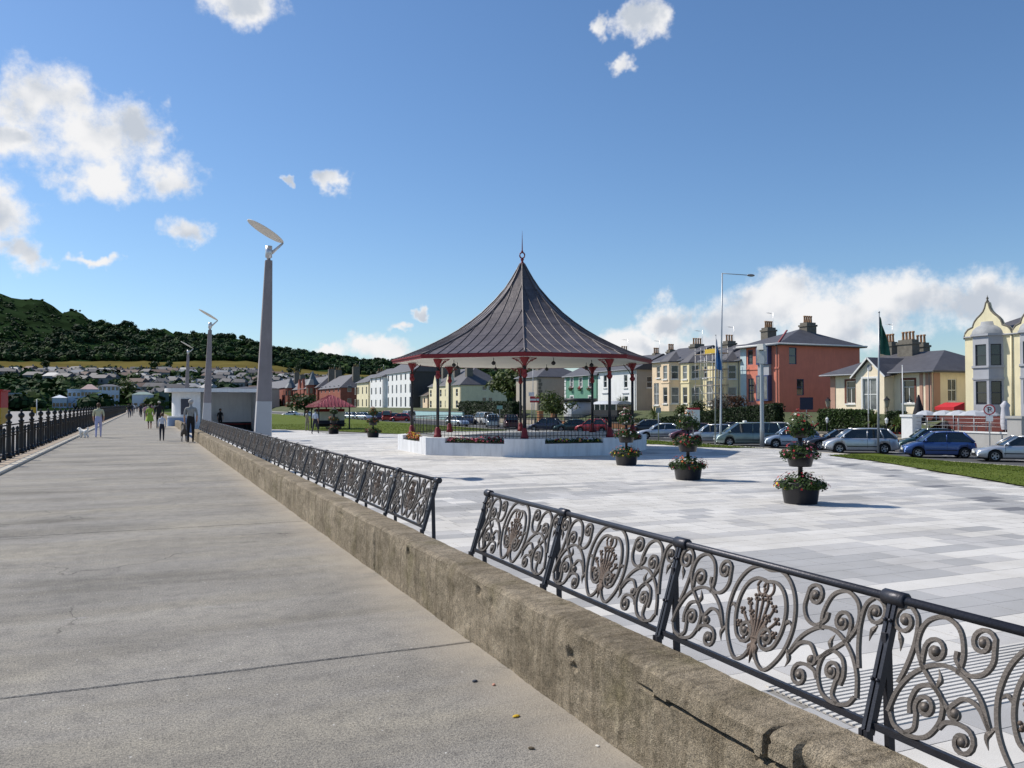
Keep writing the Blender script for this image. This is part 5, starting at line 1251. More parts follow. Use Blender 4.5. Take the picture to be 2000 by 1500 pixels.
# ================================================================== cars
TYRE = M('tyre_rubber', (.014,.014,.014), .8, .2, 20); RIM = M('alloy_rim', (.45,.45,.46), .35, .1, 10, 0, 1, .7)
CGL = M('car_glass', (.02,.028,.03), .04, .2, 2, 0, 1, 0, .9); PLASTIC = M('car_trim_plastic', (.018,.018,.019), .55, .2, 10)
HEADL = M('headlight_lens', (.62,.64,.66), .12, .1, 20, 0, 1, .2, .8); TAILL = M('tail_light_lens', (.35,.012,.012), .2, .1, 20); PLATE = M('number_plate_white', (.7,.7,.66), .5, .05, 5)
def paint(name, c, metal=.35): return M('car_paint_'+name, c, .33, .05, 3, 0, 1, metal, .5, .8)
CT = { # L, W, H, nose, hood, belt, deck, xw, xr0, xr1, xt, wheel r, front axle, rear axle
 'hatch': (3.9,1.68,1.54,.62,.92,.96,.95,1.00,.28,-1.25,-1.78,.31,1.22,-1.26),
 'mpv':   (4.45,1.82,1.60,.66,.98,1.02,1.00,1.30,.55,-1.55,-2.08,.33,1.38,-1.30),
 'saloon':(4.55,1.76,1.42,.60,.86,.91,.95,.98,.22,-1.00,-1.62,.32,1.42,-1.36),
 'minivan':(4.85,1.84,1.76,.68,1.02,1.04,1.02,1.62,.70,-2.15,-2.36,.33,1.48,-1.50),
 'van':   (4.6,1.85,1.95,.75,1.12,1.15,1.15,1.55,.95,-2.22,-2.27,.33,1.40,-1.45),
 'jeep':  (4.5,1.84,1.82,.80,1.10,1.14,1.12,.95,.55,-2.05,-2.20,.38,1.35,-1.35)}
def car(label, kind, pm, X, Y, z, alpha, detail=True, taxi=False, group='cars parked along the seafront road'):
    L, W, H, zn, zh, zb, zt, xw, xr0, xr1, xt, r, xf, xr = CT[kind]; rz = atan2(cos(R(alpha)), sin(R(alpha)))
    t = thing('parked_car', label, 'car', (X, Y, z), rz, group); hw = W/2; ra = r+.055; lo = MB()
    st = sorted({round(-L/2+L*i/46, 4) for i in range(47)}|{round(c+ra*cos(pi*k/10), 4) for c in (xf, xr) for k in range(11)})
    rows = []
    for x in st:
        e = max(0, (abs(x)-(L/2-.75))/.75); w_ = hw*(1-.20*e**2.3)
        if x > xw: top = lerp(zh, zn, ((x-xw)/(L/2-xw))**1.6)
        elif x > xt: top = lerp(zt, zb, (x-xt)/(xw-xt)) if x < xw else zb
        else: top = lerp(zt, zt-.10, (xt-x)/max(.05, L/2+xt))
        if abs(x) > L/2-.10: top -= .22*((abs(x)-(L/2-.10))/.10)**2
        zs = .19+.10*max(0, (abs(x)-(L/2-.5))/.5)
        za = 0
        for c in (xf, xr):
            if abs(x-c) < ra: za = max(za, r+sqrt(max(0, ra*ra-(x-c)**2)))
        mid = .52*top+.06
        pr = [(.80*w_, zs), (.955*w_, zs+.02), (.985*w_, max(zs+.10, za)), (w_, max(mid, za)), (.985*w_, max(top-.13, za+.02)), (.955*w_, max(top-.045, za+.04)), (.86*w_, top-.005), (.45*w_, top+.015), (0, top+.022)]
        pr[0] = (pr[0][0], max(zs, 0)); pr[1] = (pr[1][0], max(zs+.02, za-.001) if za else zs+.02)
        if za: pr[0] = (.70*w_, max(zs, za-.0015))
        rows.append([(x, -y, q) for y, q in pr]+[(x, y, q) for y, q in reversed(pr[:-1])])
    n = len(rows[0])
    for rw in rows: lo.v += rw
    for i in range(len(rows)-1):
        for j in range(n-1): lo.f.append((i*n+j, (i+1)*n+j, (i+1)*n+j+1, i*n+j+1)); lo.m.append(0); lo.s.append(True)
    for o, rev in ((0, 0), ((len(rows)-1)*n, 1)):
        f = tuple(o+j for j in range(n)); lo.f.append(f if rev else f[::-1]); lo.m.append(0); lo.s.append(False)
    lo.build('body', pm, t)
    MB().box(-L/2+.25, L/2-.25, -hw*.72, hw*.72, .16, .6).build('underbody', PLASTIC, t)
    wb, wr, zr = .935*hw, .70*hw, H-.05
    def side(x, f):     # point on the cabin flank
        return None
    A, B, C, D_ = (xw, zb-.01), (xr0, zr), (xr1, zr), (xt, zt-.01)
    gl = MB()
    for s_ in (1, -1):
        a, b, c, d = (A[0], s_*wb, A[1]), (B[0], s_*wr, B[1]), (C[0], s_*wr, C[1]), (D_[0], s_*wb*.96, D_[1])
        gl.add([a, b, c, d], [(0,1,2,3) if s_ < 0 else (3,2,1,0)])
    gl.add([(A[0],-wb,A[1]),(A[0]+.05,0,A[1]+.03),(A[0],wb,A[1]),(B[0],wr,B[1]),(B[0]+.03,0,B[1]+.03),(B[0],-wr,B[1])], [(0,1,4,5),(1,2,3,4)])
    gl.add([(D_[0],wb*.96,D_[1]),(D_[0]-.04,0,D_[1]+.02),(D_[0],-wb*.96,D_[1]),(C[0],-wr,C[1]),(C[0]-.03,0,C[1]+.03),(C[0],wr,C[1])], [(0,1,4,5),(1,2,3,4)])
    gl.build('window_glass', CGL, t)
    rf = MB(); nx, ny = 7, 7
    for i in range(nx+1):
        x = lerp(B[0]+.02, C[0]-.02, i/nx); cr = .05*(1-(2*i/nx-1)**4)
        for j in range(ny+1): f = 2*j/ny-1; rf.v.append((x, f*(wr+.025), zr-.012+(cr+.03)*(1-f*f*f*f)))
    for i in range(nx):
        for j in range(ny): q = i*(ny+1)+j; rf.f.append((q, q+1, q+ny+2, q+ny+1)); rf.m.append(0); rf.s.append(True)
    for s_ in (1, -1):
        a, b, c, d = Vector((A[0], s_*wb, A[1])), Vector((B[0], s_*wr, B[1])), Vector((C[0], s_*wr, C[1])), Vector((D_[0], s_*wb*.96, D_[1])); k = Vector((0, s_*.012, 0))
        rf.tube([a+k, a.lerp(b,.5)+k+Vector((0,s_*.012,.02)), b+k], .036, 6); rf.tube([b+k, b.lerp(c,.5)+k*1.5+Vector((0,0,.015)), c+k], .034, 6); rf.tube([c+k, c.lerp(d,.5)+k, d+k], [.07,.075,.08], 6)
        xm = lerp(xw, xt, .47); p0 = Vector((xm, s_*wb*.99, zb)); p1 = Vector((xm-.05, s_*wr, zr)); rf.tube([p0+k*.5, p1+k*.5], .032, 5)
        if kind in ('minivan','mpv','jeep'): p0 = Vector((lerp(xw,xt,.76), s_*wb*.98, zb)); p1 = Vector((lerp(xr0,xr1,.78), s_*wr, zr)); rf.tube([p0+k*.5, p1+k*.5], .04, 5)
    rf.build('roof', pm, t)
    wh = MB().lathe([(r*.62,-.10),(r*.93,-.105),(r,-.075),(r,.075),(r*.93,.105),(r*.62,.10)], 20, cap=False).xf(Matrix.Rotation(pi/2, 4, 'X')).mesh('tyre', TYRE)
    rm = MB().lathe([(0,-.055),(r*.16,-.06),(r*.2,-.05),(r*.52,-.06),(r*.64,-.09),(r*.64,.09),(0,.09)], 20)
    for k in range(5): a = k*2*pi/5; rm.bar((cos(a)*r*.1, sin(a)*r*.1, -.066), (cos(a)*r*.6, sin(a)*r*.6, -.082), .05, .02)
    for k in range(5): a = (k+.5)*2*pi/5; rm.lathe([(0,-.0655),(.055,-.0655),(.055,-.06)], 8, (cos(a)*r*.4, sin(a)*r*.4, 0), 1)
    rm = rm.xf(Matrix.Rotation(-pi/2, 4, 'X')).mesh('rim', [RIM, TYRE])
    for x in (xf, xr):
        for s_ in (1, -1):
            wl = put('wheel', wh, t, (x, s_*(hw-.115), r)); o = put('rim', rm, wl)
            if s_ > 0: o.rotation_euler = (0, 0, pi)
    if not detail: return t
    zl = lerp(zn, zh, .25)-.10
    for s_ in (1, -1):
        MB().ball((L/2-.20, s_*hw*.66, zl), .15, 10, 8, 0, (1.05,1.0,.62)).build('headlight', HEADL, t)
        MB().ball((-L/2+.10, s_*hw*.74, zt-.20), .13, 8, 6, 0, (.6,.8,1.3)).build('tail_light', TAILL, t)
        mi = MB().ball((xw-.18, s_*(wb+.13), zb+.06), .10, 8, 6, 0, (.7,1.0,.75)).bar((xw-.18, s_*wb*.97, zb+.02), (xw-.18, s_*(wb+.1), zb+.04), .05); mi.build('mirror', pm, t)
        yy = s_*(hw*1.0+.001)
        for xx in (lerp(xw,xt,.02), lerp(xw,xt,.47), lerp(xw,xt,.86)):
            MB().box(xx-.006, xx+.006, min(yy*.985,yy*1.002), max(yy*.985,yy*1.002), .36, zb-.10).build('door_seam', PLASTIC, t)
        for xx in (lerp(xw,xt,.38), lerp(xw,xt,.74)): MB().box(xx-.09, xx+.09, min(yy*.98,yy*1.02), max(yy*.98,yy*1.02), zb-.20, zb-.165).build('door_handle', pm, t)
        MB().box(xr+ra+.05, xf-ra-.05, min(yy*.985,yy*1.012), max(yy*.985,yy*1.012), .44, .49).build('side_trim', PLASTIC, t)
    MB().box(L/2-.05, L/2+.012, -.42, .42, .30, .42).build('lower_grille', PLASTIC, t)
    MB().box(L/2-.10, L/2-.008, -.36, .36, zn-.20, zn-.11).build('grille', PLASTIC, t)
    MB().box(L/2-.02, L/2+.022, -.26, .26, .45, .56).build('number_plate', PLATE, t)
    if taxi: MB().obox((xr0-.55, 0, H+.08), (.22,.62,.13), 0, 0, .8).build('roof_sign', PLATE, t)
    return t
def rpx(u, v, z=-1.5):
    zc = 1640*(EYE-z)/(v-790); k = kk(u); return (zc*(k*CA+SA), zc*(CA-k*SA))
SILV = paint('silver', (.52,.54,.57), .6); SILB = paint('silver_blue', (.36,.43,.53), .5); BLUE = paint('blue', (.035,.085,.26), .4); BLK_ = paint('black', (.012,.012,.015), .2)
MGRN = paint('grey_green', (.20,.26,.25), .5); DGRN = paint('dark_green', (.015,.05,.045), .3); RED_ = paint('red', (.42,.015,.02), .1); WHT_ = paint('white', (.72,.72,.70), 0); NAVY = paint('navy', (.02,.025,.06), .3); PURP = paint('maroon', (.09,.02,.035), .3)
CG = 'cars parked along the seafront road'
for lab, kind, pm, u, v, al, tx in (
 ('silver saloon parked left of the middle planter, behind the lawn', 'saloon', SILV, 1291, 857, -62, False),
 ('black hatchback parked behind the silver saloon left of the planters', 'hatch', BLK_, 1262, 848, -62, False),
 ('dark maroon car half hidden behind the middle planter', 'hatch', PURP, 1352, 861, -60, False),
 ('silver hatchback just left of the tall street lamp', 'hatch', SILV, 1390, 865.5, -58, False),
 ('grey-green people carrier with a taxi sign between lamp posts', 'minivan', MGRN, 1458, 870, -64, True),
 ('white car glimpsed behind the people carrier', 'hatch', WHT_, 1506, 858, -60, False),
 ('silver-blue hatchback just behind the nearest planter', 'hatch', SILB, 1545, 874, -58, False),
 ('black saloon between the nearest planter and silver people carrier', 'saloon', BLK_, 1638, 878, -57, False),
 ('silver compact people carrier behind the green flag pole', 'mpv', SILV, 1678, 884.5, -55, False),
 ('dark green car glimpsed behind the blue hatchback', 'hatch', DGRN, 1812, 882, -54, False),
 ('blue rounded hatchback parked below the terrace wall', 'hatch', BLUE, 1830, 893, -53, False),
 ('silver saloon cut off by the right edge of the picture', 'saloon', SILV, 1990, 901, -51, False),
 ('red car by the house gates behind the nearest planter', 'hatch', RED_, 1606, 857, -50, False),
 ('red car under the flag poles behind the silver people carrier', 'hatch', RED_, 1752, 866, -50, False),
 ('dark car parked across the road behind the planters', 'saloon', NAVY, 1425, 853, -60, False)):
    car(lab, kind, pm, *rpx(u, v), -1.5, al, True, tx)
for lab, kind, pm, u, v, al in (
 ('red hatchback seen through the bandstand railing near its right column', 'hatch', RED_, 1158, 845, -45),
 ('dark teal estate seen through the bandstand railing', 'saloon', DGRN, 1118, 843, -70),
 ('navy hatchback beyond the bandstand railing right of centre column', 'hatch', NAVY, 1066, 842, -50),
 ('dark purple jeep beyond the bandstand railing left of centre column', 'jeep', PURP, 998, 836, 20),
 ('silver jeep seen through the bandstand railing', 'jeep', SILV, 962, 834, 20),
 ('white van parked behind the bandstand under the hedge', 'van', WHT_, 944, 829, 0),
 ('silver and black hatchback through the left bandstand columns', 'hatch', SILV, 893, 833, 160),
 ('dark blue saloon through the left bandstand columns', 'saloon', NAVY, 915, 829, 20),
 ('white van left of the bandstand in the distance', 'van', WHT_, 797, 822, 0),
 ('red van in the distant row left of the bandstand', 'van', RED_, 757, 822, 20),
 ('small distant red car beside the white van', 'hatch', RED_, 783, 823, -60),
 ('distant black car in the row left of the bandstand', 'hatch', BLK_, 770, 822, 10),
 ('silver distant car right of the red-roofed shelter', 'hatch', SILV, 688, 819.5, 150),
 ('second silver distant car right of the red-roofed shelter', 'hatch', SILV, 711, 820, 150),
 ('distant navy car behind the left planters', 'hatch', NAVY, 740, 821, 10),
 ('distant silver car at the lawn edge beside the nearest lamp', 'saloon', SILV, 568, 814, -60),
 ('distant silver-blue car left of the park shelter', 'saloon', SILB, 601, 815, 0),
 ('distant dark car beyond the lawn by the shelter', 'hatch', BLK_, 672, 818, 10)):
    car(lab, kind, pm, *rpx(u, v), -1.5, al, False)

# ================================================================== street furniture
GALV2 = M('lamp_post_grey', (.40,.42,.44), .45, .08, 3, 0, 1, .4)
bx, by = gpx(1407, 868); sl = thing('street_lamp', 'tall grey street lamp with single arm reaching right', 'street lamp', (bx, by, g(bx)))
zc_ = (bx*SA+by*CA); hL = (868-532)/1640*zc_
MB().tube([(0,0,0),(0,0,1.4),(.02,0,1.45),(.12,-.02,hL*.6),(.22,-.03,hL)], [.105,.10,.085,.065,.045], 10).build('pole', GALV2, sl)
dx_ = Vector((CA, -SA, 0)); tp_ = Vector((.22,-.03,hL-.03)); am = zc_/1640
MB().tube([tp_, tp_+dx_*48*am+Vector((0,0,-.13))], .032, 7).build('arm', GALV2, sl)
hd_ = tp_+dx_*56*am+Vector((0,0,-.15)); MB().ball(hd_, .36, 12, 8, 0, (1,.5,.28)).build('lantern', M('lantern_grey', (.22,.22,.23), .4, .1, 5), sl)
bx, by = gpx(1488, 872); zc_ = bx*SA+by*CA; hP = (872-678)/1640*zc_
fp = thing('camera_mast', 'grey mast with a boxy white head and blue banner bracket', 'mast', (bx, by, g(bx)))
MB().lathe([(.16,0),(.16,1.3),(.145,1.4),(.13,hP-.5),(.13,hP)], 12).build('pole', GALV2, fp)
MB().obox((0,0,hP+.02), (.62,.5,.42), .5, 0, .8).build('head', DISC, fp)
MB().obox((.05,-.06,hP-.75), (.40,.36,.9), .5).build('cabinet', GALV2, fp)
def flagpole(label, u, v0, v1, cflag, fl=None, w_=.05, lean=0.):
    bx, by = gpx(u, v0) if v0 > 850 else (54.5, yp(u, 54.5)); zb = g(bx) if v0 > 850 else -1.0; zc = bx*SA+by*CA; h = EYE+(790-v1)/1640*zc-zb
    t = thing('flagpole', label, 'flagpole', (bx, by, zb)); MB().tube([(0,0,0),(lean*.5,0,h*.5),(lean,0,h)], [w_*1.2,w_,w_*.6], 8).ball((lean,0,h+.03), w_*1.1, 7, 5).build('pole', cflag, t)
    if fl:
        f = MB(); n, m_ = 14, 7; H = fl[1]; W = fl[2]
        for i in range(n+1):
            a = i/n
            for j in range(m_+1):
                b = j/m_; wv_ = W*(.12+.88*a**.8); off_ = .14*sin(b*9+a*3)*(b+.2)
                p = Vector((lean+.05,0,h-.1-H*a))+dx_*wv_*b+Vector((SA,CA,0))*off_+Vector((0,0,-.35*b*(1-a)-.12*b))
                f.v.append(tuple(p))
        for i in range(n):
            for j in range(m_): q = i*(m_+1)+j; f.f.append((q,q+1,q+m_+2,q+m_+1)); f.m.append(0); f.s.append(True)
        f.build('flag', fl[0], t)
FP = M('flagpole_grey', (.34,.36,.38), .4, .08, 3, 0, 1, .3); FW_ = M('flagpole_white', (.76,.76,.74), .45, .05, 3)
flagpole('flagpole with limp green flag in front of the cream bungalow', 1714, 884, 610, FP, (M('flag_green', (.02,.10,.075), .85, .25, 2), 2.5, .62), .06, .2)
flagpole('flagpole with limp blue flag beside the tall street lamp', 1396, 869, 655, FP, (M('flag_blue', (.05,.17,.42), .85, .25, 2), 2.4, .4), .045, .12)
flagpole('bare white flagpole left of the green flag before the bungalow', 1696, 820, 720, FW_)
flagpole('bare white flagpole right of the green flag before the bungalow', 1763, 820, 715, FW_)
flagpole('thin grey pole carrying signs seen behind the bandstand', 1041, 846, 716, FP, None, .06)
SIGNR = M('sign_red', (.50,.03,.04), .5, .05, 4); SIGNW = M('sign_white', (.78,.78,.76), .5, .04, 4); SIGNK = M('sign_black', (.02,.02,.025), .5, .05, 4); SIGNG = M('sign_grey_back', (.30,.32,.34), .5, .05, 4, 0, 1, .4)
def facing(): return Vector((-SA,-CA,0)), Vector((CA,-SA,0))
# no-parking style roundel: P with a slash inside a red ring, plate below
px_, py_ = 52.8, yp(1932, 52.8); zc_ = px_*SA+py_*CA; ht = EYE+(790-800)/1640*zc_
sg = thing('parking_sign', 'round no-parking sign with letter P on a pole by the terrace', 'sign', (px_, py_, -1.37)); nv = Vector((-px_,-py_,0)).normalized(); rv = Vector((-nv.y, nv.x, 0)); rv = rv if rv.dot(dx_) > 0 else -rv
MB().tube([(0,0,0),(0,0,ht+1.37+.4)], .04, 8).build('pole', FP, sg); cz = ht+1.37
def disc(mb, r, d, n=24, m=0):
    c = Vector((0,0,cz))+nv*d; mb.add([c+rv*cos(2*pi*i/n)*r+Vector((0,0,sin(2*pi*i/n)*r)) for i in range(n)], [tuple(range(n))], m)
q = MB(); disc(q, .36, .055); disc(q, .36, .05); q.build('ring', SIGNR, sg); q = MB(); disc(q, .285, .059); q.build('face', SIGNW, sg)
c = Vector((0,0,cz))+nv*.064; lt = MB()
def sbar(mb, a, b, w_): mb.bar(c+rv*a[0]+Vector((0,0,a[1])), c+rv*b[0]+Vector((0,0,b[1])), w_, .004, 0, nv)
sbar(lt, (-.07,-.18), (-.07,.18), .06)
pp = [(-.07,.155),(.04,.155),(.095,.12),(.11,.075),(.095,.03),(.04,-.005),(-.07,-.005)]
for a, b in zip(pp, pp[1:]): sbar(lt, a, b, .05)
lt.build('letter_p', SIGNK, sg); c = Vector((0,0,cz))+nv*.069; q = MB(); sbar(q, (-.2,.2), (.2,-.2), .028); q.build('slash', SIGNR, sg)
MB().obox(Vector((0,0,cz-.62))+nv*.06, (.42,.01,.36), atan2(rv.y, rv.x)).build('plate', SIGNW, sg)
def board(name, label, u, X, vt, vb, w_, mats, zb=None, pole=True, cat='sign'):
    Y = yp(u, X); zc = X*SA+Y*CA; z1 = EYE+(790-vt)/1640*zc; z0 = EYE+(790-vb)/1640*zc; zb = g(X) if zb is None else zb
    t = thing(name, label, cat, (X, Y, zb)); n = Vector((-X,-Y,0)).normalized(); r_ = atan2(-n.x, n.y)
    if pole: MB().tube([(0,0,0),(0,0,z1-zb)], .04, 7).build('pole', FP, t)
    k = len(mats)
    for i, (m, h0, h1) in enumerate(mats): MB().obox(Vector((0,0,lerp(z0,z1,(h0+h1)/2)-zb))+n*.06, (w_,.03,(z1-z0)*(h1-h0)), r_).build('panel', m, t)
board('notice_board', 'red-topped white notice board on a post behind the middle planter', 1354, 40, 796, 826, 1.0, [(SIGNR,.86,1),(SIGNW,.0,.855)])
board('direction_sign', 'small red and white road sign on the pole behind the bandstand', 1044, 50.6, 774, 786, 1.3, [(SIGNR,0,.3),(SIGNW,.305,.6),(SIGNR,.605,1)], -1.37)
board('warning_sign', 'small white sign above the red one behind the bandstand', 1038, 50.7, 766, 773.5, .8, [(SIGNW,0,1)], -1.37)
board('traffic_sign', 'sign plate seen edge-on from behind on a post left of the planters', 1286, 38, 796, 806, .4, [(SIGNG,0,1)])
board('menu_board', 'dark navy hanging board in front of the red house end wall', 1575, 56, 776, 800, 1.15, [(M('board_navy', (.02,.022,.05), .5, .1, 2),0,1)], -.4)
board('bay_sign', 'pale green sign in the hedge behind the bandstand', 976, 52, 792, 799, .9, [(M('sign_green', (.25,.42,.35), .5, .05, 3),0,1)], -1.37)
# Victorian lamp standards and white gate lanterns
def old_lamp(label, u, X, vt, vb, white=False):
    Y = yp(u, X); zc = X*SA+Y*CA; z1 = EYE+(790-vt)/1640*zc; zb = -1.2 if not white else -1.35; h = z1-zb
    t = thing('garden_lamp' if white else 'lamp_standard', label, 'lamp', (X, Y, zb)); m = TRIM if white else BLK; k = .55 if white else 1.
    MB().lathe([(.16,0),(.16,.3),(.07,.45),(.05,1.2),(.045,h-.95*k)], 8).build('post', BLK, t)
    MB().lathe([(.05,h-.95*k),(.13*k+.02,h-.85*k),(.24*k,h-.35*k),(.24*k,h-.33*k)], 6, sm=False).build('lantern', m if white else M('lantern_glass', (.30,.28,.22), .2, .2, 4), t)
    MB().lathe([(.28*k,h-.33*k),(.16*k,h-.16*k),(.06*k,h-.1*k),(.05*k,h)], 6, sm=False).build('lantern_cap', m, t)
old_lamp('black Victorian lamp standard left of the cream bungalow', 1617, 57, 776, 820); old_lamp('black Victorian lamp standard before the bungalow porch', 1732, 57, 774, 820)
old_lamp('small white gate lantern at the left hedge end', 1615, 53.6, 814, 830, True); old_lamp('small white gate lantern between the flagpoles', 1731, 53.6, 815, 830, True)

# ================================================================== hedges, walls, palms and cafe terrace
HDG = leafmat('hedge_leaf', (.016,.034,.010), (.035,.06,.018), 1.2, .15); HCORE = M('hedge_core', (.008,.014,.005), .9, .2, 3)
def hedge(label, X, ua, ub, vta, vtb, zb, th=1.2, n=2600, pal=None, size=.12):
    y1, y0 = yp(ua, X), yp(ub, X); za, zb2 = zp(ua, vta, X), zp(ub, vtb, X); rng = random.Random(int(ua))
    t = thing('hedge', label, 'hedge', (X, (y0+y1)/2, zb)); o = (X, (y0+y1)/2, zb); e = .09
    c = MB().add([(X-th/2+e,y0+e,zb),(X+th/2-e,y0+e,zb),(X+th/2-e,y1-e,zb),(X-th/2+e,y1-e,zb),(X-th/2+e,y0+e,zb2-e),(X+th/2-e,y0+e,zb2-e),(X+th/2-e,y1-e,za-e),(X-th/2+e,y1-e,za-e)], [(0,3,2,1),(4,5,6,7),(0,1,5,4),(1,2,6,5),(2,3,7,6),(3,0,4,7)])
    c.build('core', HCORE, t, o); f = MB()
    for _ in range(n):
        y = rng.uniform(y0, y1); zt = lerp(zb2, za, (y-y0)/(y1-y0)); w_ = rng.random()
        if w_ < .58: p = (X-th/2+rng.uniform(-.08,.06), y, rng.uniform(zb, zt))
        elif w_ < .88: p = (X+rng.uniform(-th/2,th/2), y, zt+rng.uniform(-.06,.10)+.05*noise.noise((y*2,0,0)))
        else: p = (X+rng.uniform(-th/2,th/2), y0+rng.uniform(-.08,.06), rng.uniform(zb, zt))
        leaves(f, p, (.07,.07,.07), 1, size, rng, shell=0)
    f.build('foliage', pal or HDG, t, o)
hedge('long dark clipped hedge rising towards the red house', 54.3, 1372, 1522, 806, 789, -1.35, 1.2, 5200)
hedge('lower dark hedge behind the black hatchback', 54.3, 1290, 1370, 818, 807, -1.35, 1.2, 2600)
hedge('green hedge in front of the cream bungalow', 55, 1606, 1700, 801, 803, -1.2, 1.2, 3000, leafmat('hedge_leaf_bright', (.03,.06,.012), (.06,.10,.025), 1.2))
hedge('low green hedge between bungalow gate and terrace', 55.5, 1738, 1762, 806, 806, -1.2, 1., 800)
hedge('tall dark hedge behind the bandstand before the cream apartments', 55, 903, 1010, 785, 786, -1.35, 1.8, 2400, None, .22)
hedge('low hedge along gardens behind the bandstand right side', 54.3, 1180, 1262, 822, 818, -1.35, 1., 1400)
hedge('low garden hedge far left of the bandstand', 54.3, 640, 760, 808, 806, -1.4, 1.4, 2600, None, .5)
GW = P_('garden_wall_cream', (.40,.34,.26)); GWB = M('garden_wall_brick', (.32,.15,.07), .9, .2, 2, .3, 15)
def gwall(label, X, ua, ub, zt, zb=-1.38, mat_=None, th=.35):
    y1, y0 = yp(ua, X), yp(ub, X); t = thing('garden_wall', label, 'wall', (X, (y0+y1)/2, zb)); o = (X, (y0+y1)/2, zb)
    MB().box(X-th/2, X+th/2, y0, y1, zb, zt-.12).build('wall', mat_ or GW, t, o); MB().box(X-th/2-.06, X+th/2+.06, y0-.02, y1+.02, zt-.119, zt).build('coping', STONE, t, o)
gwall('low stone garden wall in front of the long hedge', 53.4, 1262, 1530, -.75); gwall('low stone garden wall below the bungalow hedge', 53.4, 1560, 1765, -.7)
gwall('pale blue-green garden wall behind the left bandstand columns', 53.4, 800, 905, .35, -1.38, P_('wall_seafoam', (.34,.52,.52))); gwall('cream garden wall behind the bandstand railing', 53.4, 910, 1045, -.5)
gwall('brown garden wall behind the right of the bandstand', 53.4, 1060, 1260, -.55, -1.38, GWB)
for i, u in enumerate((1055, 1082)):
    y = yp(u, 53.2); o = tag(MB().box(-.35,.35,-.35,.35,0,1.9).box(-.42,.42,-.42,.42,1.901,2.05).build('gate_pier', GWB), 'orange brick gate pier %s behind the bandstand railing' % ('nearest the centre column' if i == 0 else 'right of the centre column'), 'gate pier'); o.location = (53.2, y, -1.37)
def palm(label, u, X, vt, seed, zb=-1.1):
    Y = yp(u, X); zc = X*SA+Y*CA; z1 = EYE+(790-vt)/1640*zc; h = z1-zb; rng = random.Random(seed); t = thing('cordyline_palm', label, 'palm', (X, Y, zb))
    MB().tube([(0,0,0),(.03,.02,h*.5)], [.12,.09], 7).build('trunk', BARK, t); f = MB()
    for _ in range(90):
        a = rng.random()*6.28; e = rng.uniform(-.35, 1.3); l = h*.55*rng.uniform(.7, 1.05); d = Vector((cos(a)*cos(e), sin(a)*cos(e), sin(e))); p = Vector((.03,.02,h*.5)); w_ = Vector((-sin(a), cos(a), 0))*.05
        m = p+d*l*.6+Vector((0,0,.02)); q = p+d*l+Vector((0,0,-.25*l*cos(e)))
        f.add([p-w_*.5, p+w_*.5, m+w_, m-w_], [(0,1,2,3)]); f.add([m-w_, m+w_, q], [(0,1,2)])
    f.build('fronds', leafmat('palm_leaf', (.05,.085,.02), (.12,.16,.045), 2), t)
palm('spiky palm below the green flag by the bungalow hedge', 1707, 54.3, 797, 5); palm('spiky palm right of the white flagpole by the terrace pier', 1752, 54.3, 806, 6); palm('small palm in front of the peach terrace house', 1277, 55, 788, 7)
palm('palm in the front garden of the white house', 1214, 57, 768, 8, 0)
tree('garden_shrub', 'green rounded shrub below the peach terrace bay', 57, yp(1330, 57), -.4, 1.3, 2.3, 81, LF[1], 500, .14)
tree('garden_shrub', 'dark shrub in front of the yellow terrace bay', 57, yp(1362, 57), -.3, 1.6, 2.6, 82, LF[0], 600, .14)
tree('garden_shrub', 'reddish grey shrub below the scaffolding', 57, yp(1408, 57), -.1, 2.0, 2.9, 83, leafmat('shrub_grey', (.06,.055,.045), (.13,.11,.09), 2), 700, .14)
tree('garden_shrub', 'brown-red shrub between scaffolding and red house', 57, yp(1436, 57), .1, 1.7, 2.7, 84, leafmat('shrub_russet', (.07,.035,.02), (.13,.06,.03), 2), 600, .14)
y = yp(1794, 57); cn = thing('folded_parasol', 'tall folded black parasol at the bungalow end of the terrace', 'parasol', (57, y, -.8)); zt = EYE+(790-771)/1640*(57*SA+y*CA)+.8
MB().tube([(0,0,0),(0,0,zt)], .04, 6).build('pole', BLK, cn); q = MB()
for i, (r_, z) in enumerate(((.62,.75),(.60,.9),(.40,zt*.55),(.20,zt*.8),(.05,zt))):
    for k in range(16): a = 2*pi*k/16; rr = r_*(1+.12*(k%2)); q.v.append((rr*cos(a), rr*sin(a), z))
    if i:
        for k in range(16): q.f.append(((i-1)*16+k,(i-1)*16+(k+1)%16,i*16+(k+1)%16,i*16+k)); q.m.append(0); q.s.append(True)
q.build('canopy', M('parasol_black', (.014,.014,.02), .8, .2, 3), cn)
# café terrace
ye, yw = yp(1768, 53.4), yp(2060, 53.4)
ct = thing('cafe_terrace', 'raised cafe terrace with grey wall, pale piers and thin rails', 'terrace', (55, (ye+yw)/2, -1.4)); co = (55,(ye+yw)/2,-1.4)
TW = P_('terrace_wall_grey', (.40,.39,.37)); zt_ = zp(1860, 841, 53.4)
MB().box(53.3, 53.6, yw, ye, -1.4, zt_-.10).build('wall', TW, ct, co); MB().box(53.24, 53.66, yw, ye, zt_-.099, zt_).build('coping', TRIM, ct, co)
MB().box(53.601, 60.5, yw, ye, -1.4, zt_-.35).build('deck', TW, ct, co)
for u in (1778, 1988):
    yy = yp(u, 53.4); MB().box(53.0, 53.95, yy-.5, yy+.5, -1.4, zt_+.95).box(52.92,54.03,yy-.58,yy+.58,zt_+.951,zt_+1.12).build('pier', TRIM if u < 1800 else TW, ct, co)
for z in (.35, .62, .9): MB().tube([(53.45,yw,zt_+z),(53.45,ye,zt_+z)], .014, 5).build('rail', GALV, ct, co)
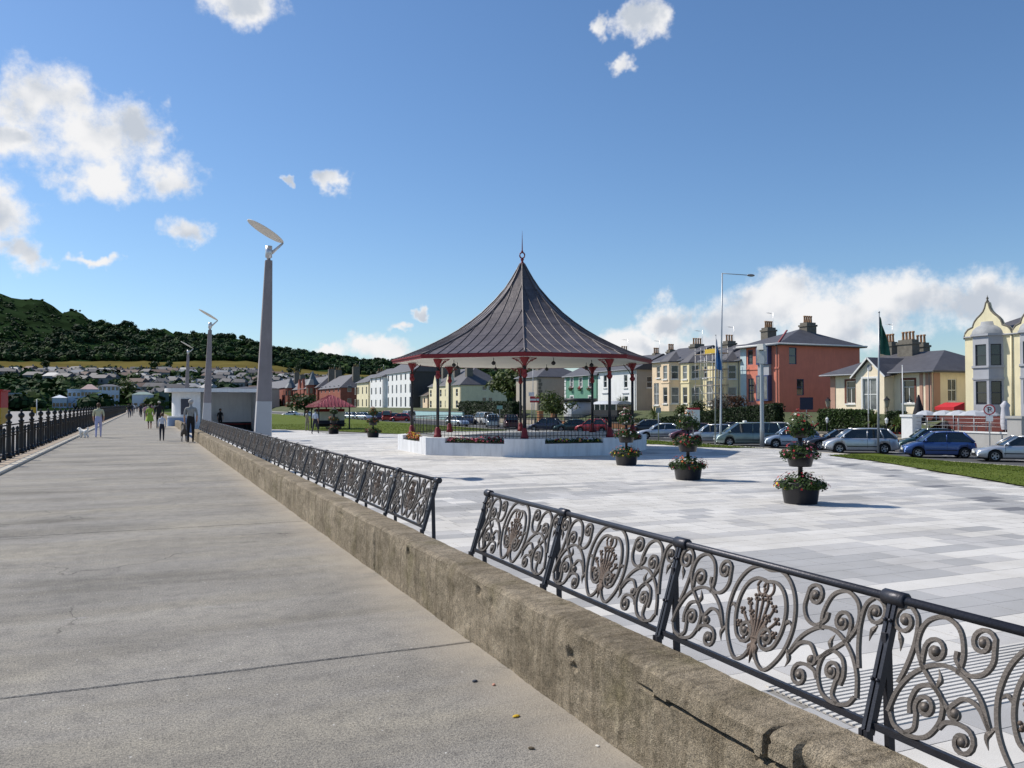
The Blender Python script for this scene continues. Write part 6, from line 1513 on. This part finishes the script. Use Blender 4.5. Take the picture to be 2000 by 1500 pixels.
for k in range(9): MB().tube([(53.45,lerp(yw,ye,(k+.5)/9),zt_),(53.45,lerp(yw,ye,(k+.5)/9),zt_+.92)], .025, 6).build('rail_post', GALV, ct, co)
MB().box(57.9, 58.1, yw, yp(1800,58), zt_-.349, zt_+1.0).build('back_screen', M('terrace_screen', (.14,.035,.03), .7, .15, 2), ct, co)
PAR = M('parasol_grey', (.42,.44,.47), .7, .08, 2); zd = zt_-.349
for i, (u, x, w_) in enumerate(((1808,55,1.3),(1843,55.6,1.5),(1872,55.6,1.5),(1901,55.2,1.7),(1925,56.4,1.6))):
    t = thing('parasol', ('open silver-grey parasol nearest the black parasol','second open silver-grey parasol from the black parasol','third open silver-grey parasol from the black parasol','wide open silver-grey parasol in front of the grey bay','open silver-grey parasol beside the parking sign')[i], 'parasol', (x, yp(u,x), zd), 0, 'open parasols on the cafe terrace')
    hz = zp(u, 801, x)-zd; MB().tube([(0,0,0),(0,0,hz)], .03, 6).build('pole', STEEL, t); MB().lathe([(w_*.62,hz-.38),(w_*.42,hz-.16),(w_*.2,hz-.05),(.02,hz)], 8, sm=False).build('canopy', PAR, t)
    MB().lathe([(.35,.0),(.35,.05),(.04,.06)], 10).build('base', STONE, t)
    tb = thing('cafe_table', ('round cafe table under the parasol nearest the black parasol','round cafe table under the second parasol','round cafe table under the third parasol','round cafe table under the wide parasol','round cafe table under the parasol by the parking sign')[i], 'table', (x+.7, yp(u,x)+.3, zd)); MB().lathe([(.5,.70),(.5,.74),(0,.741)], 14).build('top', STEEL, tb); MB().lathe([(.25,0),(.04,.05),(.04,.699)], 8).build('leg', STEEL, tb)
y = yp(1963, 54.6); fpz = zp(1963, 783, 54.6)-zd; t = thing('folded_parasol', 'tall folded pale parasol left of the right pier', 'parasol', (54.6, y, zd)); MB().tube([(0,0,0),(0,0,fpz)], .03, 6).build('pole', STEEL, t)
q = MB(); 
for i, (r_, z) in enumerate(((.20,.5),(.26,.9),(.24,fpz*.6),(.20,fpz*.8),(.26,fpz*.88),(.07,fpz))):
    for k in range(16): a = 2*pi*k/16; rr = r_*(1+.25*(k%2)); q.v.append((rr*cos(a), rr*sin(a), z))
    if i:
        for k in range(16): q.f.append(((i-1)*16+k,(i-1)*16+(k+1)%16,i*16+(k+1)%16,i*16+k)); q.m.append(0); q.s.append(True)
q.build('canopy', M('parasol_pale', (.50,.50,.54), .8, .08, 2), t)
ya, yb_ = yp(1846, 59), yp(1884, 59); aw = thing('awning', 'bright red awning between bungalow and yellow terrace house', 'awning', (59,(ya+yb_)/2,zp(1865,801,59))); o = tuple(aw.location); z1, z0 = zp(1865,786,59)-o[2], 0; d = (ya-yb_)/2
RA = M('awning_red', (.50,.02,.025), .7, .08, 2); MB().add([(0,d,z1),(0,-d,z1),(-1.2,-d,.25),(-1.2,d,.25),(-1.2,-d,0),(-1.2,d,0),(0,d,0),(0,-d,0)], [(0,1,2,3),(3,2,4,5),(0,3,5,6),(1,7,4,2)]).build('canopy', RA, aw)
for s_ in (1,-1): MB().tube([(-1.15,s_*(d-.1),0),(-1.15,s_*(d-.1),zd-o[2])], .03, 6).build('post', STEEL, aw)

# white sculpture-like canopy roof and cafe drum behind the bandstand
y = yp(1133, 57); dr = thing('garden_room', 'grey half-round garden room with dark parapet before the green house', 'building', (57, y, -.6)); MB().lathe([(2.3,0),(2.3,2.6)], 20).build('wall', P_('drum_grey', (.40,.40,.42)), dr); MB().lathe([(2.5,2.6),(2.55,3.05),(2.3,3.1)], 20).build('parapet', SIGNK, dr)
for k in range(7): a = pi*.72+k*.22; MB().obox((cos(a)*2.31, sin(a)*2.31, 1.5), (.05,.42,1.9), a).build('window', TRIM, dr)
y = yp(1195, 56.); vn = thing('coach', 'old cream and black coach parked before the white house', 'bus', (56, y, -.5)); MB().box(-1.1,1.1,-3.2,3.2,.5,1.4).build('body', PLASTIC, vn); MB().box(-1.08,1.08,-3.15,3.1,1.401,2.15).build('window_band', CGL, vn)
rf = MB()
for i in range(9):
    a = pi*i/8; rf.v += [(-1.12*cos(a), -3.3, 2.15+.42*sin(a)), (-1.12*cos(a), 3.2, 2.15+.42*sin(a))]
for i in range(8): rf.f.append((2*i,2*i+1,2*i+3,2*i+2)); rf.m.append(0); rf.s.append(True)
rf.f += [tuple(2*i for i in range(9)), tuple(2*i+1 for i in range(9))[::-1]]; rf.m += [0,0]; rf.s += [False,False]; rf.build('roof', PAR, vn)
for yy in (-2.2, 2.2):
    for xx in (-1., 1.): MB().lathe([(.42,-.12),(.45,.0),(.42,.12),(0,.12)], 14).xf(Matrix.Translation((xx,yy,.45)) @ Matrix.Rotation(pi/2,4,'Y')).build('wheel', TYRE, vn)
for k in range(5): MB().box(-1.11,-1.085,-3+k*1.4,-2.92+k*1.4,1.402,2.149).build('window_post', WHT_, vn)
# ================================================================== people and dogs
SKIN = M('skin', (.50,.29,.20), .6, .08, 8); HAIRB = M('hair_brown', (.09,.045,.02), .7, .3, 30); HAIRD = M('hair_dark', (.018,.013,.01), .7, .3, 30); HAIRG = M('hair_grey', (.42,.40,.38), .8, .2, 30); SHOE = M('shoe_dark', (.02,.018,.016), .6, .2, 10)
def cloth(name, c): return M('cloth_'+name, c, .85, .14, 9, .3, 50)
def skin_body(V, E, lab, sub=1):
    """V: name -> (pos, (rx, ry)); a Skin-modifier figure evaluated to one mesh, faces coloured by the nearest bone"""
    names = list(V); idx = {n: i for i, n in enumerate(names)}; me = bpy.data.meshes.new('tmp'); me.from_pydata([V[n][0] for n in names], [(idx[a], idx[b]) for a, b in E], [])
    o = bpy.data.objects.new('tmp', me); col.objects.link(o); o.modifiers.new('s', 'SKIN'); sv_ = me.skin_vertices[0].data
    for n in names: sv_[idx[n]].radius = V[n][1]; sv_[idx[n]].use_root = (n == names[0])
    ss = o.modifiers.new('u', 'SUBSURF'); ss.levels = sub; ss.render_levels = sub
    dg = bpy.context.evaluated_depsgraph_get(); dg.update(); out = bpy.data.meshes.new_from_object(o.evaluated_get(dg)); bpy.data.objects.remove(o); bpy.data.meshes.remove(me)
    segs = [(Vector(V[a][0]), Vector(V[b][0]), lab(a, b), max(V[a][1][0], .02)) for a, b in E]
    for p in out.polygons:
        c = Vector(p.center); best = (1e9, 0)
        for a, b, l, r in segs:
            d = b-a; t = max(0, min(1, (c-a).dot(d)/max(d.length_squared, 1e-9))); q = (c-a-d*t).length/r
            if q < best[0]: best = (q, l)
        p.material_index = best[1]; p.use_smooth = True
    return out
def person(label, X, Y, z, face, h, top, legs, hair, hairlen=0, stride=.3, skirt=None, arms=((.10,.15),(-.10,.15)), bare_arm=True, bare_leg=False, cap=None, fat=1., group=None, bag=None):
    k = h/1.72; f = fat
    t = thing('person', label, 'person', (X, Y, z), R(face), group)   # local +Y is where the figure looks
    s = stride*k; V = {}
    def P(n, x, y, zz, r, r2=None): V[n] = ((x*k, y*k, zz*k), (r*k, (r2 or r)*k))
    P('pelvis',0,0,.93,.135*f,.105*f); P('waist',0,.01,1.08,.125*f,.095*f); P('chest',0,0,1.28,.155*f,.105*f); P('neck0',0,-.01,1.45,.075,.07); P('neck',0,.0,1.50,.052); P('jaw',0,.025,1.565,.062,.07); P('head',0,.015,1.645,.078,.09); P('crown',0,.0,1.70,.05,.06)
    for sd, sg, (ay, by) in (('l',-1,arms[0]),('r',1,arms[1])):
        P('sh'+sd, sg*.165*f, -.005, 1.405, .062, .06); P('el'+sd, sg*.212*f, ay*.5-.03, 1.14, .043); P('wr'+sd, sg*.205*f, ay+by, .92, .027, .033); P('hd'+sd, sg*.198*f, ay+by+.02, .845, .026, .036)
        st = s*sg
        P('hip'+sd, sg*.085, st*.08, .87, .088*f); P('kn'+sd, sg*.095, st*.5+.03, .49, .062); P('an'+sd, sg*.095, st*.95-.02, .09, .040); P('to'+sd, sg*.10, st*.95+.12, .045, .036, .03)
    E = [('pelvis','waist'),('waist','chest'),('chest','neck0'),('neck0','neck'),('neck','jaw'),('jaw','head'),('head','crown')]
    for sd in 'lr': E += [('chest','sh'+sd),('sh'+sd,'el'+sd),('el'+sd,'wr'+sd),('wr'+sd,'hd'+sd),('pelvis','hip'+sd),('hip'+sd,'kn'+sd),('kn'+sd,'an'+sd),('an'+sd,'to'+sd)]
    def lab(a, b):
        if b[:2] == 'to': return 3
        if b[:2] in ('hi','kn'): return 1
        if b[:2] == 'an': return 0 if bare_leg else 1
        if b in ('neck','jaw','head','crown'): return 0
        if b[:2] == 'hd': return 0
        if b[:2] == 'wr': return 0 if bare_arm else 2
        if a == 'pelvis': return 1
        return 2
    me = skin_body(V, E, lab); me.name = 'body'
    for m in (SKIN, legs, top, SHOE): me.materials.append(m)
    o = put('body', me, t)
    hnd = MB()
    for sd, sg in (('l',-1),('r',1)):
        c = Vector(V['hd'+sd][0])
        for i, (dy, l) in enumerate(((.030,.065),(.011,.075),(-.009,.070),(-.028,.055))):
            b0 = c+Vector((0,dy*k,-.02*k)); hnd.tube([b0, b0+Vector((-sg*.006*k,.004*k,-l*.55*k)), b0+Vector((-sg*.02*k,.008*k,-l*k))], [.009*k,.0085*k,.006*k], 5)
        b0 = c+Vector((-sg*.006*k,.034*k,.015*k)); hnd.tube([b0, b0+Vector((-sg*.015*k,.022*k,-.025*k)), b0+Vector((-sg*.02*k,.028*k,-.05*k))], [.010*k,.009*k,.006*k], 5)
    hnd.build('fingers', SKIN, t)
    hc = Vector(V['head'][0]); fc = MB().ball(hc+Vector((0,.095*k,-.02*k)), .016*k, 6, 5, 0, (.8,1,1.3))
    for sg in (-1, 1): fc.ball(hc+Vector((sg*.078*k,0,-.02*k)), .022*k, 6, 5, 0, (.4,.8,1.3)); fc.ball(hc+Vector((sg*.03*k,.083*k,.005*k)), .010*k, 6, 4, 1)
    fc.box(-.022*k, .022*k, hc.y+.080*k, hc.y+.088*k, hc.z-.058*k, hc.z-.050*k, 2); fc.build('face', [SKIN, SHOE, M('lips', (.35,.12,.10), .5, .1, 5)], t)
    if cap: MB().ball(hc+Vector((0,-.005*k,.035*k)), .098*k, 12, 6, 0, (.95,1.1,.8)).box(-.06*k,.06*k,hc.y+.08*k,hc.y+.17*k,hc.z+.03*k,hc.z+.042*k).build('cap', cap, t)
    hr = MB(); o_ = len(hr.v); hr.ball(hc+Vector((0,-.018*k,.022*k)), .102*k, 14, 10, 0, (.98,1.06,1.0)); hr.v = [(x*(1+.06*noise.noise((x*40,y*40,zz*40))), y-(.0 if zz > hc.z-.02*k else 0), zz) for x, y, zz in hr.v]
    hr.v = [(x, min(y, hc.y+.055*k) if zz < hc.z+.045*k else y, zz) for x, y, zz in hr.v]
    if hairlen: hr.tube([hc+Vector((0,-.05*k,.02*k)), hc+Vector((0,-.08*k,-.08*k)), hc+Vector((0,-.075*k,-hairlen*k))], [.095*k,.10*k,.06*k], 10, 0, True, True, (0,0,1), .6)
    if not cap: hr.build('hair', hair, t)
    if skirt:
        sk = MB(); n = 20; rows_ = ((1.05,.135),(.95,.165),(.80,.20),(skirt[1],.25))
        for zz, r_ in rows_:
            for i in range(n): a = 2*pi*i/n; w_ = r_*(1+.07*sin(a*5)*(1.1-zz)*2)*f; sk.v.append((cos(a)*w_*k, sin(a)*w_*.85*k+.02*k, zz*k))
        for j in range(len(rows_)-1):
            for i in range(n): sk.f.append((j*n+i,(j+1)*n+i,(j+1)*n+(i+1)%n,j*n+(i+1)%n)); sk.m.append(0); sk.s.append(True)
        sk.build('skirt', skirt[0], t)
    return t
def prom(u, v): return rpx(u, v, 0)
YT = cloth('pale_yellow', (.56,.54,.36)); LIL = cloth('lilac', (.46,.46,.66)); GRN = cloth('lime', (.30,.42,.06)); BLKC = cloth('black', (.014,.014,.016)); WHC = cloth('white', (.66,.66,.70)); GRY = cloth('grey', (.28,.28,.27)); NVY = cloth('navy', (.02,.022,.035)); DEN = cloth('denim', (.05,.06,.09)); PNK = cloth('pink', (.5,.3,.33)); KHA = cloth('khaki', (.22,.2,.14)); LBL = cloth('light_blue', (.45,.50,.58))
person('woman in pale yellow top and lilac trousers walking by the railing', *prom(193,855), 0, 0, 1.66, YT, LIL, HAIRB, .12, .26, None, ((.05,.10),(-.05,.05)), True, False, None, 1.15)
person('woman in a lime green dress walking away up the promenade', *prom(293,838), 0, 5, 1.62, GRN, HAIRD, HAIRD, .16, .22, (GRN,.55), bare_leg=True, fat=1.1)
person('large man in black with a cap walking beside the green dress', *prom(311,837.5), 0, -4, 1.82, BLKC, BLKC, HAIRD, 0, .25, None, ((.06,.1),(.0,.05)), False, False, M('cap_pale', (.5,.47,.4), .8, .1, 8), 1.25)
person('child in white top and dark trousers on the promenade', *prom(317,861.5), 0, 0, 1.22, WHC, NVY, HAIRB, .05, .14, None, ((.05,.02),(.05,.02)), False)
person('bald man in grey shirt and black trousers walking a dog', *prom(373,865), 0, 0, 1.80, GRY, BLKC, HAIRG, 0, .12, None, ((.04,.05),(.0,.06)), True, False, None, 1.12)
x_, y_ = gpx(616, 847.5); person('man in light blue shirt and dark trousers on the plaza by the shelter', x_, y_, -.5, -30, 1.74, LBL, NVY, HAIRD, 0, .42)
x_, y_ = gpx(600, 842); person('slim person in khaki standing beside the man in light blue', x_, y_, -.5, -60, 1.62, KHA, KHA, HAIRB, .1, .1)
FAR = ((258,813,'dark',NVY,DEN),(276,815,'navy',NVY,NVY),(274,812,'black',BLKC,BLKC),(285,822,'pink',PNK,DEN),(253,816,'black',BLKC,DEN),(262,808,'white',WHC,DEN),(268,805,'grey',GRY,NVY),(282,807,'black',BLKC,BLKC),(289,808,'pale yellow',YT,DEN),(250,806,'navy',NVY,DEN),(297,806,'pink',PNK,NVY),(303,809,'grey',GRY,DEN))
wh = ('leftmost of the pair in dark clothes far up the promenade','walker in navy in the middle of the far promenade','black-clad walker just behind the walker in navy','person in pink top beside the lime green dress','black-topped walker close to the far railing','white-topped walker far up the promenade','grey-topped walker among the farthest crowd','black-clad walker among the farthest crowd','pale yellow topped walker among the farthest crowd','navy-clad walker farthest left beside the railing end','pink-topped walker among the farthest crowd on the right','grey-topped walker by the far wall end')
for (u, v, nm, a, b), lab in zip(FAR, wh): person(lab, *prom(u, v), 0, random.choice((0,180,10)), random.uniform(1.6,1.8), a, b, random.choice((HAIRB,HAIRD)), .08, .25, group='distant walkers on the promenade')
person('person in dark clothes standing inside the white shelter recess', 5.6, 72, -.44, 180, 1.7, BLKC, BLKC, HAIRD, 0, .1)
def dog(label, X, Y, face, h, fur, fluffy, curl=True):
    k = h/.55; t = thing('dog', label, 'dog', (X, Y, 0), R(face)); V = {}
    def P(n, x, y, z, r, r2=None): V[n] = ((x*k, y*k, z*k), (r*k, (r2 or r)*k))
    P('chest',0,.16,.40,.10,.12); P('belly',0,-.02,.41,.085,.085); P('rump',0,-.22,.42,.09,.095); P('neck',0,.27,.52,.07); P('head',0,.34,.60,.07,.075); P('muzzle',0,.44,.575,.038); P('nose',0,.48,.57,.025)
    P('tail',0,-.32,.50,.03); P('tail2',0,-.36,.60,.03); P('tail3',0,-.30 if curl else -.42,.66,.018)
    E = [('chest','belly'),('belly','rump'),('chest','neck'),('neck','head'),('head','muzzle'),('muzzle','nose'),('rump','tail'),('tail','tail2'),('tail2','tail3')]
    for sd, sg in (('l',-1),('r',1)):
        P('sho'+sd, sg*.07, .18, .30, .05); P('fe'+sd, sg*.075, .17+sg*.03, .17, .03); P('fw'+sd, sg*.075, .19+sg*.06, .05, .024); P('fp'+sd, sg*.075, .22+sg*.06, .02, .026)
        P('th'+sd, sg*.07, -.20, .32, .062); P('kn'+sd, sg*.075, -.15-sg*.03, .22, .042); P('hk'+sd, sg*.075, -.27-sg*.04, .13, .024); P('hp'+sd, sg*.075, -.24-sg*.04, .02, .026)
        E += [('chest','sho'+sd),('sho'+sd,'fe'+sd),('fe'+sd,'fw'+sd),('fw'+sd,'fp'+sd),('rump','th'+sd),('th'+sd,'kn'+sd),('kn'+sd,'hk'+sd),('hk'+sd,'hp'+sd)]
    me = skin_body(V, E, lambda a, b: 1 if b[:2] in ('fw','fp','hk','hp') else 0); me.name = 'body'
    for m in fur[:2]: me.materials.append(m)
    if fluffy:
        for v in me.vertices: v.co += v.normal*k*(.022+.03*noise.noise(Vector(v.co)*40))
    put('body', me, t)
    e = MB()
    for sg in (-1, 1): e.tube([(sg*.045*k,.32*k,.64*k),(sg*.06*k,.31*k,(.72 if not fluffy else .60)*k)], [.03*k,.006*k], 6); e.ball((sg*.035*k,.395*k,.615*k), .010*k, 5, 4, 1)
    e.ball((0,.495*k,.575*k), .016*k, 6, 5, 1); e.build('ears_and_nose', [fur[0], SHOE], t)
FW2 = M('fur_white', (.82,.80,.74), .95, .12, 30, .5, 60); FG = M('fur_grey', (.10,.09,.08), .95, .3, 20, .5, 60); FP2 = M('fur_pale', (.40,.37,.33), .95, .2, 20)
dog('small fluffy white dog beside the woman in lilac trousers', *prom(164,855), 48, .42, (FW2, FW2), True)
dog('grey and dark dog beside the bald man in grey shirt', *prom(360,863), 0, .66, (FG, FP2), False)

# ================================================================== lifeguard hut, beach things
lh = thing('lifeguard_hut', 'red and yellow beach hut on legs behind the railing at left edge', 'hut', (-7.9, 50.5, -1.0)); o = (-7.9, 50.5, -1.0)
YLW = M('hut_yellow', (.42,.27,.02), .6, .1, 2); REDH = M('hut_red', (.38,.02,.018), .6, .1, 2)
for x in (-8.9, -6.95):
    for y in (49.6, 51.4): MB().box(x-.07,x+.07,y-.07,y+.07,-1.2,.62).build('leg', BLK, lh, o)
MB().box(-9.1,-6.68,49.3,51.7,.62,1.45).build('lower_wall', YLW, lh, o); MB().box(-9.1,-6.68,49.3,51.7,1.452,2.30).build('upper_wall', REDH, lh, o); MB().box(-9.25,-6.6,49.15,51.85,2.302,2.38).build('roof', REDH, lh, o)
for k in range(5): MB().box(-9.0+k*.47,-8.96+k*.47,49.285,49.298,.63,2.29).build('batten', YLW if k%2 else REDH, lh, o)
x_, y_ = polar(72, 250); bh = thing('beach_marker', 'yellow lifebuoy box on a post standing on the far beach', 'marker', (x_, y_, -1.6)); MB().tube([(0,0,0),(0,0,4.6)], .12, 6).build('post', TRIM, bh); MB().box(-1.3,-.1,-.2,.2,.9,2.5).build('box', YLW, bh)
